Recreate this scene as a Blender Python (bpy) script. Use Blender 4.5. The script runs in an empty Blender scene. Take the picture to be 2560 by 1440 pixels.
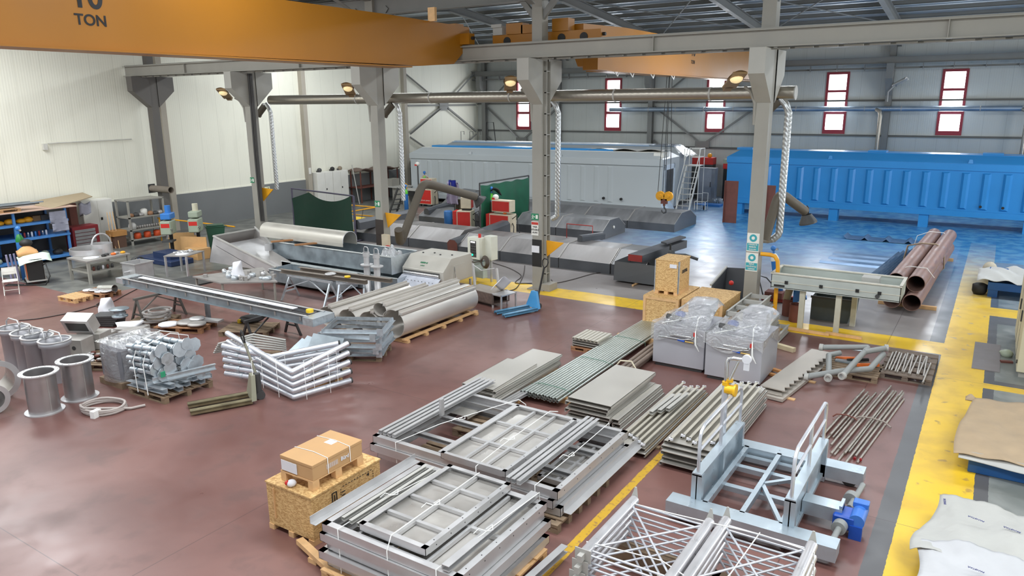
import bpy, math, random
import numpy as np
from mathutils import Vector, Matrix
random.seed(7)
SC = bpy.context.scene
COL = SC.collection
# ---------------------------------------------------------------- camera
FPX, YAW, PITCH, ROLL = 1865.0, math.radians(-33.0), math.radians(13.92), math.radians(-0.5)
CP = Vector((0, 0, 5.8))
_f = Vector((math.sin(YAW)*math.cos(PITCH), math.cos(YAW)*math.cos(PITCH), -math.sin(PITCH)))
_r0 = Vector((math.cos(YAW), -math.sin(YAW), 0)); _u0 = _r0.cross(_f)
_r = _r0*math.cos(ROLL)+_u0*math.sin(ROLL); _u = -_r0*math.sin(ROLL)+_u0*math.cos(ROLL)
cd = bpy.data.cameras.new('camera'); cam = bpy.data.objects.new('camera', cd); COL.objects.link(cam)
cd.sensor_width = 36; cd.lens = FPX/2560*36; cd.clip_end = 300
cam.matrix_world = Matrix(((_r.x, _u.x, -_f.x, CP.x), (_r.y, _u.y, -_f.y, CP.y), (_r.z, _u.z, -_f.z, CP.z), (0, 0, 0, 1)))
SC.camera = cam
# ---------------------------------------------------------------- world, lights, exposure
W = bpy.data.worlds.new('world'); SC.world = W; W.use_nodes = True
W.node_tree.nodes['Background'].inputs[0].default_value = (0.86, 0.93, 1.0, 1)
W.node_tree.nodes['Background'].inputs[1].default_value = 1.0
SC.view_settings.view_transform = 'Standard'; SC.view_settings.look = 'None'
SC.view_settings.gamma = 1; SC.view_settings.use_curve_mapping = False
SC.view_settings.exposure = 0.12
def area(name, loc, size, power, direction, color=(1, 1, 1)):
    l = bpy.data.lights.new(name, 'AREA'); l.shape = 'RECTANGLE'; l.size, l.size_y = size
    l.energy = power; l.color = color
    o = bpy.data.objects.new(name, l); COL.objects.link(o); o.location = loc
    o.rotation_euler = Vector(direction).to_track_quat('-Z', 'Y').to_euler()
    return o
SKY = []   # added skylight strips, unseen fill light: (x, y, z, length x, width y)
for x in (-27, -16, -5, 6):
    SKY.append((x, 3.5, 10.25, 8.0, 1.6)); SKY.append((x, 10.5, 10.25, 8.0, 1.6)); SKY.append((x, 27.5, 10.1, 8.0, 1.4))
for x, y, z, a, b in SKY:
    area('skylight_fill', (x, y, z-0.1), (a, b), (900 if x < -20 else 560) if y < 20 else 640, (0, 0, -1), (0.93, 0.97, 1.0))
WINX = (-35.9, -29.0, -22.0, -15.1, -8.2, -2.5, 4.2)
for x in WINX[1:]:
    area('window_daylight', (x, 46.15, 5.65), (1.05, 3.2), 200, (0, -1, -0.25), (0.88, 0.94, 1.0))
area('gate_fill', (13.7, 30.0, 3.2), (9, 6.0), 1300, (-1, 0, -0.1), (0.95, 0.97, 1.0))  # added fill lamps in invented gate openings, outside the view
area('gate_fill', (13.7, 8.0, 3.2), (9, 6.0), 160, (-1, 0, -0.1), (1.0, 0.97, 0.93))
# ---------------------------------------------------------------- pixel helpers (2560 x 1440 frame)
def _ray(x, y): return _r*((x-1280)/FPX)+_u*((720-y)/FPX)+_f
def G(x, y, z=0.0):
    d = _ray(x, y); return CP+d*((z-CP.z)/d.z)
def PY(x, y, Y):
    d = _ray(x, y); return CP+d*(Y/d.y)
def PX(x, y, X):
    d = _ray(x, y); return CP+d*(X/d.x)
# ---------------------------------------------------------------- mesh builder
class MB:
    def __init__(s):
        s.v = []; s.f = []; s.mi = []; s.sm = []; s.M = Matrix.Identity(4); s.m = 0
    def at(s, x=0, y=0, z=0, rz=0, rx=0, ry=0):
        s.M = Matrix.Translation((x, y, z)) @ Matrix.Rotation(rz, 4, 'Z') @ Matrix.Rotation(ry, 4, 'Y') @ Matrix.Rotation(rx, 4, 'X'); return s
    def add(s, vs, fs, smooth=False):
        n = len(s.v); s.v += [s.M @ Vector(p) for p in vs]
        for f in fs:
            s.f.append([n+i for i in f]); s.mi.append(s.m); s.sm.append(smooth)
        return s
    def box(s, x0, x1, y0, y1, z0, z1):
        if x0 > x1: x0, x1 = x1, x0
        if y0 > y1: y0, y1 = y1, y0
        if z0 > z1: z0, z1 = z1, z0
        return s.add([(x0,y0,z0),(x1,y0,z0),(x1,y1,z0),(x0,y1,z0),(x0,y0,z1),(x1,y0,z1),(x1,y1,z1),(x0,y1,z1)],
                     [(0,3,2,1),(4,5,6,7),(0,1,5,4),(1,2,6,5),(2,3,7,6),(3,0,4,7)])
    def cb(s, cx, cy, cz, sx, sy, sz):
        return s.box(cx-sx/2, cx+sx/2, cy-sy/2, cy+sy/2, cz-sz/2, cz+sz/2)
    def profile(s, poly, a, b, up=(0, 0, 1), smooth=False, cap=True):
        a = Vector(a); b = Vector(b); d = (b-a).normalized(); up = Vector(up)
        if abs(d.dot(up)) > .98: up = Vector((0, 1, 0)) if abs(d.y) < .9 else Vector((1, 0, 0))
        r = d.cross(up).normalized(); u = r.cross(d)
        n = len(poly); vs = [a+r*p[0]+u*p[1] for p in poly]+[b+r*p[0]+u*p[1] for p in poly]
        s.add(vs, [(i, i+n, (i+1) % n+n, (i+1) % n) for i in range(n)], smooth)
        if cap: s.add(vs, [tuple(range(n)), tuple(range(2*n-1, n-1, -1))])
        return s
    def bar(s, a, b, w, h, up=(0, 0, 1)):
        return s.profile([(-w/2,-h/2),(w/2,-h/2),(w/2,h/2),(-w/2,h/2)], a, b, up)
    def chan(s, a, b, w, h, t=.006, up=(0, 0, 1)):   # C section open to +r
        return s.profile([(-w/2,-h/2),(w/2,-h/2),(w/2,-h/2+t),(-w/2+t,-h/2+t),(-w/2+t,h/2-t),(w/2,h/2-t),(w/2,h/2),(-w/2,h/2)], a, b, up)
    def angle(s, a, b, w, t=.006, up=(0, 0, 1)):
        return s.profile([(-w/2,-w/2),(w/2,-w/2),(w/2,-w/2+t),(-w/2+t,-w/2+t),(-w/2+t,w/2),(-w/2,w/2)], a, b, up)
    def ibeam(s, a, b, w, h, t=.02, up=(0, 0, 1)):
        x, y, q = w/2, h/2, t/2
        return s.profile([(-x,-y),(x,-y),(x,-y+t),(q,-y+t),(q,y-t),(x,y-t),(x,y),(-x,y),(-x,y-t),(-q,y-t),(-q,-y+t),(-x,-y+t)], a, b, up)
    def cyl(s, a, b, r, r2=None, n=14, cap=True):
        r2 = r if r2 is None else r2
        a = Vector(a); b = Vector(b); d = (b-a).normalized()
        up = Vector((0, 0, 1)) if abs(d.z) < .95 else Vector((0, 1, 0))
        x = d.cross(up).normalized(); y = x.cross(d)
        cs = [(math.cos(2*math.pi*i/n), math.sin(2*math.pi*i/n)) for i in range(n)]
        vs = [a+(x*c+y*q)*r for c, q in cs]+[b+(x*c+y*q)*r2 for c, q in cs]
        s.add(vs, [(i, i+n, (i+1) % n+n, (i+1) % n) for i in range(n)], True)
        if cap: s.add(vs, [tuple(range(n)), tuple(range(2*n-1, n-1, -1))])
        return s
    def ring(s, a, b, ro, ri, n=24):
        a = Vector(a); b = Vector(b); d = (b-a).normalized()
        up = Vector((0, 0, 1)) if abs(d.z) < .95 else Vector((0, 1, 0))
        x = d.cross(up).normalized(); y = x.cross(d); vs = []
        for c0, r in ((a, ro), (b, ro), (b, ri), (a, ri)):
            vs += [c0+(x*math.cos(2*math.pi*i/n)+y*math.sin(2*math.pi*i/n))*r for i in range(n)]
        for k in range(4):
            k2 = (k+1) % 4
            s.add(vs, [(k*n+i, k2*n+i, k2*n+(i+1) % n, k*n+(i+1) % n) for i in range(n)], k in (0, 2))
        return s
    def tube(s, pts, r, n=8, cap=True, closed=False):
        pts = [Vector(p) for p in pts]; N = len(pts); rings = []; ref = None
        for i, p in enumerate(pts):
            d = (pts[(i+1) % N]-pts[i-1]) if (0 < i < N-1 or closed) else (pts[1]-pts[0] if i == 0 else pts[-1]-pts[-2])
            d.normalize()
            if ref is None: ref = Vector((0, 0, 1)) if abs(d.z) < .9 else Vector((1, 0, 0))
            x = (ref-d*ref.dot(d)).normalized(); ref = x; y = d.cross(x)
            rr = r[i] if isinstance(r, (list, tuple)) else r
            rings.append([p+(x*math.cos(2*math.pi*k/n)+y*math.sin(2*math.pi*k/n))*rr for k in range(n)])
        vs = [q for R in rings for q in R]; fs = []
        M_ = N if closed else N-1
        for i in range(M_):
            j = (i+1) % N
            fs += [(i*n+k, i*n+(k+1) % n, j*n+(k+1) % n, j*n+k) for k in range(n)]
        s.add(vs, fs, True)
        if cap and not closed: s.add(vs, [tuple(range(n-1, -1, -1)), tuple(range((N-1)*n, N*n))])
        return s
    def lathe(s, prof, n=20, cx=0, cy=0):
        vs = [(cx+r*math.cos(2*math.pi*i/n), cy+r*math.sin(2*math.pi*i/n), z) for r, z in prof for i in range(n)]
        fs = [(k*n+i, k*n+(i+1) % n, (k+1)*n+(i+1) % n, (k+1)*n+i) for k in range(len(prof)-1) for i in range(n)]
        return s.add(vs, fs, True)
    def grid(s, fn, nu, nv, th=0.0, smooth=True):
        vs = [Vector(fn(i/nu, j/nv)) for j in range(nv+1) for i in range(nu+1)]; W_ = nu+1
        fs = [(j*W_+i, j*W_+i+1, (j+1)*W_+i+1, (j+1)*W_+i) for j in range(nv) for i in range(nu)]
        if th:
            n = len(vs); vs2 = [p-Vector((0, 0, th)) for p in vs]
            edge = [(i, i+1) for i in range(nu)]+[(j*W_+nu, (j+1)*W_+nu) for j in range(nv)]+[(nv*W_+i+1, nv*W_+i) for i in range(nu)]+[((j+1)*W_, j*W_) for j in range(nv)]
            s.add(vs+vs2, fs+[tuple(n+i for i in reversed(f)) for f in fs]+[(b, a, a+n, b+n) for a, b in edge], smooth)
        else: s.add(vs, fs, smooth)
        return s
    def sphere(s, c, r, n=12, m=8, sz=1.0):
        c = Vector(c)
        vs = [c+Vector((r*math.sin(math.pi*j/m)*math.cos(2*math.pi*i/n), r*math.sin(math.pi*j/m)*math.sin(2*math.pi*i/n), r*sz*math.cos(math.pi*j/m))) for j in range(m+1) for i in range(n)]
        return s.add(vs, [(j*n+i, (j+1)*n+i, (j+1)*n+(i+1) % n, j*n+(i+1) % n) for j in range(m) for i in range(n)], True)
def link(name, mb, mats, parent=None, loc=None, bevel=0):
    me = bpy.data.meshes.new(name); me.from_pydata([tuple(p) for p in mb.v], [], mb.f)
    if not isinstance(mats, (list, tuple)): mats = [mats]
    for m in mats: me.materials.append(m)
    me.polygons.foreach_set('material_index', mb.mi); me.polygons.foreach_set('use_smooth', mb.sm)
    me.update()
    o = bpy.data.objects.new(name, me); COL.objects.link(o)
    if parent: o.parent = parent
    if loc: o.location = loc
    if bevel:
        b = o.modifiers.new('bevel', 'BEVEL'); b.width = bevel; b.segments = 1; b.limit_method = 'ANGLE'
    return o
def linkp(name, mb, mats, parent=None):
    """link() with one object per separate piece of the mesh"""
    par = list(range(len(mb.v)))
    def f(x):
        while par[x] != x: par[x] = par[par[x]]; x = par[x]
        return x
    key = {}
    for i, p in enumerate(mb.v):
        k = (round(p[0], 4), round(p[1], 4), round(p[2], 4))
        if k in key: par[f(i)] = f(key[k])
        else: key[k] = i
    for q in mb.f:
        for a in q[1:]: par[f(a)] = f(q[0])
    groups = {}
    for n, q in enumerate(mb.f): groups.setdefault(f(q[0]), []).append(n)
    out = []
    for fs in groups.values():
        m = MB(); ids = {}
        for n in fs:
            g = []
            for i in mb.f[n]:
                if i not in ids: ids[i] = len(m.v); m.v.append(mb.v[i])
                g.append(ids[i])
            m.f.append(g); m.mi.append(mb.mi[n]); m.sm.append(mb.sm[n])
        out.append(link(name, m, mats, parent))
    return out
def thing(name, label, cat, loc=(0, 0, 0), rz=0, group=None):
    o = bpy.data.objects.new(name, None); COL.objects.link(o); o.empty_display_size = .1
    o.location = loc; o.rotation_euler = (0, 0, rz); o['label'] = label; o['category'] = cat
    if group: o['group'] = group
    return o
def solo(name, mb, mats, label, cat, loc=None, rz=0, group=None, kind=None, bevel=0):
    o = link(name, mb, mats, None, loc, bevel); o['label'] = label; o['category'] = cat
    if rz: o.rotation_euler = (0, 0, rz)
    if group: o['group'] = group
    if kind: o['kind'] = kind
    return o
def struct(name, mb, mats, label=None):
    o = link(name, mb, mats); o['kind'] = 'structure'
    return o
def kids(o): return [c for c in ALL() if c.parent == o]
def ALL(): return list(COL.objects)
def dup(o, loc=None, rz=None, label=None, group=None, _ch=None):
    ch = _ch if _ch is not None else _index()
    c = o.copy(); COL.objects.link(c)
    if loc is not None: c.location = loc
    if rz is not None: c.rotation_euler = (0, 0, rz)
    if label: c['label'] = label
    if group: c['group'] = group
    for k in ch.get(o.name, []):
        kk = dup(k, _ch=ch); kk.parent = c
    return c
def _index():
    d = {}
    for o in COL.objects:
        if o.parent: d.setdefault(o.parent.name, []).append(o)
    return d
ORD = ['topmost', 'second', 'third', 'fourth', 'fifth', 'sixth', 'seventh', 'eighth', 'ninth', 'tenth', 'eleventh', 'twelfth', 'thirteenth', 'fourteenth', 'fifteenth', 'sixteenth']
def text_mb(body, size, align='CENTER', extrude=.002, bold=False):
    c = bpy.data.curves.new('t', 'FONT'); c.body = body; c.size = size; c.align_x = align; c.align_y = 'CENTER'; c.extrude = extrude
    if bold: c.offset = size*.02
    o = bpy.data.objects.new('t', c); COL.objects.link(o)
    bpy.context.view_layer.update()
    dg = bpy.context.evaluated_depsgraph_get(); me = bpy.data.meshes.new_from_object(o.evaluated_get(dg))
    vs = [tuple(v.co) for v in me.vertices]; fs = [tuple(p.vertices) for p in me.polygons]
    bpy.data.objects.remove(o); bpy.data.curves.remove(c); bpy.data.meshes.remove(me)
    return vs, fs
def add_text(mb, body, size, origin, xdir, ydir, align='CENTER', bold=False, extrude=.002):
    vs, fs = text_mb(body, size, align, extrude, bold); o = Vector(origin); x = Vector(xdir).normalized(); y = Vector(ydir).normalized(); n = x.cross(y)
    return mb.add([o+x*p[0]+y*p[1]+n*(p[2]+extrude) for p in vs], fs)
# ---------------------------------------------------------------- materials
def _nt(name):
    m = bpy.data.materials.new(name); m.use_nodes = True; return m, m.node_tree, m.node_tree.nodes['Principled BSDF']
def N(nt, t, **kw):
    n = nt.nodes.new(t)
    for k, v in kw.items(): setattr(n, k, v)
    return n
def lin(c): return tuple(((v/255)/12.92 if v/255 <= .04045 else ((v/255+.055)/1.055)**2.4) for v in c)
_mats = {}
def mat(name, rgb, rough=.6, metal=0.0, var=.12, scale=4.0, bump=0.0, bscale=60., spec=.5, coat=0, rvar=.1, stretch=None, detail=4):
    """rgb given in sRGB 0..255; colour wanders by +-var with a noise of the given scale (1/m)"""
    if name in _mats: return _mats[name]
    m, nt, b = _nt(name); L = nt.links.new
    tc = N(nt, 'ShaderNodeTexCoord'); mp = N(nt, 'ShaderNodeMapping')
    L(tc.outputs['Object'], mp.inputs[0])
    if stretch: mp.inputs['Scale'].default_value = stretch
    no = N(nt, 'ShaderNodeTexNoise'); no.inputs['Scale'].default_value = scale; no.inputs['Detail'].default_value = detail
    L(mp.outputs[0], no.inputs['Vector'])
    c = lin(rgb)
    mx = N(nt, 'ShaderNodeMix', data_type='RGBA')
    mx.inputs['A'].default_value = (*[max(0, v*(1-2*var)) for v in c], 1); mx.inputs['B'].default_value = (*[min(1, v*(1+2*var)) for v in c], 1)
    L(no.outputs[0], mx.inputs['Factor']); L(mx.outputs['Result'], b.inputs['Base Color'])
    mr = N(nt, 'ShaderNodeMapRange'); mr.inputs['From Min'].default_value = .3; mr.inputs['From Max'].default_value = .7
    mr.inputs['To Min'].default_value = max(.03, rough-rvar); mr.inputs['To Max'].default_value = min(1, rough+rvar)
    L(no.outputs[0], mr.inputs[0]); L(mr.outputs[0], b.inputs['Roughness'])
    b.inputs['Metallic'].default_value = metal; b.inputs['Specular IOR Level'].default_value = spec
    if coat: b.inputs['Coat Weight'].default_value = coat
    if bump:
        n2 = N(nt, 'ShaderNodeTexNoise'); n2.inputs['Scale'].default_value = bscale; L(mp.outputs[0], n2.inputs['Vector'])
        bp = N(nt, 'ShaderNodeBump'); bp.inputs['Strength'].default_value = bump; bp.inputs['Distance'].default_value = .02
        L(n2.outputs[0], bp.inputs['Height']); L(bp.outputs[0], b.inputs['Normal'])
    _mats[name] = m; return m
def glow(name, rgb, s):
    if name in _mats: return _mats[name]
    m, nt, b = _nt(name); b.inputs['Emission Color'].default_value = (*lin(rgb), 1); b.inputs['Emission Strength'].default_value = s
    b.inputs['Base Color'].default_value = (*lin(rgb), 1); _mats[name] = m; return m
STEEL = mat('stainless_satin', (204, 203, 203), .4, .62, .06, 3, rvar=.08)
STEELD = mat('stainless_dull', (168, 164, 160), .5, .5, .08, 3)
STEELB = mat('stainless_bright', (200, 200, 200), .25, .9, .05, 4)
GALV = mat('galvanised', (196, 203, 208), .42, .7, .1, 14, rvar=.14)
GALVD = mat('galvanised_dark', (150, 160, 166), .42, .65, .22, 3)
TUBEM = mat('galvanised_tube', (208, 210, 216), .36, .6, .05, 3)
FLAT = mat('grey_steel_paint', (178, 176, 170), .6, .1, .06, 3)
COLM = mat('column_paint', (150, 147, 138), .55, 0, .08, 1.5)
COLD = mat('column_paint_dark', (94, 90, 85), .55, 0, .1, 1.5)
COLTOP = mat('structure_grey', (128, 128, 124), .6, 0, .1, 1.0)
ORANGE = mat('crane_orange', (160, 103, 8), .42, 0, .05, .7, rvar=.05)
BLUE = mat('machine_blue', (42, 134, 198), .38, 0, .05, .8)
BLUED = mat('pallet_blue', (32, 84, 140), .5, 0, .1, 3)
BLUEL = mat('rack_blue', (70, 128, 190), .5, 0, .12, 3)
LGREY = mat('container_grey', (178, 186, 190), .45, 0, .03, .6)
DARKP = mat('dark_primer', (82, 84, 88), .42, .2, .2, 1.4)
WOOD = mat('pallet_wood', (168, 132, 92), .75, 0, .2, 9, stretch=(1, 6, 1))
WOODN = mat('new_wood', (214, 172, 122), .7, 0, .12, 9)
WOODG = mat('old_wood', (132, 112, 90), .8, 0, .25, 8)
RED = mat('welder_red', (200, 44, 36), .45, 0, .06, 4)
CREAM = mat('welder_cream', (205, 192, 168), .5, 0, .1, 5)
BLACK = mat('black_rubber', (34, 33, 32), .6, 0, .2, 6)
DGREY = mat('dark_grey', (70, 70, 70), .55, .1, .15, 4)
WHITE = mat('white_sheet_metal', (226, 224, 216), .5, 0, .04, 2)
PAPER = mat('white_paper', (222, 222, 226), .7, 0, .03, 5)
GREEN = mat('green_curtain', (24, 92, 66), .55, 0, .18, 2.5)
GREEND = mat('dark_green_curtain', (26, 58, 44), .7, 0, .12, 2)
BING = mat('bin_green', (40, 82, 62), .5, 0, .06, 3)
YEL = mat('rail_yellow', (226, 160, 30), .45, 0, .08, 4)
YELB = mat('yellow_paint', (236, 196, 40), .5, 0, .06, 4)
RUST = mat('rust_brown', (112, 66, 56), .65, .1, .18, 5)
PIPEB = mat('pipe_brown', (138, 108, 98), .5, .25, .2, 2.5, stretch=(3, 1, 3))
REDP = mat('red_primer', (150, 50, 44), .6, 0, .12, 4)
STRAP = mat('white_strap', (238, 238, 234), .5, 0, .02, 4)
CARD = mat('cardboard', (192, 152, 106), .8, 0, .05, 3)
SACK = mat('white_sacking', (180, 179, 174), .6, 0, .06, 3, bump=.9, bscale=5)
BROWNP = mat('brown_paper', (172, 150, 122), .8, 0, .1, 3, bump=.8, bscale=5)
HOSE = mat('extraction_hose', (96, 88, 76), .6, 0, .08, 4)
BLUET = mat('cylinder_blue', (54, 122, 196), .4, 0, .06, 4)
BLUEM = mat('motor_blue', (28, 80, 176), .4, 0, .08, 6)
TEAL = mat('sign_teal', (60, 160, 170), .5, 0, .02, 4)
SIGNG = mat('sign_green', (40, 130, 90), .5, 0, .02, 4)
SIGNR = mat('sign_red', (190, 60, 50), .5, 0, .02, 4)
INK = mat('ink_black', (30, 30, 32), .7, 0, .0, 4)
DRILLG = mat('drill_green', (158, 168, 148), .5, 0, .06, 5)
CABB = mat('beige_cabinet', (196, 188, 160), .5, 0, .05, 2)
COIL = mat('grey_hose', (176, 166, 160), .55, 0, .06, 6)
ORG = mat('orange_plastic', (226, 112, 44), .5, 0, .08, 4)
REDW = mat('window_frame_red', (140, 34, 48), .45, 0, .05, 4)
CONC = mat('concrete_foot', (150, 145, 136), .8, 0, .1, 5)
def spiral_mat(name='spiral_duct', rgb=(168, 162, 150), bump=.12, metal=.8, sc=3.5):
    m, nt, b = _nt(name); L = nt.links.new
    tc = N(nt, 'ShaderNodeTexCoord'); w = N(nt, 'ShaderNodeTexWave'); w.bands_direction = 'DIAGONAL'; w.inputs['Scale'].default_value = sc
    L(tc.outputs['Object'], w.inputs[0]); bp = N(nt, 'ShaderNodeBump'); bp.inputs['Strength'].default_value = bump; bp.inputs['Distance'].default_value = .01
    L(w.outputs[1], bp.inputs['Height']); L(bp.outputs[0], b.inputs['Normal'])
    b.inputs['Base Color'].default_value = (*lin(rgb), 1); b.inputs['Metallic'].default_value = metal; b.inputs['Roughness'].default_value = .33
    return m
DUCT = spiral_mat()
FLEX = spiral_mat('flex_silver', (196, 198, 198), .6, .7, 5.0)
def osb_mat(name='osb_board'):
    m, nt, b = _nt(name); L = nt.links.new
    tc = N(nt, 'ShaderNodeTexCoord'); mp = N(nt, 'ShaderNodeMapping'); mp.inputs['Scale'].default_value = (1, 1, 2.2); L(tc.outputs['Object'], mp.inputs[0])
    v = N(nt, 'ShaderNodeTexVoronoi'); v.inputs['Scale'].default_value = 34; v.inputs['Randomness'].default_value = 1; L(mp.outputs[0], v.inputs['Vector'])
    no = N(nt, 'ShaderNodeTexNoise'); no.inputs['Scale'].default_value = 22; no.inputs['Distortion'].default_value = 2; L(mp.outputs[0], no.inputs['Vector'])
    sx = N(nt, 'ShaderNodeSeparateColor'); L(v.outputs['Color'], sx.inputs[0])
    ad = N(nt, 'ShaderNodeMath', operation='MULTIPLY_ADD'); ad.inputs[1].default_value = .5; L(sx.outputs[0], ad.inputs[0])
    m2 = N(nt, 'ShaderNodeMath', operation='MULTIPLY'); m2.inputs[1].default_value = .5; L(no.outputs[0], m2.inputs[0]); L(m2.outputs[0], ad.inputs[2])
    r = N(nt, 'ShaderNodeValToRGB'); r.color_ramp.elements[0].position = .2; r.color_ramp.elements[0].color = (*lin((174, 130, 76)), 1)
    r.color_ramp.elements[1].position = .7; r.color_ramp.elements[1].color = (*lin((222, 186, 128)), 1)
    L(ad.outputs[0], r.inputs[0]); L(r.outputs[0], b.inputs['Base Color']); b.inputs['Roughness'].default_value = .7
    return m
OSB = osb_mat()
def film_mat():
    m, nt, b = _nt('plastic_film'); L = nt.links.new
    tc = N(nt, 'ShaderNodeTexCoord'); no = N(nt, 'ShaderNodeTexNoise'); no.inputs['Scale'].default_value = 5; no.inputs['Distortion'].default_value = 2.5; no.inputs['Detail'].default_value = 5
    L(tc.outputs['Object'], no.inputs['Vector'])
    bp = N(nt, 'ShaderNodeBump'); bp.inputs['Strength'].default_value = .9; bp.inputs['Distance'].default_value = .06; L(no.outputs[0], bp.inputs['Height'])
    g = N(nt, 'ShaderNodeBsdfGlossy'); g.inputs['Roughness'].default_value = .18; L(bp.outputs[0], g.inputs['Normal'])
    d = N(nt, 'ShaderNodeBsdfDiffuse'); d.inputs[0].default_value = (.8, .82, .84, 1)
    t = N(nt, 'ShaderNodeBsdfTransparent')
    fr = N(nt, 'ShaderNodeLayerWeight'); fr.inputs[0].default_value = .35; L(bp.outputs[0], fr.inputs['Normal'])
    m1 = N(nt, 'ShaderNodeMixShader'); m1.inputs[0].default_value = .2; L(t.outputs[0], m1.inputs[1]); L(d.outputs[0], m1.inputs[2])
    m2 = N(nt, 'ShaderNodeMixShader'); mm = N(nt, 'ShaderNodeMath', operation='MULTIPLY_ADD'); mm.inputs[1].default_value = .7; mm.inputs[2].default_value = .1
    L(fr.outputs['Facing'], mm.inputs[0]); L(mm.outputs[0], m2.inputs[0]); L(m1.outputs[0], m2.inputs[1]); L(g.outputs[0], m2.inputs[2])
    L(m2.outputs[0], nt.nodes['Material Output'].inputs[0]); return m
FILM = film_mat()
# ================================================================ SETTING
def floor_material():
    m, nt, b = _nt('workshop_floor'); L = nt.links.new
    tc = N(nt, 'ShaderNodeTexCoord'); sp = N(nt, 'ShaderNodeSeparateXYZ'); L(tc.outputs['Object'], sp.inputs[0]); X, Y = sp.outputs[0], sp.outputs[1]
    def noise(sc, det=4, dist=0):
        n = N(nt, 'ShaderNodeTexNoise'); n.inputs['Scale'].default_value = sc; n.inputs['Detail'].default_value = det; n.inputs['Distortion'].default_value = dist
        L(tc.outputs['Object'], n.inputs['Vector']); return n.outputs[0]
    def mth(op, a, b_=None, c=None, clamp=False):
        n = N(nt, 'ShaderNodeMath', operation=op); n.use_clamp = clamp
        for i, q in enumerate((a, b_, c)):
            if q is None: continue
            if isinstance(q, (int, float)): n.inputs[i].default_value = q
            else: L(q, n.inputs[i])
        return n.outputs[0]
    wob = mth('MULTIPLY_ADD', noise(9, 3), .03, -.015)
    Xw = mth('ADD', X, wob); Yw = mth('ADD', Y, wob)
    def bx(x0, x1, y0, y1):
        a = mth('MULTIPLY', mth('GREATER_THAN', Xw, x0), mth('LESS_THAN', Xw, x1))
        c = mth('MULTIPLY', mth('GREATER_THAN', Yw, y0), mth('LESS_THAN', Yw, y1)); return mth('MULTIPLY', a, c)
    def ramp(v, a, b_):
        n = N(nt, 'ShaderNodeMapRange'); n.inputs['From Min'].default_value = a; n.inputs['From Max'].default_value = b_; n.interpolation_type = 'SMOOTHSTEP'; L(v, n.inputs[0]); return n.outputs[0]
    def mix(f, a, c):
        n = N(nt, 'ShaderNodeMix', data_type='RGBA')
        for k, q in (('Factor', f), ('A', a), ('B', c)):
            if isinstance(q, tuple): n.inputs[k].default_value = (*lin(q), 1)
            elif isinstance(q, (int, float)): n.inputs[k].default_value = q
            else: L(q, n.inputs[k])
        return n.outputs['Result']
    n1 = noise(.35, 5, .5); n2 = noise(1.6, 6, .3); n3 = noise(14, 4)
    col = mix(ramp(n1, .35, .7), (108, 74, 68), (132, 96, 89))
    col = mix(mth('MULTIPLY', ramp(n2, .52, .72), .45), col, (92, 68, 63))
    bay2 = mix(ramp(n1, .35, .7), (134, 127, 124), (152, 146, 143))
    col = mix(mth('MULTIPLY', ramp(Y, 18.8, 20.6), 1.0), col, bay2)
    col = mix(ramp(mth('ADD', mth('MULTIPLY', X, -1.0), 0), 13.5, 16.5) if False else 0.0, col, bay2)
    grey = mix(ramp(n2, .35, .65), (98, 98, 94), (120, 120, 114))
    col = mix(mth('MULTIPLY', mth('LESS_THAN', Xw, -23.4), mth('GREATER_THAN', Yw, 11.7)), col, grey)
    mach = mix(ramp(n2, .4, .65), (112, 116, 112), (138, 140, 136))
    col = mix(mth('GREATER_THAN', Xw, .27), col, mach)
    strip = (88, 87, 88)
    col = mix(bx(-.86, -.58, -10, 18.6), col, strip); col = mix(bx(-.92, -.58, 18.6, 40), col, strip)
    col = mix(bx(.27, .47, -10, 40), col, strip); col = mix(bx(.27, 4, 22.9, 23.7), col, strip); col = mix(bx(.27, 4, 17.75, 18.0), col, strip)
    yel = mix(ramp(n2, .4, .75), (232, 190, 34), (206, 166, 48))
    m_y = mth('MAXIMUM', mth('MAXIMUM', bx(-.6, .28, -10, 36), bx(-20, -.55, 19.35, 20.35)), mth('MAXIMUM', bx(.2, 6, 23.75, 24.75), bx(.2, 6, 17.42, 17.75)))
    wear = mth('MULTIPLY_ADD', ramp(noise(3.5, 6), .62, .7), -.5, 1.0)
    col = mix(mth('MULTIPLY', m_y, wear), col, yel)
    thin = mth('MULTIPLY', bx(-4.27, -4.14, 3, 15), mth('MULTIPLY_ADD', ramp(n3, .55, .68), -.6, 1.0))
    col = mix(thin, col, (204, 162, 50))
    # joints
    def joint(v, per, off):
        f = mth('FRACT', mth('MULTIPLY_ADD', v, 1/per, off)); return mth('LESS_THAN', f, .014/per)
    col = mix(mth('MULTIPLY', mth('MAXIMUM', joint(X, 6.85, .26), joint(Y, 6.85, .42)), .55), col, (60, 46, 44))
    # blue overspray from the spray-painted container
    sx = mth('MULTIPLY', ramp(X, -16.5, -11.5), 1.0)
    sy = mth('POWER', ramp(mth('MULTIPLY_ADD', noise(.8, 4, .6), 3.0, Y), 22.5, 40.0), 1.1)
    blue = mth('MULTIPLY', sx, sy, clamp=True)
    edge = mth('MULTIPLY', ramp(Y, 36.5, 38.8), sx)
    blue = mth('MAXIMUM', blue, edge)
    col = mix(mth('MULTIPLY', blue, .95), col, mix(ramp(noise(2.2, 5), .4, .62), (44, 128, 190), (92, 164, 208)))
    L(col, b.inputs['Base Color'])
    r = mth('MULTIPLY_ADD', n2, .3, .2); L(r, b.inputs['Roughness']); b.inputs['Specular IOR Level'].default_value = .5
    bp = N(nt, 'ShaderNodeBump'); bp.inputs['Strength'].default_value = .06; bp.inputs['Distance'].default_value = .02; L(n2, bp.inputs['Height']); L(bp.outputs[0], b.inputs['Normal'])
    return m
b = MB(); b.box(-33.4, 14.2, -8, 46.8, -.25, 0); struct('floor', b, floor_material())

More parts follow.
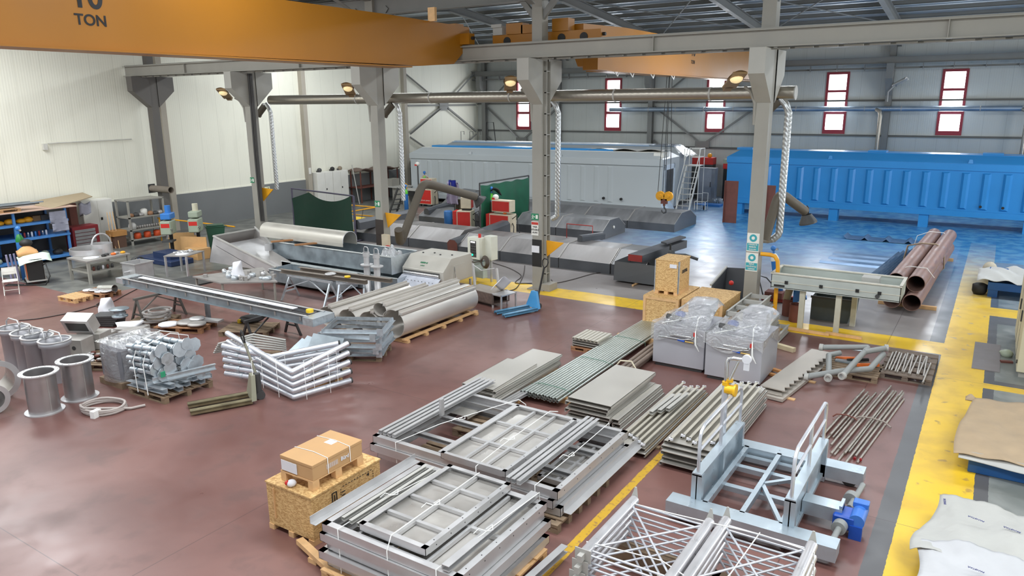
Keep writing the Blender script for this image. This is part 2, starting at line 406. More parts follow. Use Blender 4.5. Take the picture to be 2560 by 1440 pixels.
def panel_material(name, c1, axis, streak=.25):
    m, nt, b = _nt(name); L = nt.links.new
    tc = N(nt, 'ShaderNodeTexCoord'); mp = N(nt, 'ShaderNodeMapping'); mp.inputs['Scale'].default_value = (1.6, 1.6, .25); L(tc.outputs['Object'], mp.inputs[0])
    n = N(nt, 'ShaderNodeTexNoise'); n.inputs['Scale'].default_value = 1.5; n.inputs['Detail'].default_value = 6; L(mp.outputs[0], n.inputs['Vector'])
    sp = N(nt, 'ShaderNodeSeparateXYZ'); L(tc.outputs['Object'], sp.inputs[0])
    f = N(nt, 'ShaderNodeMath', operation='FRACT'); L(sp.outputs[axis], f.inputs[0])
    lt = N(nt, 'ShaderNodeMath', operation='LESS_THAN'); lt.inputs[1].default_value = .02; L(f.outputs[0], lt.inputs[0])
    mr = N(nt, 'ShaderNodeMapRange'); mr.inputs[1].default_value = .55; mr.inputs[2].default_value = .8; mr.inputs[4].default_value = streak; L(n.outputs[0], mr.inputs[0])
    mx = N(nt, 'ShaderNodeMix', data_type='RGBA'); mx.inputs['A'].default_value = (*lin(c1), 1); mx.inputs['B'].default_value = (*lin((150, 145, 125)), 1); L(mr.outputs[0], mx.inputs['Factor'])
    m2 = N(nt, 'ShaderNodeMix', data_type='RGBA'); L(mx.outputs['Result'], m2.inputs['A']); m2.inputs['B'].default_value = (*lin((c1[0]-16, c1[1]-16, c1[2]-16)), 1); L(lt.outputs[0], m2.inputs['Factor'])
    L(m2.outputs['Result'], b.inputs['Base Color']); b.inputs['Roughness'].default_value = .55
    w = N(nt, 'ShaderNodeTexWave'); w.bands_direction = 'XYZ'[axis]; w.inputs['Scale'].default_value = 3.0; L(tc.outputs['Object'], w.inputs[0])
    bp = N(nt, 'ShaderNodeBump'); bp.inputs['Strength'].default_value = .12; bp.inputs['Distance'].default_value = .02; L(w.outputs[1], bp.inputs['Height']); L(bp.outputs[0], b.inputs['Normal'])
    return m
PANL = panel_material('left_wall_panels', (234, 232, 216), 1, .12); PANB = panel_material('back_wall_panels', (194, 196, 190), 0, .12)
DADO = mat('dado_grey', (116, 118, 118), .6, 0, .05, 1)
b = MB(); b.box(-33.4, -33.0, -8, 46.8, 1.7, 11.0); b.box(-33.02, -32.97, -8, 46.4, 1.68, 1.74); struct('wall_left', b, PANL)
b = MB(); b.box(-33.4, -32.96, -8, 46.4, 0, 1.68); struct('trim_1', b, DADO)
# back wall around its window openings
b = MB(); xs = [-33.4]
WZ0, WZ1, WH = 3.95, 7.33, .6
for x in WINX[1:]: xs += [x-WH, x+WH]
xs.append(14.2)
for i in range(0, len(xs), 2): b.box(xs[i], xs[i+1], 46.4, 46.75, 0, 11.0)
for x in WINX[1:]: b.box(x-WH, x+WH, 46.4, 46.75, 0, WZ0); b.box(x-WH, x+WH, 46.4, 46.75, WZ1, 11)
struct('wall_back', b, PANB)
PANE = glow('window_daylight_pane', (250, 252, 255), 5.0)
for i, x in enumerate(WINX[1:]):
    f = MB()
    f.box(x-.6, x-.47, 46.34, 46.7, WZ0, WZ1); f.box(x+.47, x+.6, 46.34, 46.7, WZ0, WZ1)
    for z0, z1 in ((WZ0, 4.17), (5.03, 5.2), (6.23, 6.36), (7.2, WZ1)): f.box(x-.47, x+.47, 46.34, 46.7, z0, z1)
    w = link('window_%d' % (i+1), f, REDW); w['kind'] = 'structure'
    for z0, z1 in ((4.17, 5.03), (5.2, 6.23), (6.36, 7.2)):
        g = MB(); g.box(x-.47, x+.47, 46.5, 46.53, z0, z1); link('window_pane', g, PANE, w)
# unseen right wall with two gate openings added for light, and roof
b = MB()
for y0, y1 in ((-8, 2.5), (13.5, 24.5), (35.5, 46.8)): b.box(14.0, 14.3, y0, y1, 0, 11)
for y0, y1 in ((2.5, 13.5), (24.5, 35.5)): b.box(14.0, 14.3, y0, y1, 6.6, 11)
struct('wall_right', b, PANL)
def roof_mat():
    m, nt, b = _nt('roof_sheet'); L = nt.links.new
    tc = N(nt, 'ShaderNodeTexCoord'); w = N(nt, 'ShaderNodeTexWave'); w.bands_direction = 'X'; w.inputs['Scale'].default_value = 1.6; L(tc.outputs['Object'], w.inputs[0])
    bp = N(nt, 'ShaderNodeBump'); bp.inputs['Strength'].default_value = .5; L(w.outputs[1], bp.inputs['Height']); L(bp.outputs[0], b.inputs['Normal'])
    b.inputs['Base Color'].default_value = (*lin((196, 204, 210)), 1); b.inputs['Roughness'].default_value = .45; b.inputs['Metallic'].default_value = .3
    return m
ROOF = roof_mat()
def rz(y):   # roof underside height
    t = abs(((y-20)+26.4) % 26.4-13.2); return 11.15-.1*t*1.0+0.0
b = MB()
for y0, y1 in ((-8, 6.8), (6.8, 20), (20, 33.2), (33.2, 46.8)):
    z0, z1 = rz(y0), rz(y1)
    if y0 == 20: z0 = rz(20.0)
    b.add([(-33.4, y0, z0), (14.3, y0, z0), (14.3, y1, z1), (-33.4, y1, z1), (-33.4, y0, z0+.1), (14.3, y0, z0+.1), (14.3, y1, z1+.1), (-33.4, y1, z1+.1)],
          [(0, 3, 2, 1), (4, 5, 6, 7), (0, 1, 5, 4), (1, 2, 6, 5), (2, 3, 7, 6), (3, 0, 4, 7)])
struct('ceiling', b, ROOF)
SKY_FILLM = glow('skylight_fill_sheet', (225, 236, 245), 1.6)
for i, (x, y, z, a, c) in enumerate(SKY):
    f = MB(); f.box(x-a/2, x+a/2, y-c/2, y+c/2, z, z+.04); s_ = link('window_%d' % (20+i), f, SKY_FILLM); s_['kind'] = 'structure'  # added glowing roof panel, an invented light source above the view
# purlins, rafters
b = MB()
for y in np.arange(-6.5, 46.3, 1.65): b.chan((-33, y, rz(y)-.1), (14, y, rz(y)-.1), .07, .2, .01)
struct('trim_2', b, COLTOP)
CX = [-32.0, -25.35, -18.6, -11.95, -5.25, 1.6, 8.4]
for i, x in enumerate(CX):
    b = MB()
    for y0, y1 in ((20.1, 33.2), (33.2, 46.3), (6.8, 19.9), (-7, 6.8)):
        b.ibeam((x, y0, rz(y0)-.45), (x, y1, rz(y1)-.45), .25, .42, .03)
    for y, s in ((20.4, 1), (46.2, -1), (19.6, -1)):   # haunches at the columns
        b.profile([(-.1, 0), (.1, 0), (.1, .02), (-.1, .02)], (x, y, rz(y)-1.3), (x, y+s*2.2, rz(y+s*2.2)-.65))
    t = thing('roof_rafter', 'sloping grey steel rafters carrying the roof, %s' % ['by the left wall', 'above the second column from the left', 'above the third column from the left', 'above the column with the cable ladder', 'above the column with blue signs', 'at the right edge', 'beyond the right edge'][i], 'rafter', group='roof rafters'); linkp('rafter_beam', b, COLTOP, t)
# roof bracing rods
b = MB()
for x0, x1 in ((-18.6, -11.95), (-11.95, -5.25), (-32, -25.35)):
    b.cyl((x0, 34, rz(34)-.35), (x1, 45.5, rz(45.5)-.35), .03, n=6); b.cyl((x1, 34, rz(34)-.35), (x0, 45.5, rz(45.5)-.35), .03, n=6)
    b.cyl((x0, 21, rz(21)-.35), (x1, 32.5, rz(32.5)-.35), .03, n=6); b.cyl((x1, 21, rz(21)-.35), (x0, 32.5, rz(32.5)-.35), .03, n=6)
struct('trim_3', b, COLTOP)
# valley beam on the column row
b = MB(); b.ibeam((-33, 20, 9.0), (14, 20, 9.0), .3, .55, .02)
for x in CX:
    for s in (-1, 1): b.bar((x, 20, 8.1), (x+s*.75, 20, 8.95), .12, .16)
solo('valley_beam', b, COLTOP, 'long grey roof beam along the column row with V braces at the columns', 'beam')
b = MB(); b.tube([(-14.6, 17.2, 8.75), (-13.9, 17.6, 8.68), (-12.4, 18.3, 8.75)], .03); solo('cable_rail', b, YELB, 'bright bent cable rail under the roof near the top edge', 'rail')  # yellow stands in for the light this steel rail catches
# ---------------- girts, wall columns, bracing at the back and left wall
b = MB()
for z in (3.0, 3.87, 5.77): b.chan((-33, 46.3, z), (14, 46.3, z), .14, .1, .01)
b.chan((-33, 46.3, 9.0), (14, 46.3, 9.0), .14, .12, .01)
struct('trim_4', b, COLTOP)
for i, x in enumerate([-32.2, -26.0, -19.2, -12.3, -5.5, 1.5, 8.3]):
    b = MB(); b.ibeam((x, 46.1, 0), (x, 46.1, 10), .3, .34, .03, up=(0, 1, 0))
    b.box(x-.17, x+.17, 45.3, 46.1, 6.9, 7.68); b.add([(x-.17, 45.3, 6.9), (x+.17, 45.3, 6.9), (x+.17, 45.95, 6.0), (x-.17, 45.95, 6.0), (x-.17, 46.1, 6.9), (x+.17, 46.1, 6.9)], [(0, 1, 2, 3), (0, 3, 4), (1, 5, 2)])
    solo('wall_column', b, COLTOP, 'grey steel column against the back wall with a beam bracket, %s' % ['in the far left corner', 'second from the corner', 'behind the grey container', 'behind the white stair platform', 'behind the wall floodlight', 'at the right edge', 'beyond the right edge'][i], 'column', group='columns of the back wall')
for i, y in enumerate((29.5, 38.0, 21.0, 12.5, 4.0)):
    b = MB(); b.box(-33.0, -32.72, y-.14, y+.14, 0, 11)
    solo('slim_column', b, mat('post_tan', (170, 162, 148), .6, 0, .05, 2), ['slim tan post on the left wall beside the white double cabinet', 'slim tan post on the left wall left of the diagonal bracing', 'slim post on the left wall by the drills', 'slim post on the left wall, left part', 'slim post on the left wall near the camera'][i], 'post', group='posts of the left wall')
b = MB()
def brace(a, c): b.angle(a, c, .11, .015)
cz = 5.7
for a, c in (((-32.8, 38.2, 7.7), (-32.8, 41.6, cz+.25)), ((-32.8, 45.8, 8.0), (-32.8, 42.6, cz+.25)), ((-32.8, 38.3, cz), (-32.8, 45.9, cz)), ((-32.8, 38.4, 3.9), (-32.8, 41.7, cz-.2)), ((-32.8, 45.8, 3.8), (-32.8, 42.5, cz-.2)), ((-32.8, 38.4, 3.7), (-32.8, 42, 1.9)), ((-32.8, 45.8, 3.6), (-32.8, 42.2, 1.9))): brace(a, c)
b.box(-32.86, -32.8, 41.6, 42.6, cz-.35, cz+.3)
t = thing('cross_bracing', 'diagonal steel cross bracing on the left wall near the far corner', 'bracing', group='wall bracing'); linkp('brace', b, COLTOP, t)
for i, (x0, x1) in enumerate(((-32.0, -26.1), (-19.0, -12.5))):
    b = MB(); xm = (x0+x1)/2; b.M = Matrix.Identity(4)
    for a, c in (((x0, 46.2, 5.5), (xm-.25, 46.2, 3.35)), ((x1, 46.2, 5.5), (xm+.25, 46.2, 3.35)), ((x0, 46.2, 5.8), (xm-.1, 46.2, 8.2)), ((x1, 46.2, 5.8), (xm+.1, 46.2, 8.2)), ((x0, 46.2, 3.4), (x0+1.2, 46.2, 2.3))): b.angle(a, c, .11, .015)
    b.box(xm-.45, xm+.45, 46.14, 46.2, 3.0, 3.4)
    t = thing('cross_bracing', ['diagonal bracing on the back wall next to the corner', 'V shaped diagonal bracing on the back wall above the white stair platform'][i], 'bracing', group='wall bracing'); linkp('brace', b, COLTOP, t)
b = MB(); b.ibeam((-33, 45.7, 7.85), (14, 45.7, 7.85), .25, .36, .02); b.ibeam((-33, 45.75, 7.45), (14, 45.75, 7.45), .12, .1, .01)
for x in np.arange(-32, 14, 1.4): b.box(x, x+.03, 45.6, 45.8, 7.35, 7.68)
solo('runway_beam', b, COLTOP, 'crane runway beam along the back wall above the windows', 'beam', group='crane runway beams')
for k, y in enumerate((19.5, 20.7)):
    b = MB(); b.ibeam((-32.9, y, 7.29), (13.9, y, 7.29), .26, .42, .025); b.box(-32.9, 13.9, y-.03, y+.03, 7.5, 7.54)
    for x in np.arange(-28.5, 13, 6.8): b.box(x, x+.02, y-.11, y+.11, 7.1, 7.48)
    if k == 0:
        for x in np.arange(-32, 12, .55): b.box(x, x+.42, y+.05, y+.12, 7.02, 7.06)
    solo('runway_beam', b, COLM, ['long grey crane runway beam on the near side of the column row', 'long grey crane runway beam on the far side of the column row'][k], 'beam', group='crane runway beams')
# ---------------- the column row
def column(i, x, dark=False):
    lab = ['dark steel column at the left wall, no floodlight', 'steel column with cables, second from the left wall', 'steel column behind the two standing flanged pipes', 'steel column with cable ladder and red warning sign', 'steel column with two blue and white safety signs', 'steel column beyond the right edge', 'far steel column beyond the right edge'][i]
    t = thing('steel_column', lab, 'column', (x, 20.05, 0), 0, 'columns of the middle row')
    cm = COLD if dark else COLM
    b = MB(); b.box(-.17, .17, -.18, .18, 0, 7.05); b.box(-.17, .17, -.18, .18, 7.05, 10.4) if i != 0 else b.box(-.15, .15, -.15, .15, 7.05, 10.4)
    link('shaft', b, cm, t)
    b = MB(); b.box(.17, .26, -.05, .0, 0.2, 7); b.box(.17, .26, .17, .2, .2, 7)
    for z in np.arange(.5, 7, .62): b.box(.18, .25, -.05, .2, z, z+.03)
    if i in (3,): link('cable_ladder', b, COLM, t)
    b = MB(); w_ = .2
    for s in (-1, 1):
        yo, yi = s*.98, s*.18
        vs = [(-w_, yi, 7.06), (-w_, yo, 7.06), (-w_, yo, 6.45), (-w_, yi, 5.75), (w_, yi, 7.06), (w_, yo, 7.06), (w_, yo, 6.45), (w_, yi, 5.75)]
        b.add(vs, [(0, 1, 2, 3), (7, 6, 5, 4), (0, 4, 5, 1), (1, 5, 6, 2), (2, 6, 7, 3)])
    linkp('beam_bracket', b, mat('bracket_paint', (166, 164, 156), .55, 0, .06, 2) if not dark else cm, t)
    b = MB(); b.box(-.3, .3, -.3, .3, 0, .03); b.box(.2, .5, -.25, .25, 0, .22) if i == 3 else b.box(-.22, .22, -.24, .24, 0, .06)
    link('base_plate', b, CONC, t)
    return t
cols = [column(i, x, i == 0) for i, x in enumerate(CX)]
def sign(name, x, y, z, w, h, lines, mt, label, parent=None, face=(0, -1, 0), ink=WHITE, cat='sign', back=None):
    b = MB(); b.at(x, y, z); b.box(-w/2, w/2, -.006, 0, -h/2, h/2)
    o = solo(name, b, back or mt, label, cat)
    k = MB()
    for (tx, size, dz, m_) in lines:
        add_text(k, tx, size, (x, y-.007, z+dz), (1, 0, 0), (0, 0, 1), bold=True)
    if lines: link('lettering', k, ink, o)
    return o
Yf = 20.05-.18
# column 3 (with ladder): green exit sign, red/white warning sign, dark band and white sheet
def exit_sign(x, z, lab, w=.3, h=.22):
    b = MB(); b.box(x-w/2, x+w/2, Yf-.012, Yf-.002, z-h/2, z+h/2); o = solo('emergency_exit_sign', b, SIGNG, lab, 'sign')
    k = MB(); y = Yf-.016
    k.box(x+w*.12, x+w*.42, y, y+.003, z-h*.3, z+h*.3); k.box(x-w*.06, x+w*.04, y, y+.003, z-h*.05, z+h*.04)   # doorway, arrow shaft
    k.add([(x-w*.06, y, z-h*.15), (x-w*.06, y, z+h*.14), (x-w*.16, y, z)], [(0, 1, 2)])
    k.sphere((x-w*.28, y+.002, z+h*.22), h*.09, 8, 5)
    for a, c in (((-.28, .12), (-.3, -.1)), ((-.3, -.1), (-.4, -.32)), ((-.3, -.1), (-.2, -.3)), ((-.28, .1), (-.16, .02)), ((-.28, .1), (-.42, .02))):
        k.bar((x+w*a[0], y+.001, z+h*a[1]), (x+w*c[0], y+.001, z+h*c[1]), .018, .004, up=(0, 1, 0))
    link('pictogram', k, WHITE, o); return o
exit_sign(-12.02, 2.34, 'green emergency exit sign on the column with the cable ladder', .26, .2)
exit_sign(-18.65, 2.32, 'green emergency exit sign on the column behind the flanged pipes', .26, .22)
exit_sign(-25.45, 2.85, 'green emergency exit sign on the column beside the grey dado', .24, .22)
b = MB(); b.box(-12.15, -11.89, Yf-.012, Yf-.002, 1.75, 2.19); o = solo('warning_sign', b, WHITE, 'white and red warning sign under the exit sign on the column', 'sign')
k = MB(); k.box(-12.14, -11.9, Yf-.018, Yf-.012, 2.09, 2.17); link('red_band', k, SIGNR, o)
k = MB()
for tx, z in (('YASA', 2.02), ('GÖLGELİ', 1.93), ('ALAN', 1.84)): add_text(k, tx, .07, (-12.02, Yf-.014, z), (1, 0, 0), (0, 0, 1), bold=True)
link('lettering', k, INK, o)
b = MB(); b.box(-12.13, -11.78, 19.862, 20.24, .65, 1.62); 
b = MB(); b.box(-12.125, -11.775, Yf-.006, Yf, .75, 1.62); solo('dark_band', b, BLACK, 'black painted band on the lower part of the column with the cable ladder', 'band')
b = MB(); b.box(-12.14, -11.86, Yf-.012, Yf-.006, 1.2, 1.42); solo('paper_sheet', b, PAPER, 'white paper sheet taped on the black band of the column', 'paper')
b = MB(); b.box(-18.79, -18.41, Yf-.012, Yf-.002, .55, 1.75); solo('dark_band', b, mat('band_brown', (58, 50, 46), .6), 'dark brown plate on the lower part of the column behind the flanged pipes', 'band')
# column 4 signs
for nm, z, lines, lab in (('safety_sign', 2.15, ('YÜKSEKTE', 'BERELİK', 'KULLAN'), 'upper blue and white safety sign with round pictogram on the column'), ('safety_sign', 1.62, ('İŞİNİ', 'EMNİYETLE', 'YAPINIZ'), 'lower blue and white safety sign with round pictogram on the column')):
    b = MB(); b.box(-5.41, -5.09, Yf-.012, Yf-.002, z-.25, z+.25); o = solo(nm, b, WHITE, lab, 'sign')
    k = MB(); k.box(-5.4, -5.1, Yf-.016, Yf-.011, z-.22, z-.02); k.cyl((-5.25, Yf-.016, z+.12), (-5.25, Yf-.011, z+.12), .1, n=20); link('blue_field', k, TEAL, o)
    k = MB(); k.cyl((-5.25, Yf-.02, z+.12), (-5.25, Yf-.016, z+.12), .045, n=12)
    for j, tx in enumerate(lines): add_text(k, tx, .05, (-5.25, Yf-.018, z-.055-.065*j), (1, 0, 0), (0, 0, 1), bold=True)
    link('lettering', k, WHITE, o)
b = MB(); b.box(-25.18, -25.0, 19.8, 19.86, .9, 1.1)
# floodlights (street lamp heads) on the columns
LAMPG = glow('lamp_glass', (250, 225, 170), .5); LAMPH = mat('lamp_housing', (150, 122, 84), .45, .2, .1, 5)
def floodlight(x, z, lab, y=19.9, rz_=0, host=None):
    t = thing('floodlight', lab, 'lamp', (x, y, z), rz_, 'floodlights on arms'); t.scale = (1.35, 1.35, 1.35)
    b = MB(); b.tube([(0, 0, -.7), (0, -.03, -.3), (-.08, -.1, -.08), (-.16, -.2, 0)], .03, 8); link('arm', b, COLM, t)
    b = MB(); b.at(-.3, -.42, .12, math.radians(35), math.radians(-22))
    b.grid(lambda u, v: ((u-.5)*.3*(.55+.45*math.sin(math.pi*min(1, v*1.2+.1))), (v-.5)*.75, .1*math.sin(math.pi*u)*math.sin(math.pi*min(.97, v+.08))), 8, 10)
    b.box(-.07, .07, .25, .45, -.03, .07); b.box(-.13, .13, -.34, .32, -.03, .01)
    link('housing', b, LAMPH if z < 6.6 and y < 25 else FLAT, t)
    b = MB(); b.at(-.3, -.42, .12, math.radians(35), math.radians(-22)); b.sphere((0, -.12, -.03), .12, 12, 6, .6); link('lens', b, LAMPG, t)
    return t
floodlight(-5.45, 6.15, 'floodlight on the column with blue and white signs')
floodlight(-12.15, 6.2, 'floodlight on the column with the cable ladder, catching window light')
floodlight(-18.8, 6.15, 'floodlight on the column behind the flanged pipes')
floodlight(-25.55, 6.1, 'leftmost floodlight, on the column with black cables')
t = thing('floodlight', 'floodlight on the back wall column between the two right windows', 'lamp', (-5.5, 45.7, 6.1), math.pi, 'floodlights on arms')
b = MB(); b.tube([(0, 0, -.4), (0, .05, .1), (-.3, .2, .45)], .03); link('arm', b, FLAT, t)
b = MB(); b.at(-.55, .3, .6, math.radians(60), math.radians(25)); b.grid(lambda u, v: ((u-.5)*.3, (v-.5)*.8, .12*math.sin(math.pi*u)), 6, 6, .06); link('housing', b, FLAT, t)
# cables on column 2
b = MB()
for k, r in ((.0, .05), (.1, .035), (.17, .03)): b.tube([(-25.1+k, 19.88, 7.0), (-25.12+k, 19.86, 4), (-25.1+k, 19.86, 1.2)], r, 8)
t = thing('cable_bundle', 'black cables and pipe running down the column second from the left', 'cable'); linkp('cable', b, mat('cable_dark', (60, 58, 56), .5), t)
# ---------------- overhead spiral ducts
t = thing('spiral_duct', 'large overhead spiral duct running along the column row', 'duct', (0, 20.95, 6.0))
b = MB(); b.cyl((-25.2, 0, 0), (-4.73, 0, 0), .18, n=20); link('pipe', b, DUCT, t)
b = MB(); b.cyl((-4.73, 0, 0), (-4.70, 0, 0), .185, n=20); b.cyl((-25.23, 0, 0), (-25.2, 0, 0), .185, n=20); linkp('end_cap', b, FLAT, t)
for x in (-20.4, -16.9, -13.6, -9.9, -7.0): b = MB(); b.ring((x, 0, 0), (x+.05, 0, 0), .19, .178, 20); link('clamp', b, FLAT, t)
DL = ['over the left drill area', 'in front of the white cabinets', 'beside the column with the cable ladder', 'beside the column with blue signs, ending in an elbow']
for i, (x, zb) in enumerate(((-25.3, 2.38), (-18.36, 2.34), (-11.82, 2.25), (-4.85, 2.3))):
    t = thing('drop_duct', 'slim vertical extraction pipe %s' % DL[i], 'duct', (x, 20.95, 0), 0, 'extraction drops')
    b = MB(); r = .1 if i == 3 else .085
    pts = [(-.25, 0, 5.85), (-.1, 0, 5.72), (0, 0, 5.5), (.0, 0, zb)]
    if i == 3: pts += [(-.03, 0, 2.22), (-.14, 0, 2.1), (-.3, 0, 2.06), (-.42, 0, 2.06)]
    if i == 2: pts += [(-.05, 0, 2.2), (-.2, 0, 2.12)]
    b.tube(pts, r, 14); link('pipe', b, FLEX, t)
    b = MB(); b.cyl((-.3, 0, 5.8), (-.62, -.1, 5.45), .13, n=12); b.cyl((-.62, -.1, 5.45), (-.66, -.11, 5.41), .15, n=12); link('stub', b, HOSE, t)
def arm(name, lab, pts, r, hood_at, hood_dir):
    t = thing(name, lab, 'hose', pts[0]); o = Vector(pts[0])
    # smooth the bends
    P = []
    for i, p in enumerate(pts):
        p = Vector(p)-o
        if 0 < i < len(pts)-1:
            a = Vector(pts[i-1])-o; c = Vector(pts[i+1])-o
            for k in range(5):
                u = k/4; q = (p+(a-p).normalized()*.3)*(1-u)**2+p*2*u*(1-u)+(p+(c-p).normalized()*.3)*u*u; P.append(q)
        else: P.append(p)
    b = MB(); b.tube(P, r, 12); link('hose', b, HOSE, t)
    h = Vector(hood_at)-o; d = Vector(hood_dir).normalized()
    b = MB(); b.cyl(h-d*.1, h+d*.12, r, r*1.9, 14, False); b.cyl(h+d*.12, h+d*.16, r*1.9, r*1.9, 14, False); link('hood', b, DGREY, t)
    b = MB(); b.tube([h+d*.1+Vector((0, 0, r*1.6)), h+d*.05+Vector((0, 0, r*2.6)), h-d*.15+Vector((0, 0, r*1.6))], .015, 6); link('handle', b, BLACK, t)
    return t
arm('extraction_arm', 'dark flexible extraction arm rising and dipping to the green welding screen', [(-18.35, 20.6, 1.3), tuple(PY(1000, 612, 20.9)), tuple(PY(1058, 456, 22.0)), tuple(PY(1188, 492, 24.6))], .16, PY(1196, 500, 24.8), (.5, .4, -.6))
arm('extraction_arm', 'dark flexible extraction arm beside the column with blue signs', [tuple(PY(1912, 600, 20.7)), tuple(PY(1948, 480, 21.0)), tuple(PY(2012, 528, 22.0))], .13, PY(2018, 545, 22.1), (.25, .1, -1))
t = thing('blue_duct', 'blue speckled spiral duct along the back wall under the windows', 'duct', (0, 45.7, 5.33))
b = MB(); b.cyl((-21.9, 0, 0), (13, 0, 0), .14, n=16); link('pipe', b, mat('duct_blueish', (156, 170, 184), .35, .7, .2, 1.0), t)
for x in np.arange(-21, 12, 1.8): b = MB(); b.ring((x, 0, 0), (x+.04, 0, 0), .15, .138, 16); link('seam_ring', b, FLAT, t)
for i, (x, lab) in enumerate(((-5.75, 'slim silver drop pipe at the back wall above the blue container'), (-12.3, 'slim drop pipe at the back wall behind the stair platform'), (.85, 'slim bright drop pipe at the back wall at the right edge'))):
    b = MB(); b.tube([(x-.25, 45.6, 5.3), (x-.05, 45.5, 5.2), (x, 45.5, 5.0), (x, 45.5, 2.6)], .1, 10); solo('drop_duct', b, DUCT, lab, 'duct', group='extraction drops')
# ---------------- cranes
def girder(name, lab, x0, pts, y_fl, flip, loc):
    t = thing(name, lab, 'crane', loc)
    xa, xb = x0, x0-.5
    vs = [(xa, y, z) for y, z in pts]+[(xb, y, z) for y, z in pts]; n = len(pts)
    b = MB(); b.add(vs, [tuple(range(n))[::-1], tuple(range(n, 2*n))]+[(i, (i+1) % n, (i+1) % n+n, i+n) for i in range(n)]); link('girder_web', b, ORANGE, t)
    b = MB(); b.box(xb-.12, xa+.14, y_fl[0], y_fl[1], y_fl[2]-.03, y_fl[2]); link('bottom_flange', b, ORANGE, t)
    return t
gx = -14.4
t = girder('bridge_crane', 'near orange overhead crane girder lettered 10 TON', gx, [(-7, 8.2), (16, 8.16), (19.85, 8.1), (19.9, 7.6), (19.75, 7.5), (19.03, 6.98), (17.5, 6.87), (6.4, 6.83), (-7, 6.83)], (-7, 16.9, 6.83), 1, (0, 0, 0))
k = MB(); add_text(k, 'TON', .27, (gx+.004, 8.0, 7.34), (0, 1, 0), (0, 0, 1), bold=True); add_text(k, '10', .58, (gx+.004, 7.98, 7.74), (0, 1, 0), (0, 0, 1), bold=True); link('lettering', k, INK, t)
b = MB(); b.box(-14.45, -14.2, 17.9, 18.0, 8.12, 8.5)
link('post', b, WOODN, t)
def end_carriage(name, lab, y, x0, x1, mots):
    t = thing(name, lab, 'crane', ((x0+x1)/2, y, 7.54)); c = (x0+x1)/2
    b = MB(); b.box(x0-c, x1-c, -.14, .14, .02, .34); link('carriage_beam', b, ORANGE, t)
    for x in (x0+.55, x1-.55, x1-1.3):
        b = MB(); b.cyl((x-c, -.16, .14), (x-c, .16, .14), .13, n=16); link('wheel', b, BLACK, t)
    for x, w, h in mots:
        b = MB(); b.box(x-c, x-c+w, -.2, .2, .34, .34+h); link('drive_box', b, ORANGE, t)
    for x in (x0-.03, x1-.03):
        b = MB(); b.cyl((x-c, 0, .2), (x-c+.12, 0, .2), .05, n=10); link('buffer', b, BLACK, t)
    return t
end_carriage('end_carriage', 'orange crane end carriage with wheels on the near runway beam', 19.5, -15.5, -14.05, [(-14.9, .4, .3)])
end_carriage('end_carriage', 'orange crane end carriage passing behind the column with the cable ladder', 20.7, -14.0, -10.2, [(-13.45, .6, .32), (-12.9, .5, .25), (-11.8, .55, .36)])
b = MB(); b.box(-13.95, -13.6, 20.5, 20.8, 7.88, 8.15); b.box(-13.98, -13.6, 20.45, 20.5, 8.1, 8.2); solo('junction_box', b, FLAT, 'small light grey electrical box on the orange end carriage', 'box')
t = thing('bridge_crane', 'far orange overhead crane girder with rope hoist', 'crane', (0, 0, 0))
pts = [(21.0, 8.1), (24, 8.2), (44.6, 8.2), (45.4, 8.1), (45.4, 7.7), (44.5, 7.1), (42, 6.85), (22.6, 6.78), (21.6, 6.9), (21.0, 7.6)]
x0 = -11.0; vs = [(x0, y, z) for y, z in pts]+[(x0-.5, y, z) for y, z in pts]; n = len(pts)
b = MB(); b.add(vs, [tuple(range(n))[::-1], tuple(range(n, 2*n))]+[(i, (i+1) % n, (i+1) % n+n, i+n) for i in range(n)]); link('girder_web', b, ORANGE, t)
b = MB(); b.box(-11.62, -10.86, 22.4, 42, 6.76, 6.79); link('bottom_flange', b, ORANGE, t)
k = MB(); add_text(k, '10', .5, (-10.996, 30.6, 7.75), (0, 1, 0), (0, 0, 1), bold=True); add_text(k, 'TON', .2, (-10.996, 30.6, 7.35), (0, 1, 0), (0, 0, 1), bold=True); link('lettering', k, INK, t)
b = MB(); b.box(-10.95, -10.45, 20.9, 21.9, 6.75, 7.1); link('gearbox', b, ORANGE, t)
b = MB()
for y in (23.0, 24.2, 26, 28): b.tube([(-10.9, y, 6.78), (-10.85, y+.15, 6.62), (-10.9, y+.35, 6.76)], .02, 6)
linkp('festoon_cable', b, STRAP, t)
# hoist rope block
hx, hy = -11.25, 28.3; p = PX(1663, 490, hx); hy = p.y; hz = p.z
t = thing('hook_block', 'orange twin sheave crane hook block hanging before the grey container', 'hook', (hx, hy, hz))
for s in (-1, 1):
    b = MB(); b.cyl((s*.17-.03, -.06, 0), (s*.17-.03, .06, 0), .19, n=18); b.cyl((s*.17-.03, -.09, 0), (s*.17-.03, .09, 0), .07, n=10); link('sheave', b, YEL, t)
b = MB(); b.box(-.16, .1, -.06, .06, -.32, -.12); b.cyl((-.03, 0, -.4), (-.03, 0, -.3), .05); link('crosshead', b, RUST, t)
b = MB(); b.tube([(-.03, 0, -.4), (-.02, 0, -.48), (.06, 0, -.56), (.05, 0, -.66), (-.04, 0, -.69), (-.12, 0, -.64), (-.13, 0, -.57)], [.03, .035, .04, .042, .04, .03, .015], 8); link('hook', b, DGREY, t)
b = MB()
for dx in (-.36, -.12, -.02, .24): b.cyl((dx*.9, 0, .05), (dx*.35, 0, 6.765-hz), .013, n=6)
linkp('wire_rope', b, BLACK, t)
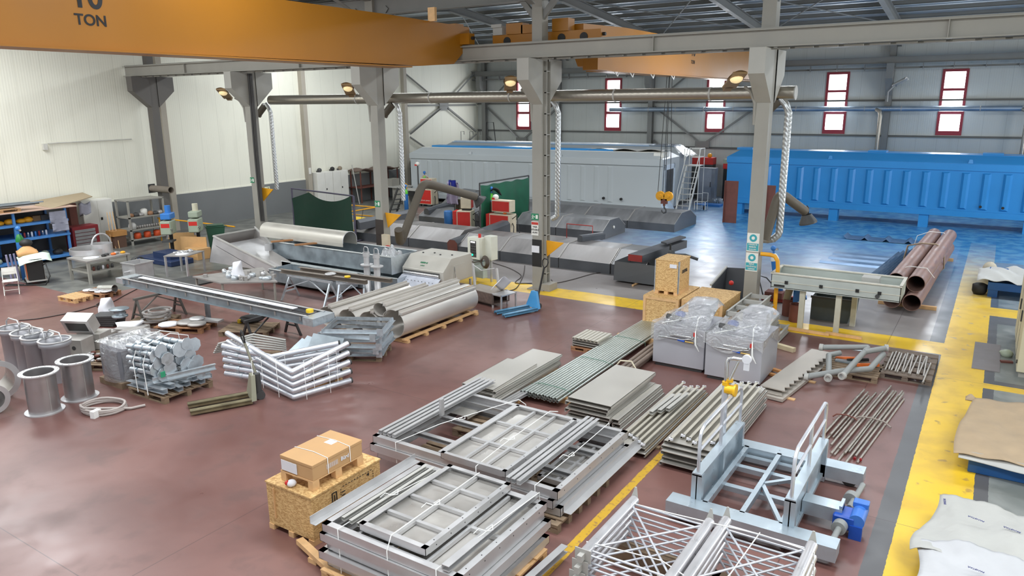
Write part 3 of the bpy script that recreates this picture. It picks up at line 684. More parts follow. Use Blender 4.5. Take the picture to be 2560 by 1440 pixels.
# ================================================================ FAR BAY
def container_body(t, x0, x1, y0, y1, z0, z1, m, top_m, ribs, rib_m=None, dep=.09):
    b = MB()
    e = .32    # chamfered lid
    vs = [(x0, y0, z0), (x1, y0, z0), (x1, y1, z0), (x0, y1, z0), (x0, y0, z1), (x1, y0, z1), (x1, y1, z1), (x0, y1, z1),
          (x0+.5, y0+.55, z1+e), (x1-.5, y0+.55, z1+e), (x1-.5, y1-.55, z1+e), (x0+.5, y1-.55, z1+e)]
    b.add(vs, [(0, 3, 2, 1), (0, 1, 5, 4), (1, 2, 6, 5), (2, 3, 7, 6), (3, 0, 4, 7), (4, 5, 9, 8), (5, 6, 10, 9), (6, 7, 11, 10), (7, 4, 8, 11)])
    link('body', b, m, t)
    b = MB(); b.box(x0+.5, x1-.5, y0+.55, y1-.55, z1+e-.03, z1+e+.02); link('roof', b, top_m, t)
    b = MB(); b.box(x0-.03, x1+.03, y0-.06, y0, z1-.32, z1-.02); b.box(x0-.03, x1+.03, y0-.06, y0, z0, z0+.26); linkp('belt', b, m, t)
    for x in ribs:
        b = MB(); a, c = z0+.34, z1-.42; w = .17
        vs = [(x-w, y0, a), (x+w, y0, a), (x+w, y0, c), (x-w, y0, c), (x-w*.45, y0-dep, a+.06), (x+w*.45, y0-dep, a+.06), (x+w*.45, y0-dep, c-.04), (x-w*.45, y0-dep, c-.04)]
        b.add(vs, [(4, 5, 6, 7), (0, 1, 5, 4), (1, 2, 6, 5), (2, 3, 7, 6), (3, 0, 4, 7)]); link('rib', b, rib_m or m, t)
t = thing('blue_container', 'long glossy blue ribbed tank container on short feet along the back wall', 'container', (0, 39.5, 0))
container_body(t, -12.05, 4.5, 0, 2.5, .6, 3.0, BLUE, BLUE, [-9.95+.795*i for i in range(18)])
for x in (-11.35, -6.65, -2.7, 1.4): b = MB(); b.box(x-.2, x+.2, .02, .5, 0, .62); link('foot', b, BLUE, t)
for x in (-11.4, -5.05, -3.9+3.6, 2.8): b = MB(); b.box(x-.4, x+.4, .7, 1.5, 3.3, 3.42); link('hatch', b, BLUE, t)
for x in (-7.0, -1.1): b = MB(); b.add([(x-.1, -.03, 3.0), (x+.1, -.03, 3.0), (x+.06, .02, 3.17), (x-.06, .02, 3.17), (x-.1, .3, 3.0), (x+.1, .3, 3.0)], [(0, 1, 2, 3), (0, 3, 4), (1, 5, 2)]); link('lifting_lug', b, BLUE, t)
for x in (-.5, .35): b = MB(); b.cyl((x, -.11, 1.1), (x, .0, 1.1), .06, n=12); link('drain_hole', b, BLACK, t)
# white strips painting the whitish sheen on the lid
for x, w in ((-8.2, 1.6), (-2.6, 1.0)): b = MB(); b.box(x, x+w, .6, 1.6, 3.33, 3.35); link('lid_sheen', b, WHITE, t)
LG2 = mat('container_grey_side', (180, 186, 188), .5, 0, .02, .5)
t = thing('grey_container', 'long light grey ribbed tank container with white and blue roof', 'container', (-14.55, 36.75, 0), math.radians(4.5))
container_body(t, -15.9, 0, 0, 3.0, .22, 2.9, LG2, WHITE, [-15.3+.79*i for i in range(8)]+[-7.6+.79*i for i in range(7)], dep=.03)
b = MB(); b.box(0, .02, .25, .62, 1.0, 2.1); b.M = Matrix.Identity(4); link('end_opening', MB().box(0, .04, .45, 1.8, .75, 2.35), DGREY, t)
b = MB(); b.box(0, .07, .25, .45, .3, 2.6); b.box(0, .07, 1.8, 2.0, .3, 2.6); b.box(0, .07, .25, 2.0, 2.35, 2.6); link('door_frame', b, mat('frame_white', (205, 214, 222), .5), t)
b = MB(); b.add([(0, .0, .22), (.55, .3, .1), (.55, .9, .1), (0, .9, .22), (0, 0, .9), (.1, .9, .9)], [(0, 1, 4), (0, 3, 2, 1), (1, 2, 5, 4), (2, 3, 5)]); link('drip_tray', b, mat('tray_blue_white', (190, 206, 222), .4), t)
for x in (-3.2, -2.2): b = MB(); b.cyl((x, -.11, .78), (x, .02, .78), .07, n=12); link('drain_hole', b, BLACK, t)
for k, (x0, x1, y0, y1) in enumerate(((-14.8, -8, .75, 1.6), (-7.6, -3, .7, 1.2))): b = MB(); b.box(x0, x1, y0, y1, 3.24, 3.34); link('roof_panel', b, BLUE, t)
b = MB(); b.grid(lambda u, v: (-4.5+4.2*u, .7+1.9*v, 3.27+.12*abs(math.sin(9*u+4*v))*(1-v)), 16, 6, .02); link('roof_film', b, SACK, t)
b = MB(); b.box(-.6, -.1, .3, 1.4, 3.0, 3.22); b.add([(-.9, .2, 2.98), (-.05, .05, 2.95), (-.05, .9, 3.25), (-.9, .9, 3.25)], [(0, 1, 2, 3)]); link('lid_corner', b, WHITE, t)
for x in (-11.6, -5.8): b = MB(); b.add([(x-.1, -.03, 2.9), (x+.1, -.03, 2.9), (x+.06, .02, 3.07), (x-.06, .02, 3.07), (x-.1, .3, 2.9), (x+.1, .3, 2.9)], [(0, 1, 2, 3), (0, 3, 4), (1, 5, 2)]); link('lifting_lug', b, LG2, t)
t = thing('roofed_container', 'second container behind the grey one, blue and white roof with film draped end', 'container', (-15.15, 40.6, 0), math.radians(3))
container_body(t, -16.2, 0, 0, 2.6, .25, 3.0, LG2, BLUE, [])
b = MB(); b.box(-15.6, -1.8, .65, 1.3, 3.34, 3.42); link('roof_panel', b, mat('container_white_roof', (214, 222, 228), .4), t)
b = MB(); b.grid(lambda u, v: (-1.9+2.1*u+(0.25*v if u > .9 else 0), .3+.9*u*0+1.9*v, 3.42-.55*max(0, u-.7)/.3-.1*abs(math.sin(8*v))), 12, 10, .02); link('film_cover', b, FILM, t)
for x in (-15.2, -14.5, -13.9): b = MB(); b.tube([(x, .9, 3.35), (x, .9, 4.0), (x+.25, .9, 4.0), (x+.25, .9, 3.8)], .02, 6); link('vent_pipe', b, DGREY, t)
b = MB(); b.tube([(-13.2, .8, 3.35), (-13.1, .8, 4.6), (-12.6, .8, 4.6), (-12.45, .8, 3.35)], .03, 6); link('guard_rail', b, BLACK, t)
# ---- dark hood segments lying on the floor
HOODM = mat('primered_steel', (112, 112, 113), .4, .3, .34, 1.1, rvar=.12, stretch=(2.2, .5, 1)); HOODL = mat('bare_steel_hood', (122, 118, 116), .42, .3, .42, .9, rvar=.12, stretch=(2.2, .5, 1))
def hood(x0, x1, y0, y1, mt, label, h1=.36, h2=.78, group='hood segments on the floor', last=False):
    w = y1-y0; s = w*.3; t = thing('hood_segment', label, 'hood', ((x0+x1)/2, (y0+y1)/2, 0), 0, group)
    a, c = -(x1-x0)/2+.015, (x1-x0)/2-.015; q = w/2
    prof = [(-q, 0), (-q, h1), (-q+s, h2), (q-s, h2), (q, h1), (q, 0)]
    b = MB(); vs = [(a, y, z) for y, z in prof]+[(c, y, z) for y, z in prof]
    b.add([vs[i] for i in (1, 2, 3, 4)]+[vs[i] for i in (7, 8, 9, 10)], [(0, 4, 5, 1), (1, 5, 6, 2), (2, 6, 7, 3)]); b.add(vs, [(5, 4, 3, 2, 1, 0), (6, 7, 8, 9, 10, 11)]); link('cover', b, mt, t)
    b = MB(); b.add([(a, -q-.012, 0), (c, -q-.012, 0), (c, -q-.012, h1), (a, -q-.012, h1), (a, q+.012, 0), (c, q+.012, 0), (c, q+.012, h1), (a, q+.012, h1)], [(0, 1, 2, 3), (4, 7, 6, 5), (3, 2, 6, 7)][:2]); b = MB(); b.box(a, c, -q-.012, -q, 0, h1); link('front_skirt', b, DARKP, t); link('back_skirt', MB().box(a, c, q, q+.012, 0, h1), DARKP, t)
    b = MB()
    for e in (a, c):
        for i in range(1, 4): b.bar((e, prof[i][0], prof[i][1]+.006), (e, prof[i+1][0], prof[i+1][1]+.006), .03, .02, up=(1, 0, 0))
    linkp('weld_edge', b, STEELD, t); return t
seg = [(-23.4, -20.1), (-20.05, -17.0)]
hood(-23.5, -20.4, 23.5, 25.9, HOODL, 'leftmost hood segment of the front row, dark block on top'); hood(-20.4, -18.0, 23.5, 25.9, HOODL, 'hood segment of the front row left of the brown ended beam')
fr = [(-17.5, -15.5, 'hood segment right of the brown ended beam, behind the control cabinet'), (-15.5, -12.95, 'hood segment of the front row left of the laddered column'), (-12.95, -10.9+.0, 'hood segment of the front row right of the laddered column')]
for (x0, x1, lab) in fr: hood(x0, x1, 23.05, 25.5, HOODL, lab)
hood(-10.88, -9.6, 23.05, 25.5, HOODM, 'dark end hood segment of the front row behind the grey bin')
for x0, x1, lab in ((-18.6, -16.4, 'hood segment of the middle row beside the green screen'), (-16.4, -14.05, 'hood segment of the middle row behind the red frame, white spot on its end')): t = hood(x0, x1, 28.9, 31.2, HOODM, lab)
b = MB(); b.sphere((1.19, -.1, .42), .05, 8, 6, 1.5); link('white_spot', b, WHITE, t)
for i in range(4):
    x1 = -12.1-2.35*i; hood(x1-2.35, x1, 32.3, 35.2, HOODM, 'dark hood segment before the grey container, %s from the right end' % ['first', 'second', 'third', 'fourth', 'fifth'][i])
for i in range(2): hood(-22.4-2.0*i, -20.4-2.0*i, 28.95, 31.2, HOODM, ['hood segment behind the red welder with the blue cylinder stub', 'hood segment with a dark square tube beside the hanging overalls'][i], h1=.3, h2=.62)
t = thing('upturned_hood', 'large curved dark steel cover behind the extraction hood', 'hood', (-24.0, 33.5, 0))
b = MB(); b.add([(-2.2, -1, 0), (2.2, -1, 0), (2.2, 1, 0), (-2.2, 1, 0), (-1.2, -.5, 1.15), (1.6, -.5, 1.0), (1.6, .5, 1.0), (-1.2, .5, 1.15)], [(0, 1, 5, 4), (1, 2, 6, 5), (2, 3, 7, 6), (3, 0, 4, 7), (4, 5, 6, 7)]); link('shell', b, HOODM, t); link('rim', MB().box(-2.25, 2.25, -1.05, 1.05, 0, .12), DARKP, t)
# square tubes across the hoods
def sq_tube(a, c, w, label, endm=RUST):
    t = thing('square_tube', label, 'beam', (0, 0, 0), 0, 'square tubes on the hoods'); a = Vector(a); c = Vector(c); d = (c-a).normalized()
    b = MB(); b.profile([(-w/2, -w/2), (w/2, -w/2), (w/2, w*.25), (w*.25, w/2), (-w*.25, w/2), (-w/2, w*.25)], a, c); link('tube', b, DARKP, t)
    b = MB(); b.profile([(-w*.49, -w*.49), (w*.49, -w*.49), (w*.49, w*.24), (w*.24, w*.49), (-w*.24, w*.49), (-w*.49, w*.24)], a-d*.01, a); link('end_cap', b, endm, t); return t
sq_tube((-17.72, 23.0, .35), (-17.72, 26.8, .62), .5, 'dark square tube with brown end lying between two hood segments')
sq_tube((-23.0, 23.2, .75), (-22.2, 25.8, .95), .42, 'dark square tube on the leftmost hood segment', DARKP)
sq_tube((-24.0, 29.1, .5), (-23.8, 31.0, .7), .36, 'dark square tube on the hood segment by the overalls', DARKP)
sq_tube((-20.75, 28.9, .5), (-20.3, 30.6, .7), .36, 'short dark square tube beside the green screen', DARKP)
sq_tube((-12.75, 24.3, .9), (-12.45, 25.6, .84), .24, 'dark square bar lying right of the laddered column', DARKP)
# dark bin with upturned trough parts
t = thing('steel_bin', 'large dark grey steel bin full of dark parts behind the tall crate', 'bin', (-9.3, 22.6, 0))
b = MB()
vs = [(-1.0, -.55, .07), (.75, -.55, .07), (.75, .7, .07), (-1.0, .7, .07), (-.95, -.6, .72), (.95, -.65, .72), (.95, .75, .72), (-.95, .75, .72)]
b.add(vs, [(0, 3, 2, 1), (0, 1, 5, 4), (1, 2, 6, 5), (2, 3, 7, 6), (3, 0, 4, 7)]); b.add([tuple(Vector(p)*.97+Vector((0, 0, .03))) for p in vs], [(0, 1, 2, 3), (4, 5, 1, 0), (5, 6, 2, 1), (6, 7, 3, 2), (7, 4, 0, 3)]); link('bin_body', b, mat('bin_grey', (92, 94, 96), .55, .1, .06, 1), t)
for y in (-.3, .4): link('skid', MB().cyl((-.2, y-.5, .035), (-.2, y+.3, .035), .035, n=8), WOODN, t)
t = thing('angled_trough', 'dark trough part with red end lying on the grey bin', 'trough', (-9.6, 22.75, .8))
b = MB(); b.add([(-.35, -.35, -.1), (.15, -.35, -.1), (.15, -.35, .12), (-.35, -.35, .12), (.55, 1.3, .2), (1.05, 1.3, .2), (1.05, 1.3, .45), (.55, 1.3, .45)], [(0, 4, 5, 1), (1, 5, 6, 2), (2, 6, 7, 3), (3, 7, 4, 0), (4, 7, 6, 5)]); link('body', b, DARKP, t)
link('red_end', MB().add([(-.35, -.36, -.1), (.15, -.36, -.1), (.15, -.36, .12), (-.35, -.36, .12)], [(0, 1, 2, 3)]), REDP, t)
link('lid', MB().bar((.5, .6, .42), (.9, 1.3, .56), .3, .05), DARKP, t)
t = thing('roller', 'dark roller with handle standing on the grey bin', 'roller', (-8.75, 23.0, .72))
link('drum', MB().cyl((0, 0, .2), (.12, 0, .2), .17, n=14), DGREY, t); link('shaft', MB().tube([(0, 0, .2), (.5, .1, .22), (.9, .2, .1)], .05), DGREY, t); link('pin', MB().cyl((.02, 0, .3), (.02, 0, .55), .03), BLACK, t)
b = MB(); b.bar((-8.9, 22.4, .78), (-8.2, 22.9, .86), .3, .2); solo('dark_profile', b, DARKP, 'dark profile lying across the right side of the grey bin', 'profile')
# brown primered channels standing upright
for x, y, h, lab in ((-11.1, 36.3, 2.05, 'brown primered steel channel standing before the blue container end'), (-8.95, 35.6, 2.0, 'narrow brown primered channel standing behind the right drop duct')):
    t = thing('standing_channel', lab, 'channel', (x, y, 0), 0)
    b = MB(); b.box(0, .62, 0, .02, 0, h) if x < -10 else b.box(0, .4, 0, .02, 0, h); link('web', b, RUST, t)
    b = MB(); b.box(-.02, 0, -.12, .1, -0, h); link('flange', b, RUST, t)
# stair platform between the containers
t = thing('stair_platform', 'white tubular access stair with platform and guard rails', 'stairs', (-14.5, 40.3, 0))
b = MB()
b.box(-.1, .75, -.3, .5, 2.35, 2.4); link('platform', b, FLAT, t)
b = MB()
for x, y in ((-.1, -.3), (.75, -.3), (.75, .5), (-.1, .5)): b.cyl((x, y, 0), (x, y, 3.3), .025, n=6)
for z in (2.85, 3.3):
    b.cyl((-.1, .5, z), (.75, .5, z), .025, n=6); b.cyl((.75, -.3, z), (.75, .5, z), .025, n=6); b.cyl((.3, -.3, z), (.75, -.3, z), .025, n=6)
b.cyl((-.1, -.3, .8), (.75, .5, .8), .02, n=6)
linkp('post', b, WHITE, t)
for y in (-.28, .45): b = MB(); b.bar((y+.32, -.28, 2.35), (y+.32, -1.7, 0), .05, .12); link('stringer', b, WHITE, t)
for y in (-.28, .45): b = MB(); b.tube([(y+.32, -.2, 3.3), (y+.32, -1.55, 1.1), (y+.32, -1.6, .2)], .022, 6); link('handrail', b, WHITE, t)
for k in range(7): b = MB(); b.box(.05, .76, -.45-.17*k-.09, -.45-.17*k+.09, 2.05-.29*k, 2.08-.29*k); link('tread', b, FLAT, t)
t = thing('grey_cabinet', 'grey two door steel cabinet at the back between the containers', 'cabinet', (-14.9, 43.3, 0))
link('body', MB().box(0, 1.0, 0, .5, 0, 2.0), mat('cabinet_grey', (140, 144, 150), .5), t); link('door', MB().box(.04, .8, -.03, 0, .2, 1.95), mat('cabinet_door', (160, 164, 172), .5), t); link('handle', MB().box(.74, .77, -.06, -.03, .9, 1.2), BLACK, t)
t = thing('red_machine', 'dark machine with red top band against the back wall', 'machine', (-13.7, 44.5, 0))
link('body', MB().box(-.1, 1.3, 0, .7, 0, 1.9), BLACK, t); link('red_band', MB().box(-.12, 1.32, -.04, .7, 1.9, 2.2), RED, t); link('top_plate', MB().box(-.15, 1.3, 0, .7, 2.2, 2.45), DRILLG, t)
t = thing('red_machine', 'low red cabinet top behind the stair platform', 'machine', (-15.8, 44.6, 0))
link('body', MB().box(-.3, 1.3, 0, .6, 0, 2.1), DGREY, t); link('red_band', MB().box(-.32, 1.32, -.04, .6, 2.1, 2.5), RED, t); link('beacon', MB().sphere((1.0, .3, 2.62), .14), YEL, t)
for k, x in enumerate((-13.6, -13.28)): b = MB(); b.lathe([(0, 0), (.13, 0), (.14, .34), (.11, .35), (0, .34)], 14); solo('paint_pail', b, mat('pail_grey', (170, 178, 186), .35, .5), ['left silver paint pail by the back machines', 'right silver paint pail by the back machines'][k], 'pail', (x, 42.6, 0), group='paint pails')
t = thing('trolley', 'small white tubular trolley on the blue floor by the stair platform', 'trolley', (-13.9, 40.0, 0))
b = MB()
for x in (0, .6): b.tube([(x, 0, 0), (x, 0, .45), (x, .4, .45), (x, .4, 0)], .02, 6)
b.cyl((0, 0, .45), (.6, 0, .45), .02, n=6); b.tube([(.6, .4, .45), (.6, .4, .9), (.3, .4, .9)], .02, 6); link('frame', b, WHITE, t); link('tray', MB().box(0, .6, 0, .4, .28, .31), BLUET, t); link('wheel', MB().cyl((.45, .2, .1), (.5, .2, .1), .1), BLACK, t)
b = MB(); b.box(-13.8, -13.0, 41.6, 42.2, 0, .12); b.box(-14.2, -13.9, 41.9, 42.5, 0, .1); solo('painted_parts', b, BLUET, 'small blue sprayed parts lying near the paint pails', 'parts')
# ---- welding sets
def welder(x, y, lab, cyl=None, rz_=0, front=1, upper=True, w=.95):
    t = thing('welding_set', lab, 'welder', (x, y, 0), rz_, 'red welding sets')
    link('side_panel', MB().box(-.18, .0, 0, .6, .12, .98), RED, t)
    link('power_unit', MB().box(0, w, 0, .62, .12, 1.0), CREAM, t, bevel=.01)
    k = MB(); k.box(.05, w-.05, -.012, 0, .17, .95)
    f = link('front_panel', k, RED, t)
    if w > .9:
        k = MB(); add_text(k, 'Fine arc power', .12, (w/2, -.014, .36), (1, 0, 0), (0, 0, 1)); link('lettering', k, WHITE, f)
    if upper:
        link('wire_feeder', MB().box(.1, w+.02, .05, .5, 1.1, 1.62), CREAM, t, bevel=.01)
        link('feeder_panel', MB().box(.14, w-.02, .035, .05, 1.14, 1.57), RED, t)
    for s in (.05, w-.12): link('wheel', MB().cyl((s, .1, .07), (s+.05, .1, .07), .07), BLACK, t)
    b = MB(); b.tube([(w, .3, .8), (w+.3, .2, 1.0), (w+.5, 0, .4), (w+.75, -.1, .03), (w+1.3, .1, .02), (w+1.6, .6, .02)], .022, 6); b.tube([(w, .3, .6), (w+.2, .1, .5), (w+.3, -.1, .03), (w+.5, -.3, .02)], .022, 6)
    link('cable', b, BLACK, t)
    return t
def gas_cyl(x, y, z, lab, h=1.5, r=.115, tilt=0, shoulder=None, name='gas_cylinder', cat='cylinder', body=BLUET):
    t = thing(name, lab, cat, (x, y, z), 0, 'gas cylinders'); t.rotation_euler = (0, tilt, 0)
    link('bottle', MB().lathe([(0, 0), (r, 0), (r, h*.8)], 14), body, t)
    link('shoulder', MB().lathe([(r, h*.8), (r*.98, h*.86), (r*.6, h*.94), (.03, h*.97)], 14), shoulder or mat('shoulder_green', (96, 200, 60), .4), t)
    b = MB(); b.cyl((0, 0, h*.96), (0, 0, h*1.04), .035); b.sphere((0, 0, h*1.08), .085, 10, 6); link('valve', b, BLUET, t); b = MB(); b.cyl((.05, 0, h*1.05), (.14, 0, h*1.05), .035); link('gauge', b, STEELB, t)
    return t
def helmet(p, lab, m1=WHITE, m2=RED):
    t = thing('welding_helmet', lab, 'helmet', p, 0, 'welding helmets'); link('shell', MB().sphere((0, 0, .11), .14, 12, 8, .9), m1, t); b = MB(); b.box(-.12, .02, -.14, -.06, 0, .09); link('visor', b, m2, t)
h1 = welder(-28.25, 33.6, 'red welding set under the bend of the extraction arm', w=.95)
gas_cyl(-28.35, 34.3, 0, 'blue gas cylinder behind the far left welding set', 1.75)
helmet((-28.5, 33.9, 2.3), 'white and red helmet on the post above the far left welding set')
b = MB(); b.cyl((-28.5, 33.9, 0), (-28.5, 33.9, 2.3), .04, n=6); solo('stand_pole', b, DGREY, 'thin dark pole carrying the white and red helmet', 'pole')
b = MB(); b.grid(lambda u, v: (-28.1+.5*u, 33.75+.3*v, 1.65+.14*math.sin(3*u+2*v)), 5, 4, .04); solo('work_glove', b, mat('glove_tan', (190, 160, 120), .8), 'tan work glove lying on the far left welding set', 'glove')
welder(-20.75, 27.3, 'red welding set with blue side cylinder stub in front of the overalls', rz_=.35, w=.7, upper=False)
b = MB(); b.lathe([(0, 0), (.19, 0), (.2, .95), (.17, 1.0), (0, 1.0)], 16); solo('blue_drum', b, mat('drum_blue', (40, 100, 160), .45), 'blue drum standing left of the middle welding set', 'drum', (-21.15, 27.2, 0))
t = thing('wire_feeder', 'cream and red wire feeder on top of the middle welding set', 'feeder', (-20.65, 27.5, 1.0), .35); link('body', MB().box(0, .5, 0, .4, .1, .62), CREAM, t, bevel=.02); link('side', MB().box(.5, .51, .02, .38, .12, .6), RED, t); link('base', MB().box(.05, .45, .05, .35, 0, .1), BLACK, t)
helmet((-20.45, 27.7, 1.62), 'white and red helmet on the cream wire feeder')
welder(-18.95, 27.35, 'large red welding set in front of the green screen', w=1.05)
gas_cyl(-19.25, 28.0, .0, 'blue gas cylinder with green shoulder before the green screen', 1.9)
helmet((-18.75, 27.6, 1.62), 'white helmet on the left of the large red welding set')
b = MB(); b.grid(lambda u, v: (-19.3+.5*u, 27.95+.2*v, 1.95+.15*math.sin(2.5*u+2*v)), 5, 4, .08); solo('leather_apron', b, BLACK, 'dark leather jacket hung by the blue cylinder at the green screen', 'jacket')
b = MB(); b.sphere((-18.2, 27.5, 1.05), .09, 8, 6, .5); solo('orange_rag', b, ORG, 'orange rag between the units of the large welding set', 'rag')
b = MB(); b.grid(lambda u, v: (-19.35+.35*u+.05*v, 27.9-.1*u, 1.5-1.1*v+.04*math.sin(9*u)), 6, 8, .03); solo('brown_apron', b, mat('leather_brown', (92, 76, 60), .8), 'brown leather apron hanging left of the large welding set', 'apron')
# overalls hanging
t = thing('overalls', 'grey and blue work overalls hanging from a post', 'clothing', (-21.6, 28.2, 0))
b = MB(); b.grid(lambda u, v: (-.35+.7*u+.05*math.sin(6*v), .08*math.sin(12*u), 2.2-1.0*v), 12, 8, .05); link('jacket', b, mat('cloth_grey_violet', (150, 140, 160), .8, 0, .1), t)
b = MB(); b.grid(lambda u, v: (-.2+.4*u, -.06+.08*math.sin(9*u), 2.3-.3*v), 8, 4, .05); link('collar', b, mat('cloth_blue', (60, 70, 170), .8), t)
b = MB(); b.grid(lambda u, v: (.05+.5*u, .1+.06*math.sin(9*u), 1.4-1.1*v), 8, 6, .05); link('apron', b, mat('leather_olive', (96, 86, 70), .8), t); link('post', MB().cyl((0, .1, 0), (0, .1, 2.2), .03, n=6), DGREY, t)
# ---- green screens
t = thing('welding_screen', 'bright green welding curtain in a dark frame before the grey container', 'screen', (-19.3, 27.15, 0))
y1 = 4.15
b = MB(); b.cyl((0, 0, 0), (0, 0, 2.35), .035, n=8); b.cyl((0, y1, 0), (0, y1, 2.35), .035, n=8); b.cyl((0, 0, 2.35), (0, y1, 2.35), .035, n=8); b.cyl((-.3, 0, .03), (.3, 0, .03), .03, n=6); b.cyl((-.3, y1, .03), (.3, y1, .03), .03, n=6); link('frame', b, DGREY, t)
b = MB(); b.grid(lambda u, v: (.04*math.sin(14*u)+.03*math.sin(5*v), .06+(y1-.12)*u, 2.26-2.1*v-.05*math.sin(math.pi*u*4)**2*(1-v)), 28, 10, 0); link('curtain', b, GREEN, t)
t = thing('welding_screen', 'dark green tarpaulin screen sagging from a frame at the railing', 'screen', (-26.9, 23.1, 0))
w = 3.85
b = MB(); b.cyl((0, 0, 0), (0, 0, 2.15), .04, n=8); b.cyl((w, 0, 0), (w, 0, 2.0), .05, n=8); b.cyl((0, 0, 2.12), (w, 0, 2.0), .035, n=8); b.cyl((0, -.4, .04), (0, .4, .04), .04, n=6); b.cyl((w, -.4, .04), (w, .4, .04), .04, n=6); link('frame', b, mat('frame_violet', (84, 80, 96), .5), t)
def sag(u, v):
    top = 2.02-.33*math.sin(math.pi*min(1, max(0, (u-.3)/.7)))-(.34*(.3-u)/.3 if u < .3 else 0)
    return (.04+(w-.08)*u, -.06+.05*math.sin(10*u+3*v), top*(1-v)+.05*v)
b = MB(); b.grid(sag, 24, 10, 0); link('tarpaulin', b, GREENPLACE if False else GREEND, t)
# ---- yellow railings round the pit
def railing(name, pts, zs, lab, posts, r=.03):
    t = thing(name, lab, 'railing', (0, 0, 0), 0, 'yellow railings')
    for z in zs:
        b = MB(); b.tube([(x, y, z) for x, y in pts], r, 8); link('rail', b, YEL, t)
    for x, y in posts: b = MB(); b.cyl((x, y, 0), (x, y, max(zs)), r, n=8); link('post', b, YEL, t)
railing('railing', [(-30.2, 26.3), (-24.9, 26.4)], (1.0, .55), 'yellow pit railing in front of the white double cabinet', [(-30.2, 26.3), (-27.5, 26.35), (-24.9, 26.4)])
railing('railing', [(-24.9, 26.4), (-24.9, 23.4)], (1.0, .55, .1), 'yellow pit railing behind the right end of the dark green screen', [(-24.9, 25.0)])
railing('railing', [(-31.0, 19.0), (-25.9, 19.15)], (1.0,), 'yellow railing behind the green waste bin', [(-30.9, 19.0), (-28.5, 19.1)])
for k in range(3): b = MB(); x = -24.86; b.cyl((x, 23.6+.8*k, .1), (x, 23.9+.8*k, 1.0), .012, n=5); solo('net_cord', b, BLACK, 'thin black net cord tied on the yellow pit railing', 'cord', group='net cords')
def flat_mark(pts, lab):
    n = len(pts); b = MB(); b.add([(x, y, .004) for x, y in pts]+[(x, y, 0) for x, y in pts], [tuple(range(n))]+[(i+n, (i+1) % n+n, (i+1) % n, i) for i in range(n)]); return solo('floor_marking', b, YELB, lab, 'marking', group='yellow floor patches')
q = [G(1004, 556), G(1056, 561), G(1022, 571), G(1006, 570)]; flat_mark([(p.x, p.y) for p in q], 'yellow floor patch right of the column with dark plate')
q = [G(889, 541), G(935, 547), G(932, 553), G(889, 549)]; flat_mark([(p.x, p.y) for p in q], 'yellow floor strip behind the pit railing')
for p, lab in (((-18.22, 20.0, 1.75), 'orange yellow bracket plate on the column behind the flanged pipes'), ((-24.97, 20.0, 2.3), 'orange yellow bracket plate on the column with black cables'), ((-11.57, 20.0, 1.35), 'orange yellow bracket plate low on the laddered column')):
    b = MB(); x, y, z = p; b.add([(x-.2, y, z+.25), (x+.45, y+.1, z+.2), (x-.15, y+.05, z-.3), (x-.2, y+.04, z+.25), (x+.45, y+.14, z+.2), (x-.15, y+.09, z-.3)], [(0, 1, 2), (5, 4, 3), (0, 3, 4, 1), (1, 4, 5, 2), (2, 5, 3, 0)]); solo('bracket_plate', b, YEL, lab, 'bracket', group='yellow bracket plates')
t = thing('socket_box', 'cream socket box with red plugs on the column behind the flanged pipes', 'socket', (-18.25, 19.82, 1.05)); link('box', MB().box(-.15, .15, -.1, .03, -.25, .2), CREAM, t)
for dx in (.1, .18): link('plug', MB().cyl((dx, -.12, -.18), (dx+.04, -.14, -.3), .05), RED, t)
b = MB(); b.tube([(.15, -.12, -.25), (.3, -.1, -.6), (.35, 0, -1.0)], .012, 5); b.tube([(-.12, -.08, -.2), (-.3, 0, -.5), (-.25, 0, -1.0)], .012, 5); link('cable', b, BLACK, t)
t = thing('tube_stand', 'thin red tube stand standing before the middle hood row', 'frame', (-15.45, 28.2, 0)); b = MB(); b.tube([(0, 0, 0), (0, 0, .7), (1.25, 0, .7), (1.25, 0, 0)], .025, 6); b.cyl((0, 0, .05), (1.25, 0, .05), .02, n=6); link('tube', b, REDP, t)
# ---- sheets and big pipes right of the column with signs
STB = mat('sheet_blue_grey', (104, 128, 156), .35, .35, .15, 2)
for i in range(4):
    x = -4.85+.83*i; y = 34.3-.0*i
    b = MB(); b.profile([(-.42, .12), (-.4, .13), (-.26, .01), (.26, .01), (.4, .13), (.42, .12), (.28, 0), (-.28, 0)], (x, y, .02), (x, y+1.0, .02)); solo('folded_sheet', b, STB, '%s folded trapezoid sheet of the row on the blue floor' % ['leftmost', 'second', 'third', 'rightmost'][i], 'sheet', group='folded trapezoid sheets')
for i, (x0, y0, l, lab) in enumerate(((-5.0, 30.2, 2.7, 'back flat dark sheet profile on the bluish floor'), (-5.0, 29.4, 2.5, 'middle flat dark sheet profile on the bluish floor'), (-5.15, 28.5, 2.5, 'front flat dark sheet profile on the bluish floor'))):
    b = MB(); b.profile([(-.28, 0), (-.2, .07), (.2, .07), (.28, 0), (.26, 0), (.18, .055), (-.18, .055), (-.26, 0)], (x0, y0+.5, 0), (x0+l, y0+.5, 0)); solo('folded_profile', b, STB, lab, 'profile', group='flat profiles on the bluish floor')
for i in range(4):
    k, j = i % 2, i//2
    b = MB(); x0, y0 = -5.75+.1*j, 25.9+.75*(1-k)+0; z = .075*j; b.profile([(-.3, 0), (-.22, .07), (.22, .07), (.3, 0), (.28, 0), (.2, .055), (-.2, .055), (-.28, 0)], (x0+.25*(1-k), y0, z), (x0+1.9+.25*(1-k), y0, z)); solo('folded_profile', b, mat('sheet_dark_shine', (112, 118, 126), .3, .5, .12, 3), 'silvery folded profile in the small stack left of the trough table, %s %s' % (['front', 'back'][k], ['lower', 'upper'][j]), 'profile', group='small stack of folded profiles')
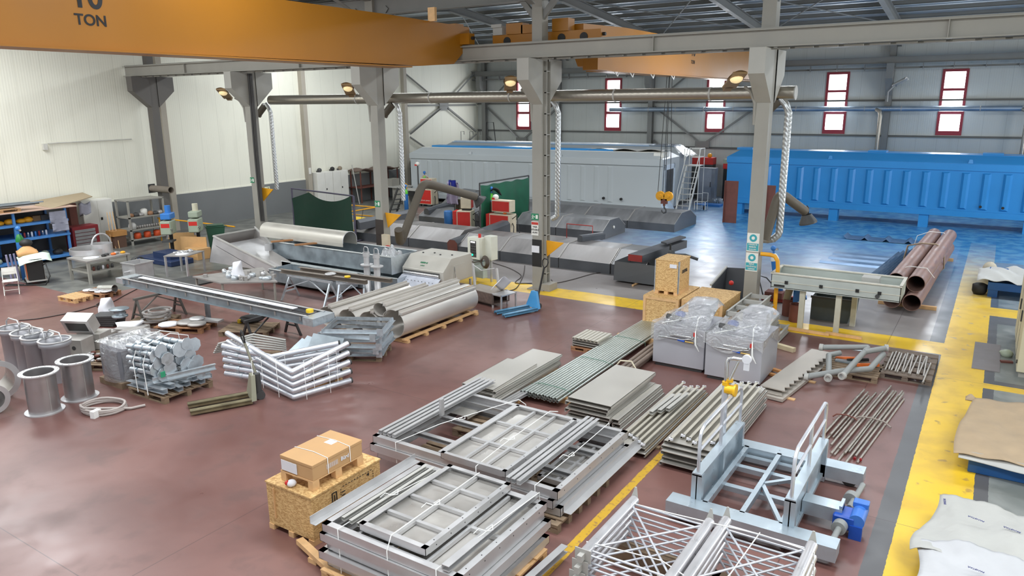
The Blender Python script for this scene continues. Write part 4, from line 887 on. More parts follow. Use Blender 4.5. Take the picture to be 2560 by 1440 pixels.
for i in range(6):
    x = -3.42+.16*i; b = MB(); b.profile([(-.09, 0), (0, .09), (.09, 0), (.08, 0), (0, .078), (-.08, 0)], (x, 23.9+.55*i*.6, .02+.07*i*.9), (x+.55, 31.9, .02+.07*i*.9)); solo('angle_bar', b, mat('angle_blue', (58, 86, 112), .4, .4, .1, 3), 'long dark blue angle bar in the leaning bundle beside the brown pipes', 'bar', group='bundle of long angle bars')
PR = .235
for x, z, lab in ((-2.08, PR+.1, 'lower left pipe of the four large brown steel pipes'), (-1.58, PR+.1, 'lower right pipe of the four large brown steel pipes'), (-1.56, PR*3+.1, 'upper right pipe of the four large brown steel pipes'), (-2.07, PR*3+.1, 'upper left pipe of the four large brown steel pipes')):
    b = MB(); b.ring((x, 22.75+(.35 if z > .5 else 0)-(0 if x > -2 else -.1), z), (x+.3, 32.3, z), PR, PR-.015, 28); solo('steel_pipe', b, PIPEB, lab, 'pipe', group='large brown steel pipes')
for y in (23.6, 31.4): b = MB(); b.box(-2.5, -1.0, y-.06, y+.06, 0, .1); solo('timber_bearer', b, WOODN, ['front timber bearer under the brown pipes', 'rear timber bearer under the brown pipes'][y > 30], 'timber', group='bearers under pipes')
b = MB(); b.tube([(-2.4, 28.5, .33), (-2.3, 28.45, .95), (-1.9, 28.4, 1.08), (-1.45, 28.4, 1.08), (-1.2, 28.4, .9), (-1.15, 28.4, .3), (-1.3, 28.4, .1), (-2.2, 28.4, .1)], .03, 6, closed=True); solo('lifting_sling', b, mat('sling', (150, 132, 112), .8), 'brown lifting sling round the four brown pipes', 'sling')
for y in (24.2, 31.2): b = MB(); b.tube([(-2.35, y, .33), (-2.25, y, .88), (-1.85, y, 1.07), (-1.4, y, 1.06), (-1.18, y, .8)], .012, 5); solo('tie_wire', b, STRAP, ['pale tie wire round the near end of the brown pipes', 'pale tie wire round the far end of the brown pipes'][y > 30], 'wire', group='tie wires on pipes')
# ---- around the column with signs
b = MB(); b.tube([(-5.05, 19.95, 1.85), (-4.8, 19.95, 1.85), (-4.68, 19.95, 1.82), (-4.6, 19.95, 1.7), (-4.58, 19.95, 1.5), (-4.58, 19.95, 0)], .055, 10); solo('guard_pipe', b, YEL, 'bent yellow guard pipe beside the column with blue signs', 'pipe')
gas_cyl(-5.05, 22.5, .12, 'tilted blue and white gas cylinder behind the column with blue signs', 1.35, .12, tilt=-.2, shoulder=WHITE)
t = thing('cylinder_trolley', 'red and black cylinder trolley behind the column with blue signs', 'trolley', (-5.2, 22.4, 0)); link('base', MB().box(-.3, .6, -.25, .3, .02, .12), REDP, t); b = MB(); b.tube([(-.25, -.2, .1), (-.45, -.2, .75), (-.2, -.2, .7), (0, -.2, .5)], .02, 6); link('handle', b, DGREY, t); link('clutter', MB().box(-.2, .3, -.3, .1, .12, .3), RUST, t)
t = thing('steel_hopper', 'dark grey open hopper part left of the column with blue signs', 'hopper', (-6.2, 21.0, 0))
b = MB(); b.add([(-.3, -.5, 0), (.5, -.5, 0), (.5, .8, 0), (-.3, .8, 0), (-.3, -.5, .7), (.1, -.6, .35), (-.3, .9, .95), (.6, .9, 1.0), (.9, -.5, .45)], [(0, 1, 5, 4), (0, 4, 6, 3), (3, 6, 7, 2), (1, 2, 7, 8), (1, 8, 5)]); link('shell', b, DARKP, t); link('lip', MB().bar((-.32, -.52, .7), (-.32, .9, .97), .05, .05), FLAT, t); link('knob', MB().sphere((.2, -.3, .78), .07), RED, t)
t = thing('trough_table', 'long pale galvanised trough on legs in front of the brown pipes', 'trough', (-4.67, 19.7, 0))
L_ = 3.05
b = MB(); b.box(0, L_, 0, .015, 1.03, 1.42); b.box(0, L_, 1.1, 1.115, 1.1, 1.42); b.box(0, .015, 0, 1.1, 1.03, 1.42); b.box(L_-.015, L_, 0, 1.1, 1.03, 1.42); b.box(0, L_, 0, 1.1, 1.05, 1.065); link('trough', b, mat('trough_pale', (186, 192, 186), .5, .3, .05, 4), t)
b = MB(); b.box(-.02, L_+.02, -.03, .05, 1.41, 1.44); b.box(-.02, L_+.02, 1.07, 1.16, 1.41, 1.44); b.box(-.02, .05, 0, 1.1, 1.41, 1.44); b.box(L_-.05, L_+.02, 0, 1.1, 1.41, 1.44); b.box(0, L_, -.012, 0, 1.2, 1.215); link('rim', b, mat('trough_rim', (205, 200, 186), .5, .2), t)
for x in (.35, 1.2, 2.05, 2.55): link('clip', MB().box(x, x+.08, -.03, 0, 1.17, 1.25), BLACK, t)
link('slot', MB().box(.08, .35, -.01, 0, 1.08, 1.13), BLACK, t); link('handle', MB().cyl((2.55, -.05, 1.13), (2.55, 0, 1.13), .05), DGREY, t); link('tray_block', MB().box(2.1, 2.5, .45, .8, 1.3, 1.47), FLAT, t)
for x, y in ((.72, .1), (1.6, .1), (1.15+.7, 1.0), (.35+.2, 1.0)): link('leg', MB().box(x, x+.13, y, y+.1, 0, 1.05), mat('leg_pale', (188, 184, 166), .5), t)
b = MB(); b.bar((-4.1, 19.55, .04), (-3.1, 19.5, .04), .07, .07); solo('wood_batten', b, WOODN, 'left wooden batten on the floor under the trough table', 'timber', group='battens under the trough'); b = MB(); b.bar((-3.2, 19.62, .04), (-2.35, 19.6, .04), .07, .07); solo('wood_batten', b, WOODN, 'right wooden batten on the floor under the trough table', 'timber', group='battens under the trough')
t = thing('steel_bin', 'dark grey steel bin under the trough table', 'bin', (-3.85, 20.9, 0))
vs = [(0, 0, 0), (.95, 0, 0), (1.05, .7, 0), (0, .7, 0), (0, 0, .62), (1.1, 0, .68), (1.1, .75, .72), (0, .75, .65)]; b = MB(); b.add(vs, [(0, 3, 2, 1), (0, 1, 5, 4), (1, 2, 6, 5), (2, 3, 7, 6), (3, 0, 4, 7)]); link('bin_body', b, mat('bin_dark', (78, 84, 82), .5, .1), t); link('rim', MB().box(-.02, 1.12, -.03, 0, .6, .66), DGREY, t)
for x, y, lab in ((-4.42, 20.95, 'left brown primered drum under the trough table'), (-4.12, 20.45, 'right brown primered drum under the trough table')):
    b = MB(); b.ring((x, y, 0), (x, y, .48), .19, .18, 20); solo('primered_drum', b, RUST, lab, 'drum', group='brown drums under the trough')
b = MB(); b.cyl((-4.5, 20.9, .45), (-4.4, 20.85, .95), .1, n=14); solo('tape_roll', b, mat('roll_tan', (150, 138, 112), .7), 'tan roll standing in the left brown drum', 'roll')
b = MB(); b.add([(-4.3, 20.75, .4), (-3.95, 20.8, .55), (-4.2, 20.85, 1.0), (-4.35, 20.95, .9), (-4.0, 21.0, .6)], [(0, 1, 2), (0, 2, 3), (1, 4, 3, 2)]); solo('blue_sheet', b, BLUET, 'blue sheet scrap standing in the right brown drum', 'sheet')
# ---- far left corner workshop by the wall
t = thing('white_cabinet', 'white double locker at the left wall with helmets on top, left unit', 'cabinet', (-32.96, 29.75, 0), 0, 'white lockers by the pit')
def locker(t, d, w, h):
    link('body', MB().box(0, d, 0, w, 0, h), WHITE, t)
    for k in range(2):
        dd = link('door', MB().box(d, d+.02, w/2*k+.01, w/2*(k+1)-.01, .08, h-.03), WHITE, t)
    link('lock', MB().box(d+.02, d+.035, w/2+.05, w/2+.12, h*.5, h*.5+.1), BLACK, t)
locker(t, .5, 1.2, 2.05)
t = thing('white_cabinet', 'white double locker at the left wall, right unit nearer the workbench', 'cabinet', (-32.96, 30.98, 0), 0, 'white lockers by the pit'); locker(t, .5, 1.2, 2.05)
for k, (y, m_) in enumerate(((30.2, DGREY), (31.2, BLACK), (31.8, mat('helmet_tan', (140, 126, 108), .7)))): helmet((-32.7, y, 2.05), ['dark helmet with blue lens on the left white locker', 'black helmet on top of the right white locker', 'tan helmet on the right end of the white lockers'][k], m_, DGREY)
t = thing('dark_rack', 'dark brown rack with rag covered top beyond the white lockers', 'rack', (-33, 32.7, 0)); b = MB()
for y in (.1, 1.8, 3.4): b.box(.1, .16, y, y+.06, 0, 1.9); b.box(.9, .96, y, y+.06, 0, 1.9)
linkp('post', b, RUST, t); link('shelf', MB().box(.05, 1.0, 0, 3.5, .9, .95), RUST, t); b = MB(); b.grid(lambda u, v: (.05+1.0*u, 3.5*v, 1.95+.08*math.sin(12*v)+.05*math.sin(8*u)), 5, 14, .06); link('rag_top', b, mat('rag_brown', (112, 94, 84), .8, 0, .2), t)
b = MB(); b.cyl((-32.0, 32.55, 0), (-32.5, 32.6, 2.3), .03, n=6); solo('leaning_pole', b, FLAT, 'thin grey pole leaning beside the right white locker', 'pole')
t = thing('step_ladder', 'dark step ladder with a yellow hose coil near the middle column', 'ladder', (-27.3, 29.9, 0))
for s in (0, .6): b = MB(); b.bar((0, s, 0), (.75, s, 1.5), .05, .1); link('stringer', b, DGREY, t)
for k in range(5): link('tread', MB().box(.05+.14*k, .3+.14*k, 0, .6, .28*(k+1), .28*(k+1)+.03), DGREY, t)
b = MB(); b.ring((.9, .3, 1.55), (1.0, .3, 1.55), .2, .14, 18); link('hose_coil', b, YEL, t)
gas_cyl(-26.1, 30.0, 0, 'blue gas cylinder half hidden by the column behind the flanged pipes', 1.5)
t = thing('machine_bench', 'grey machine bench with vice in the far left corner area', 'bench', (-31.7, 34.3, 0)); link('top', MB().box(0, 1.4, 0, 1.2, .85, .92), FLAT, t); link('cabinet_part', MB().box(.7, 1.35, .1, 1.1, 0, .85), COLM, t)
for y in (.1, 1.1): link('leg', MB().box(.05, .12, y, y+.07, 0, .85), DGREY, t)
link('machine_head', MB().box(.1, .6, .2, .9, .92, 1.35), COLM, t)
t = thing('machine_bench', 'low grey bench with drawers left of the far welding set', 'bench', (-29.7, 33.6, 0)); link('top', MB().box(0, 1.2, 0, .8, .85, .92), FLAT, t); link('cabinet_part', MB().box(.1, .6, .1, .7, 0, .85), COLM, t); link('dark_opening', MB().box(.65, 1.1, -.02, .1, .55, .8), BLACK, t)
for x in (.05, 1.1): link('leg', MB().box(x, x+.07, .05, .12, 0, .85), DGREY, t)
t = thing('steel_rack', 'tall dark open frame against the dado left of the grey container', 'rack', (-32.9, 38.4, 0)); b = MB()
for y in (0, 3.2): b.box(.6, .68, y, y+.08, 0, 2.1); b.box(0, .08, y, y+.08, 0, 2.1)
b.box(.6, .68, 0, 3.28, 2.05, 2.13); b.box(0, .08, 0, 3.28, 2.05, 2.13); b.box(0, .68, 0, .08, 2.05, 2.13); link('frame', b, DGREY, t); link('shelf', MB().box(0, .7, 0, 3.3, 2.13, 2.17), mat('shelf_tan', (130, 122, 112), .7), t)
for k in range(4): b = MB(); b.cyl((-32.4, 39+.5*k, 0), (-32.6, 39.1+.5*k, 1.9), .035, n=6); solo('standing_bar', b, DGREY, 'dark steel bar standing in the tall open frame', 'bar', group='bars in the frame')
sgn = MB(); sgn.box(-32.72, -32.7, 29.42, 29.58, 2.0, 2.35); solo('warning_sign', sgn, WHITE, 'small red and white sign on the tan post left of the lockers', 'sign'); k = MB(); k.box(-32.7, -32.695, 29.45, 29.55, 2.05, 2.2)
sgn = MB(); sgn.box(-32.95, -32.93, 26.3, 26.8, 1.2, 1.55); o = solo('warning_sign', sgn, mat('sign_cream', (225, 225, 190), .5), 'cream sign on the dado right of the cabled column', 'sign'); k = MB(); add_text(k, 'İKAZ', .16, (-32.928, 26.55, 1.42), (0, 1, 0), (0, 0, 1), bold=True); link('lettering', k, INK, o)
b = MB(); b.tube([(-33+.08, 19.4-3.6, 4.35), (-32.92, 19.4, 4.38)], .025, 6); b.box(-33, -32.85, 15.6, 15.75, 4.1, 4.35); solo('wall_conduit', b, mat('conduit', (200, 198, 190), .5), 'thin horizontal conduit with a small box on the white left wall', 'conduit')
# ================================================================ LEFT WORKSHOP AND MIDDLE OF THE HALL
def pallet(x, y, label, L=1.2, W=.8, rz=0, m=WOOD, h=.144, z=0, n=7, group='wooden pallets'):
    t = thing('pallet', label, 'pallet', (x, y, z), rz, group); s = h/.144
    b = MB(); g = W/(n-1) if n > 1 else W
    w = W/n*.72
    for i in range(n): c = -W/2+w/2+(W-w)/(n-1)*i; b.box(-L/2, L/2, c-w/2, c+w/2, h-.022, h)
    for xx in (-L/2+.06, 0, L/2-.06): b.box(xx-.05, xx+.05, -W/2, W/2, h-.044, h-.022)
    link('deck_boards', b, m, t)
    b = MB()
    for xx in (-L/2+.06, 0, L/2-.06):
        for yy in (-W/2+.06, 0, W/2-.06): b.box(xx-.06, xx+.06, yy-.05, yy+.05, .02, h-.044)
    linkp('block', b, m, t)
    b = MB()
    for yy in (-W/2+.06, 0, W/2-.06): b.box(-L/2, L/2, yy-.05, yy+.05, 0, .02)
    linkp('bottom_board', b, m, t); return t
# ---- blue shelving along the left wall
t = thing('blue_shelving', 'long blue steel shelving with pinkish top board at the left wall', 'shelving', (-31.9, 9.0, 0))
for y in (.3, 2.0, 3.9, 5.75):
    b = MB(); b.box(1.55, 1.63, y, y+.08, 0, 2.0); b.box(0, .08, y, y+.08, 0, 2.0); linkp('upright', b, BLUEL, t)
for z in (.12, .95, 1.5): link('shelf', MB().box(0, 1.66, .25, 5.85, z, z+.08), BLUEL, t)
link('back_panel', MB().box(-.05, 0, .25, 5.85, 0, 2.0), DGREY, t)
link('top_board', MB().box(-.3, 1.75, 0, 6.2, 2.02, 2.05), mat('board_pink', (190, 160, 142), .7, 0, .08, 2), t)
def small(name, p, s, m, lab, cat, group, shape='box', rz=0):
    b = MB()
    if shape == 'box': b.box(-s[0]/2, s[0]/2, -s[1]/2, s[1]/2, 0, s[2])
    elif shape == 'cyl': b.lathe([(0, 0), (s[0], 0), (s[0], s[2]*.85), (s[0]*.5, s[2]), (0, s[2])], 10)
    elif shape == 'heap': b.sphere((0, 0, s[2]*.4), s[0], 9, 6, s[2]/s[0]*.6)
    return solo(name, b, m, lab, cat, p, rz, group, bevel=.006 if shape == 'box' else 0)
for k in range(9): small('spray_can', (-30.5, 13.05+.13*k, 1.03), (.035, 0, .2), (PAPER, BLUET, REDP, STEELB)[k % 4], 'spray can standing in the row on the middle shelf of the blue shelving', 'can', 'spray cans on the blue shelving', 'cyl')
for k, y in enumerate((12.6, 12.95, 13.35, 13.6)): small('yellow_tool', (-30.7, y, 1.58), (.18, .2, .16+.04*(k % 2)), YEL, ['left', 'second', 'third', 'right'][k]+' yellow power tool on the upper blue shelf', 'tool', 'yellow tools', 'heap')
for k, y in enumerate((11.5, 11.9, 12.3, 13.9, 14.2)): small('parts_box', (-30.8, y, 1.58), (.3, .28, .2), (mat('box_brown', (120, 96, 70), .7), DGREY, GALVD)[k % 3], ['leftmost dark box on the upper blue shelf', 'brown box on the upper blue shelf', 'dark box left of the yellow tools', 'box right of the yellow tools', 'rightmost box on the upper blue shelf'][k], 'box', 'boxes on the upper blue shelf')
for k in range(8): small('scrap_part', (-30.7+.1*(k % 3), 11.3+.45*k, .2), (.16+.03*(k % 3), .2, .22), (DGREY, RUST, DRILLG, BLACK)[k % 4], 'dark scrap part on the bottom shelf of the blue shelving', 'part', 'scrap on the bottom shelf', 'heap')
for k in range(7): small('parts_box', (-30.8, 10.6+.28*k, 1.03), (.24, .22, .16), (DGREY, RUST, STEELD)[k % 3], 'small box on the left part of the middle blue shelf', 'box', 'boxes on the middle blue shelf')
for k, (z, y) in enumerate(((1.62, 14.45), (1.3, 14.5))): b = MB(); b.grid(lambda u, v: (-30.2+.02*math.sin(9*u), y-.3+.6*u, z+.3-.45*v), 4, 4, .01); solo('paper_sheets', b, mat('paper_violet', (190, 190, 205), .8), ['upper', 'lower'][k]+' notice sheets hung at the right end of the blue shelving', 'paper', group='notice sheets')
pallet(-30.8, 12.6, 'small pallet with profiles lying on top of the blue shelving', 1.3, 1.0, math.pi/2, WOOD, .12, 2.05)
for k in range(6): b = MB(); b.bar((-31.4+.15*k, 11.6+.05*k, 2.2+.05*(k % 3)), (-31.0+.12*k, 13.6+.1*k, 2.22+.05*(k % 3)), .1, .05); solo('metal_profile', b, (STEEL, DGREY, GALVD)[k % 3], 'metal profile lying loose on the pallet above the blue shelving', 'profile', group='profiles above the blue shelving')
b = MB(); b.add([(-32.6, 14.4, 2.1), (-30.2, 14.3, 2.05), (-31.4, 16.5, 2.2), (-32.9, 16.9, 2.24), (-32.6, 14.4, 2.07), (-30.2, 14.3, 2.02), (-31.4, 16.5, 2.17), (-32.9, 16.9, 2.21)], [(0, 1, 2, 3), (7, 6, 5, 4), (0, 4, 5, 1), (1, 5, 6, 2), (2, 6, 7, 3), (3, 7, 4, 0)]); solo('tan_board', b, mat('board_tan', (170, 152, 124), .8, 0, .12, 5, stretch=(4, 1, 1)), 'tan board bridging the blue shelving and the white cabinet', 'board')
t = thing('tool_chest', 'red tool chest with grey drawers right of the blue shelving', 'chest', (-31.2, 15.1, 0)); link('body', MB().box(0, .6, 0, 1.05, .1, 1.15), mat('chest_red', (120, 28, 34), .5), t, bevel=.02)
for k in range(6): link('drawer', MB().box(.6, .63, .08, .9, .2+.14*k, .32+.14*k), mat('drawer_grey', (128, 126, 126), .5), t, bevel=.01)
for k in range(4): link('wheel', MB().cyl((.1+.4*(k % 2), .2+.6*(k//2), .05), (.14+.4*(k % 2), .2+.6*(k//2), .05), .05), BLACK, t)
t = thing('white_cabinet', 'tall white locker with papers taped to its side, beside the grey rack', 'cabinet', (-32.9, 16.5, 0)); link('body', MB().box(0, .55, 0, 1.3, 0, 1.93), WHITE, t)
for k in range(2): link('door', MB().box(.55, .57, .65*k+.01, .65*(k+1)-.01, .06, 1.9), WHITE, t)
link('lock', MB().box(.57, .59, .72, .8, 1.05, 1.16), BLACK, t); b = MB(); b.grid(lambda u, v: (.585+.02*math.sin(5*v), -.15+.5*u, 1.85-.55*v+.05*math.sin(8*u)), 4, 4, .005); link('paper', b, mat('paper_violet', (190, 190, 205), .8), t)
b = MB(); b.box(-32.6, -32.2, 15.9, 16.2, 0, 1.9); solo('dark_upright', b, RUST, 'dark brown upright in the gap left of the white locker', 'post')
# grey rack
t = thing('grey_rack', 'grey steel rack with three shelves beside the drill presses', 'rack', (-31.7, 17.55, 0))
b = MB()
for x in (0, .9):
    for y in (0, 1.6): b.box(x, x+.07, y, y+.07, 0, 1.9)
linkp('post', b, COLM, t)
for z in (.2, .62, 1.15, 1.88): link('shelf', MB().box(0, .97, 0, 1.67, z, z+.05), COLM, t)
small('pail', (-31.0, 18.4, 1.2), (.14, 0, .3), WHITE, 'white pail on the upper shelf of the grey rack', 'pail', 'rack goods', 'cyl')
for k in range(6): small('machine_part', (-31.0+.03*k, 17.8+.21*k if k < 3 else 18.0+.21*k, 1.2), (.13, .1, .15+.03*(k % 2)), (mat('part_brown', (150, 110, 80), .7), DGREY, STEELD)[k % 3], 'small machine part on the upper shelf of the grey rack', 'part', 'parts on the grey rack', 'heap')
for k in range(10): small('tool_piece', (-30.95, 18.0+.11*k, .67), (.05, .06, .14), STEELD, 'upright tool piece on the middle shelf of the grey rack', 'tool', 'tools on the grey rack', 'cyl')
small('plastic_bag', (-30.9, 17.75, .67), (.17, .1, .32), SACK, 'pale plastic bag on the left of the middle rack shelf', 'bag', 'rack goods', 'heap')
for k in range(3): small('orange_lit_basket', (-30.95, 17.95+.45*k, .25), (.15, 0, .26), mat('basket_orange_light', (214, 84, 40), .5, 0, .25, 6), ['left orange-lit basket under the grey rack', 'middle orange-lit basket under the grey rack', 'right orange-lit basket under the grey rack'][k], 'basket', 'orange baskets', 'cyl')  # orange light on the baskets is put into their colour
t = thing('cardboard_tub', 'brown cardboard tub left of the grey rack', 'tub', (-31.0, 17.1, 0)); link('tub', MB().box(-.3, .2, -.25, .25, 0, .62), mat('tub_brown', (96, 70, 56), .7), t); link('rim', MB().box(-.33, .23, -.3, .3, .5, .72), mat('tub_tan', (178, 128, 72), .7), t)
for k in range(3): b = MB(); b.cyl((-30.9+.1*k, 16.75+.1*k, 0), (-31.2, 16.9+.12*k, 1.5), .015, n=5); solo('thin_rod', b, WOODN, 'thin tan rod leaning beside the cardboard tub', 'rod', group='thin leaning rods')
# drill presses
def drill(x, y, rz, motor_m, cover_m, lab, s=1.0):
    t = thing('drill_press', lab, 'drill', (x, y, 0), rz)
    link('base', MB().box(-.25, .35, -.22, .22, 0, .1), DRILLG, t); link('column', MB().cyl((-.1, 0, .1), (-.1, 0, 1.7), .07, n=12), BLACK, t)
    b = MB(); b.box(-.22, .42, -.2, .2, .92, 1.45); h = link('head', b, DRILLG, t, bevel=.03); link('red_panel', MB().box(.2, .425, -.16, .16, 1.2, 1.36), RED, t)
    b = MB(); b.box(-.26, .32, -.19, .19, 1.5, 1.74); link('belt_cover', b, cover_m, t, bevel=.03)
    link('motor', MB().cyl((-.05, 0, 1.72), (-.05, 0, 2.02), .11, n=14), motor_m, t); link('quill', MB().cyl((.25, 0, .8), (.25, 0, 1.0), .05), STEELB, t)
    b = MB(); b.cyl((.3, .16, 1.1), (.3, .22, 1.1), .05)
    for k in range(3): a = k*2.1+.3; b.cyl((.3, .2, 1.1), (.3+.2*math.cos(a), .2, 1.1+.2*math.sin(a)), .012, n=6)
    link('feed_handle', b, STEELB, t); link('table', MB().box(-.05, .4, -.2, .2, .62, .68), DGREY, t); return t
drill(-27.2, 17.1, -.9, BLUET, BLUET, 'left drill press with blue motor and blue belt cover'); drill(-26.75, 18.0, -.9, mat('motor_cream', (205, 200, 176), .5), DRILLG, 'right drill press with cream motor')
t = thing('machine_pedestal', 'dark blue machine pedestal under the left drill press', 'pedestal', (-26.3, 16.3, 0)); link('base', MB().box(-1.2, 1.0, -.5, .45, 0, .2), mat('navy_base', (34, 50, 84), .5), t, bevel=.02); link('upper', MB().box(-.4, .7, -.3, .4, .2, .42), mat('navy_base', (34, 50, 84), .5), t)
for k, (x, y, r_) in enumerate(((-27.6, 17.9, .3), (-26.3, 17.5, -.1))): b = MB(); b.box(-.55, .55, -.02, .02, 0, .8); solo('plywood_board', b, mat('ply', (196, 154, 102), .7, 0, .08, 5), ['left', 'right'][k]+' plywood board standing behind the drill presses', 'board', (x, y, 0), r_+.5)
small('wooden_box', (-25.95, 17.4, 0), (.8, .6, .42), mat('ply', (196, 154, 102), .7), 'plywood box with white sheet beside the green waste bin', 'box', 'plywood boxes')
t = thing('waste_bin', 'dark green wheeled waste bin beside the drill presses', 'bin', (-26.75, 18.85, 0), -.55)
b = MB(); b.add([(-.22, -.27, .04), (.22, -.27, .04), (.22, .22, .04), (-.22, .22, .04), (-.29, -.36, .98), (.29, -.36, .98), (.29, .34, .98), (-.29, .34, .98)], [(0, 3, 2, 1), (0, 1, 5, 4), (1, 2, 6, 5), (2, 3, 7, 6), (3, 0, 4, 7), (4, 5, 6, 7)]); link('body', b, BING, t)
b = MB(); b.box(-.31, .31, -.4, .36, .98, 1.03); b.box(-.26, .26, -.34, .3, 1.03, 1.07); link('lid', b, BING, t, bevel=.015); link('handle', MB().cyl((-.27, .4, 1.0), (.27, .4, 1.0), .02), BING, t)
for s in (-.24, .2): link('wheel', MB().cyl((s, .25, .1), (s+.05, .25, .1), .1), BLACK, t)
# folding chair
t = thing('folding_chair', 'white folding chair at the left edge on the maroon floor', 'chair', (-26.1, 10.75, 0), -.45)
for y in (-.2, .2):
    b = MB(); b.tube([(.22, y, 0), (-.12, y, .45), (-.2, y*.95, .82)], .014, 6); link('leg', b, WHITE, t); b = MB(); b.tube([(-.25, y, 0), (.18, y, .45)], .014, 6); link('leg', b, WHITE, t)
b = MB(); b.grid(lambda u, v: (-.17+.38*u, -.19+.38*v, .45-.02*math.sin(math.pi*u)), 4, 4, .025); link('seat', b, WHITE, t)
b = MB(); b.grid(lambda u, v: (-.155-.03*v, -.2+.4*u, .62+.2*v), 4, 4, .02); b.bar((-.17, -.2, .66), (-.17, .2, .66), .02, .1); b.bar((-.19, -.2, .8), (-.19, .2, .8), .02, .06); link('backrest', b, WHITE, t)
link('stretcher', MB().cyl((.14, -.2, .15), (.14, .2, .15), .01, n=6), WHITE, t)
# blue bench at the edge, bucket, pipe stand
t = thing('blue_bench', 'blue painted steel bench cut by the left edge', 'bench', (-28.9, 10.2, 0)); link('tray', MB().box(-.8, .5, -1.0, 1.05, .98, 1.15), BLUE, t, bevel=.02); link('apron', MB().box(.2, .45, -.8, .85, .8, .98), BLUE, t); link('leg', MB().box(.05, .25, -.9, -.3, 0, .8), BLUE, t)
t = thing('bucket', 'pale bucket of offcuts under the blue bench', 'bucket', (-28.4, 11.9, 0)); link('body', MB().lathe([(0, 0), (.17, 0), (.2, .42), (.18, .42), (.16, .05)], 16), mat('bucket_pale', (170, 168, 150), .6), t); link('offcuts', MB().sphere((0, 0, .42), .16, 8, 5, .4), DGREY, t)
t = thing('stool', 'small red and black stool behind the orange welding cart', 'stool', (-28.3, 12.4, 0)); link('seat', MB().cyl((0, 0, .48), (0, 0, .54), .22, n=18), BLACK, t); link('leg', MB().cyl((0, 0, 0), (0, 0, .48), .12, n=10), REDP, t)
t = thing('welding_cart', 'orange and black welder on a cart draped with pale cloth', 'welder', (-27.2, 12.0, 0), -.35)
link('cart', MB().box(-.3, .5, -.3, .3, .1, .14), FLAT, t)
b = MB(); b.box(-.05, .25, -.25, .25, .14, .85); link('orange_side', b, ORG, t, bevel=.02); link('black_front', MB().box(.25, .45, -.24, .24, .14, .85), BLACK, t, bevel=.02)
for y in (-.28, .25): b = MB(); b.bar((.2, y, .1), (.1, y, .95), .03, .03); link('cart_post', b, FLAT, t)
for x, y in ((-.25, -.28), (-.25, .28), (.42, -.28), (.42, .28)): link('wheel', MB().cyl((x-.02, y, .06), (x+.02, y, .06), .06), BLACK, t)
b = MB(); b.tube([(.4, .2, .6), (.6, .3, .7), (.85, .35, .3), (.8, .2, .02), (.5, -.3, .02), (.1, -.9, .02), (-.1, -.8, .02), (.3, -.4, .02)], .02, 6); link('cable', b, BLACK, t)
b = MB(); b.grid(lambda u, v: (-.25+.85*u, -.45+.95*v, 1.0-.22*abs(u-.4)**1.2*1.5-.3*max(0, abs(v-.5)-.3)+.04*math.sin(11*u+4*v)), 10, 10, .01); b.M = Matrix.Identity(4)
o = solo('cloth', b, mat('cloth_mint', (196, 212, 196), .8, 0, .05), 'pale green cloth draped over the orange welding cart', 'cloth', (-27.2, 12.0, -.02), -.35)
b = MB(); b.grid(lambda u, v: (-.3+.6*u, -.35+.6*v, 1.05+.2*math.sin(math.pi*u)*math.sin(math.pi*v)), 8, 8, .12); solo('cushion', b, mat('cloth_tan', (206, 156, 104), .8), 'tan cushion on the cloth over the welding cart', 'cushion', (-27.4, 12.0, 0), -.35)
b = MB(); b.sphere((0, 0, .12), .2, 10, 6, .7); solo('dark_bag', b, BLACK, 'dark bag on top of the tan cushion', 'bag', (-27.5, 12.0, 1.2))
gas_cyl(-27.9, 12.0, 0, 'blue gas cylinder with dark green shoulder behind the welding cart', 1.65, .13, shoulder=mat('shoulder_dkgreen', (30, 120, 50), .4))
for k in range(3): b = MB(); b.cyl((-27.9+.0*k, 11.55+.12*k, 0), (-27.9, 11.5+.12*k, .95), .035, n=8); solo('upright_tube', b, mat('tube_violet', (150, 150, 180), .5), 'pale upright tube left of the welding cart', 'tube', group='upright tubes by the cart')
# ---- workbench with ring
def table(name, lab, corners, z, top_m, leg_m, legw=.05, th=.04, shelf=None, cat='table'):
    c = sum((Vector(p) for p in corners), Vector((0, 0)))/4; t = thing(name, lab, cat, (c.x, c.y, 0))
    pts = [Vector(p)-c for p in corners]
    b = MB(); b.add([(p.x, p.y, z-th) for p in pts]+[(p.x, p.y, z) for p in pts], [(3, 2, 1, 0), (4, 5, 6, 7), (0, 1, 5, 4), (1, 2, 6, 5), (2, 3, 7, 6), (3, 0, 4, 7)]); link('table_top', b, top_m, t)
    for p in pts: q = p*.92; link('leg', MB().box(q.x-legw/2, q.x+legw/2, q.y-legw/2, q.y+legw/2, 0, z-th), leg_m, t)
    if shelf:
        b = MB(); q = [p*.9 for p in pts]
        for i in range(4): a, d = q[i], q[(i+1) % 4]; b.bar((a.x, a.y, shelf), (d.x, d.y, shelf), .04, .05)
        link('stretcher', b, leg_m, t)
        b = MB(); b.add([(p.x, p.y, shelf) for p in q]+[(p.x, p.y, shelf+.02) for p in q], [(3, 2, 1, 0), (4, 5, 6, 7), (0, 1, 5, 4), (1, 2, 6, 5), (2, 3, 7, 6), (3, 0, 4, 7)]); link('lower_shelf', b, leg_m, t)
    return t
table('work_table', 'grey steel workbench carrying the hooped ring, near the white locker', [(-26.5, 12.75), (-25.2, 12.75), (-25.35, 14.35), (-26.85, 14.35)], .78, STEELD, COLM, .09, .05, .35)
b = MB(); b.ring((-26.6, 13.6, .79), (-26.6, 13.6, .98), .62, .6, 32); solo('steel_ring', b, STEEL, 'wide low steel ring on the grey workbench', 'ring', None)
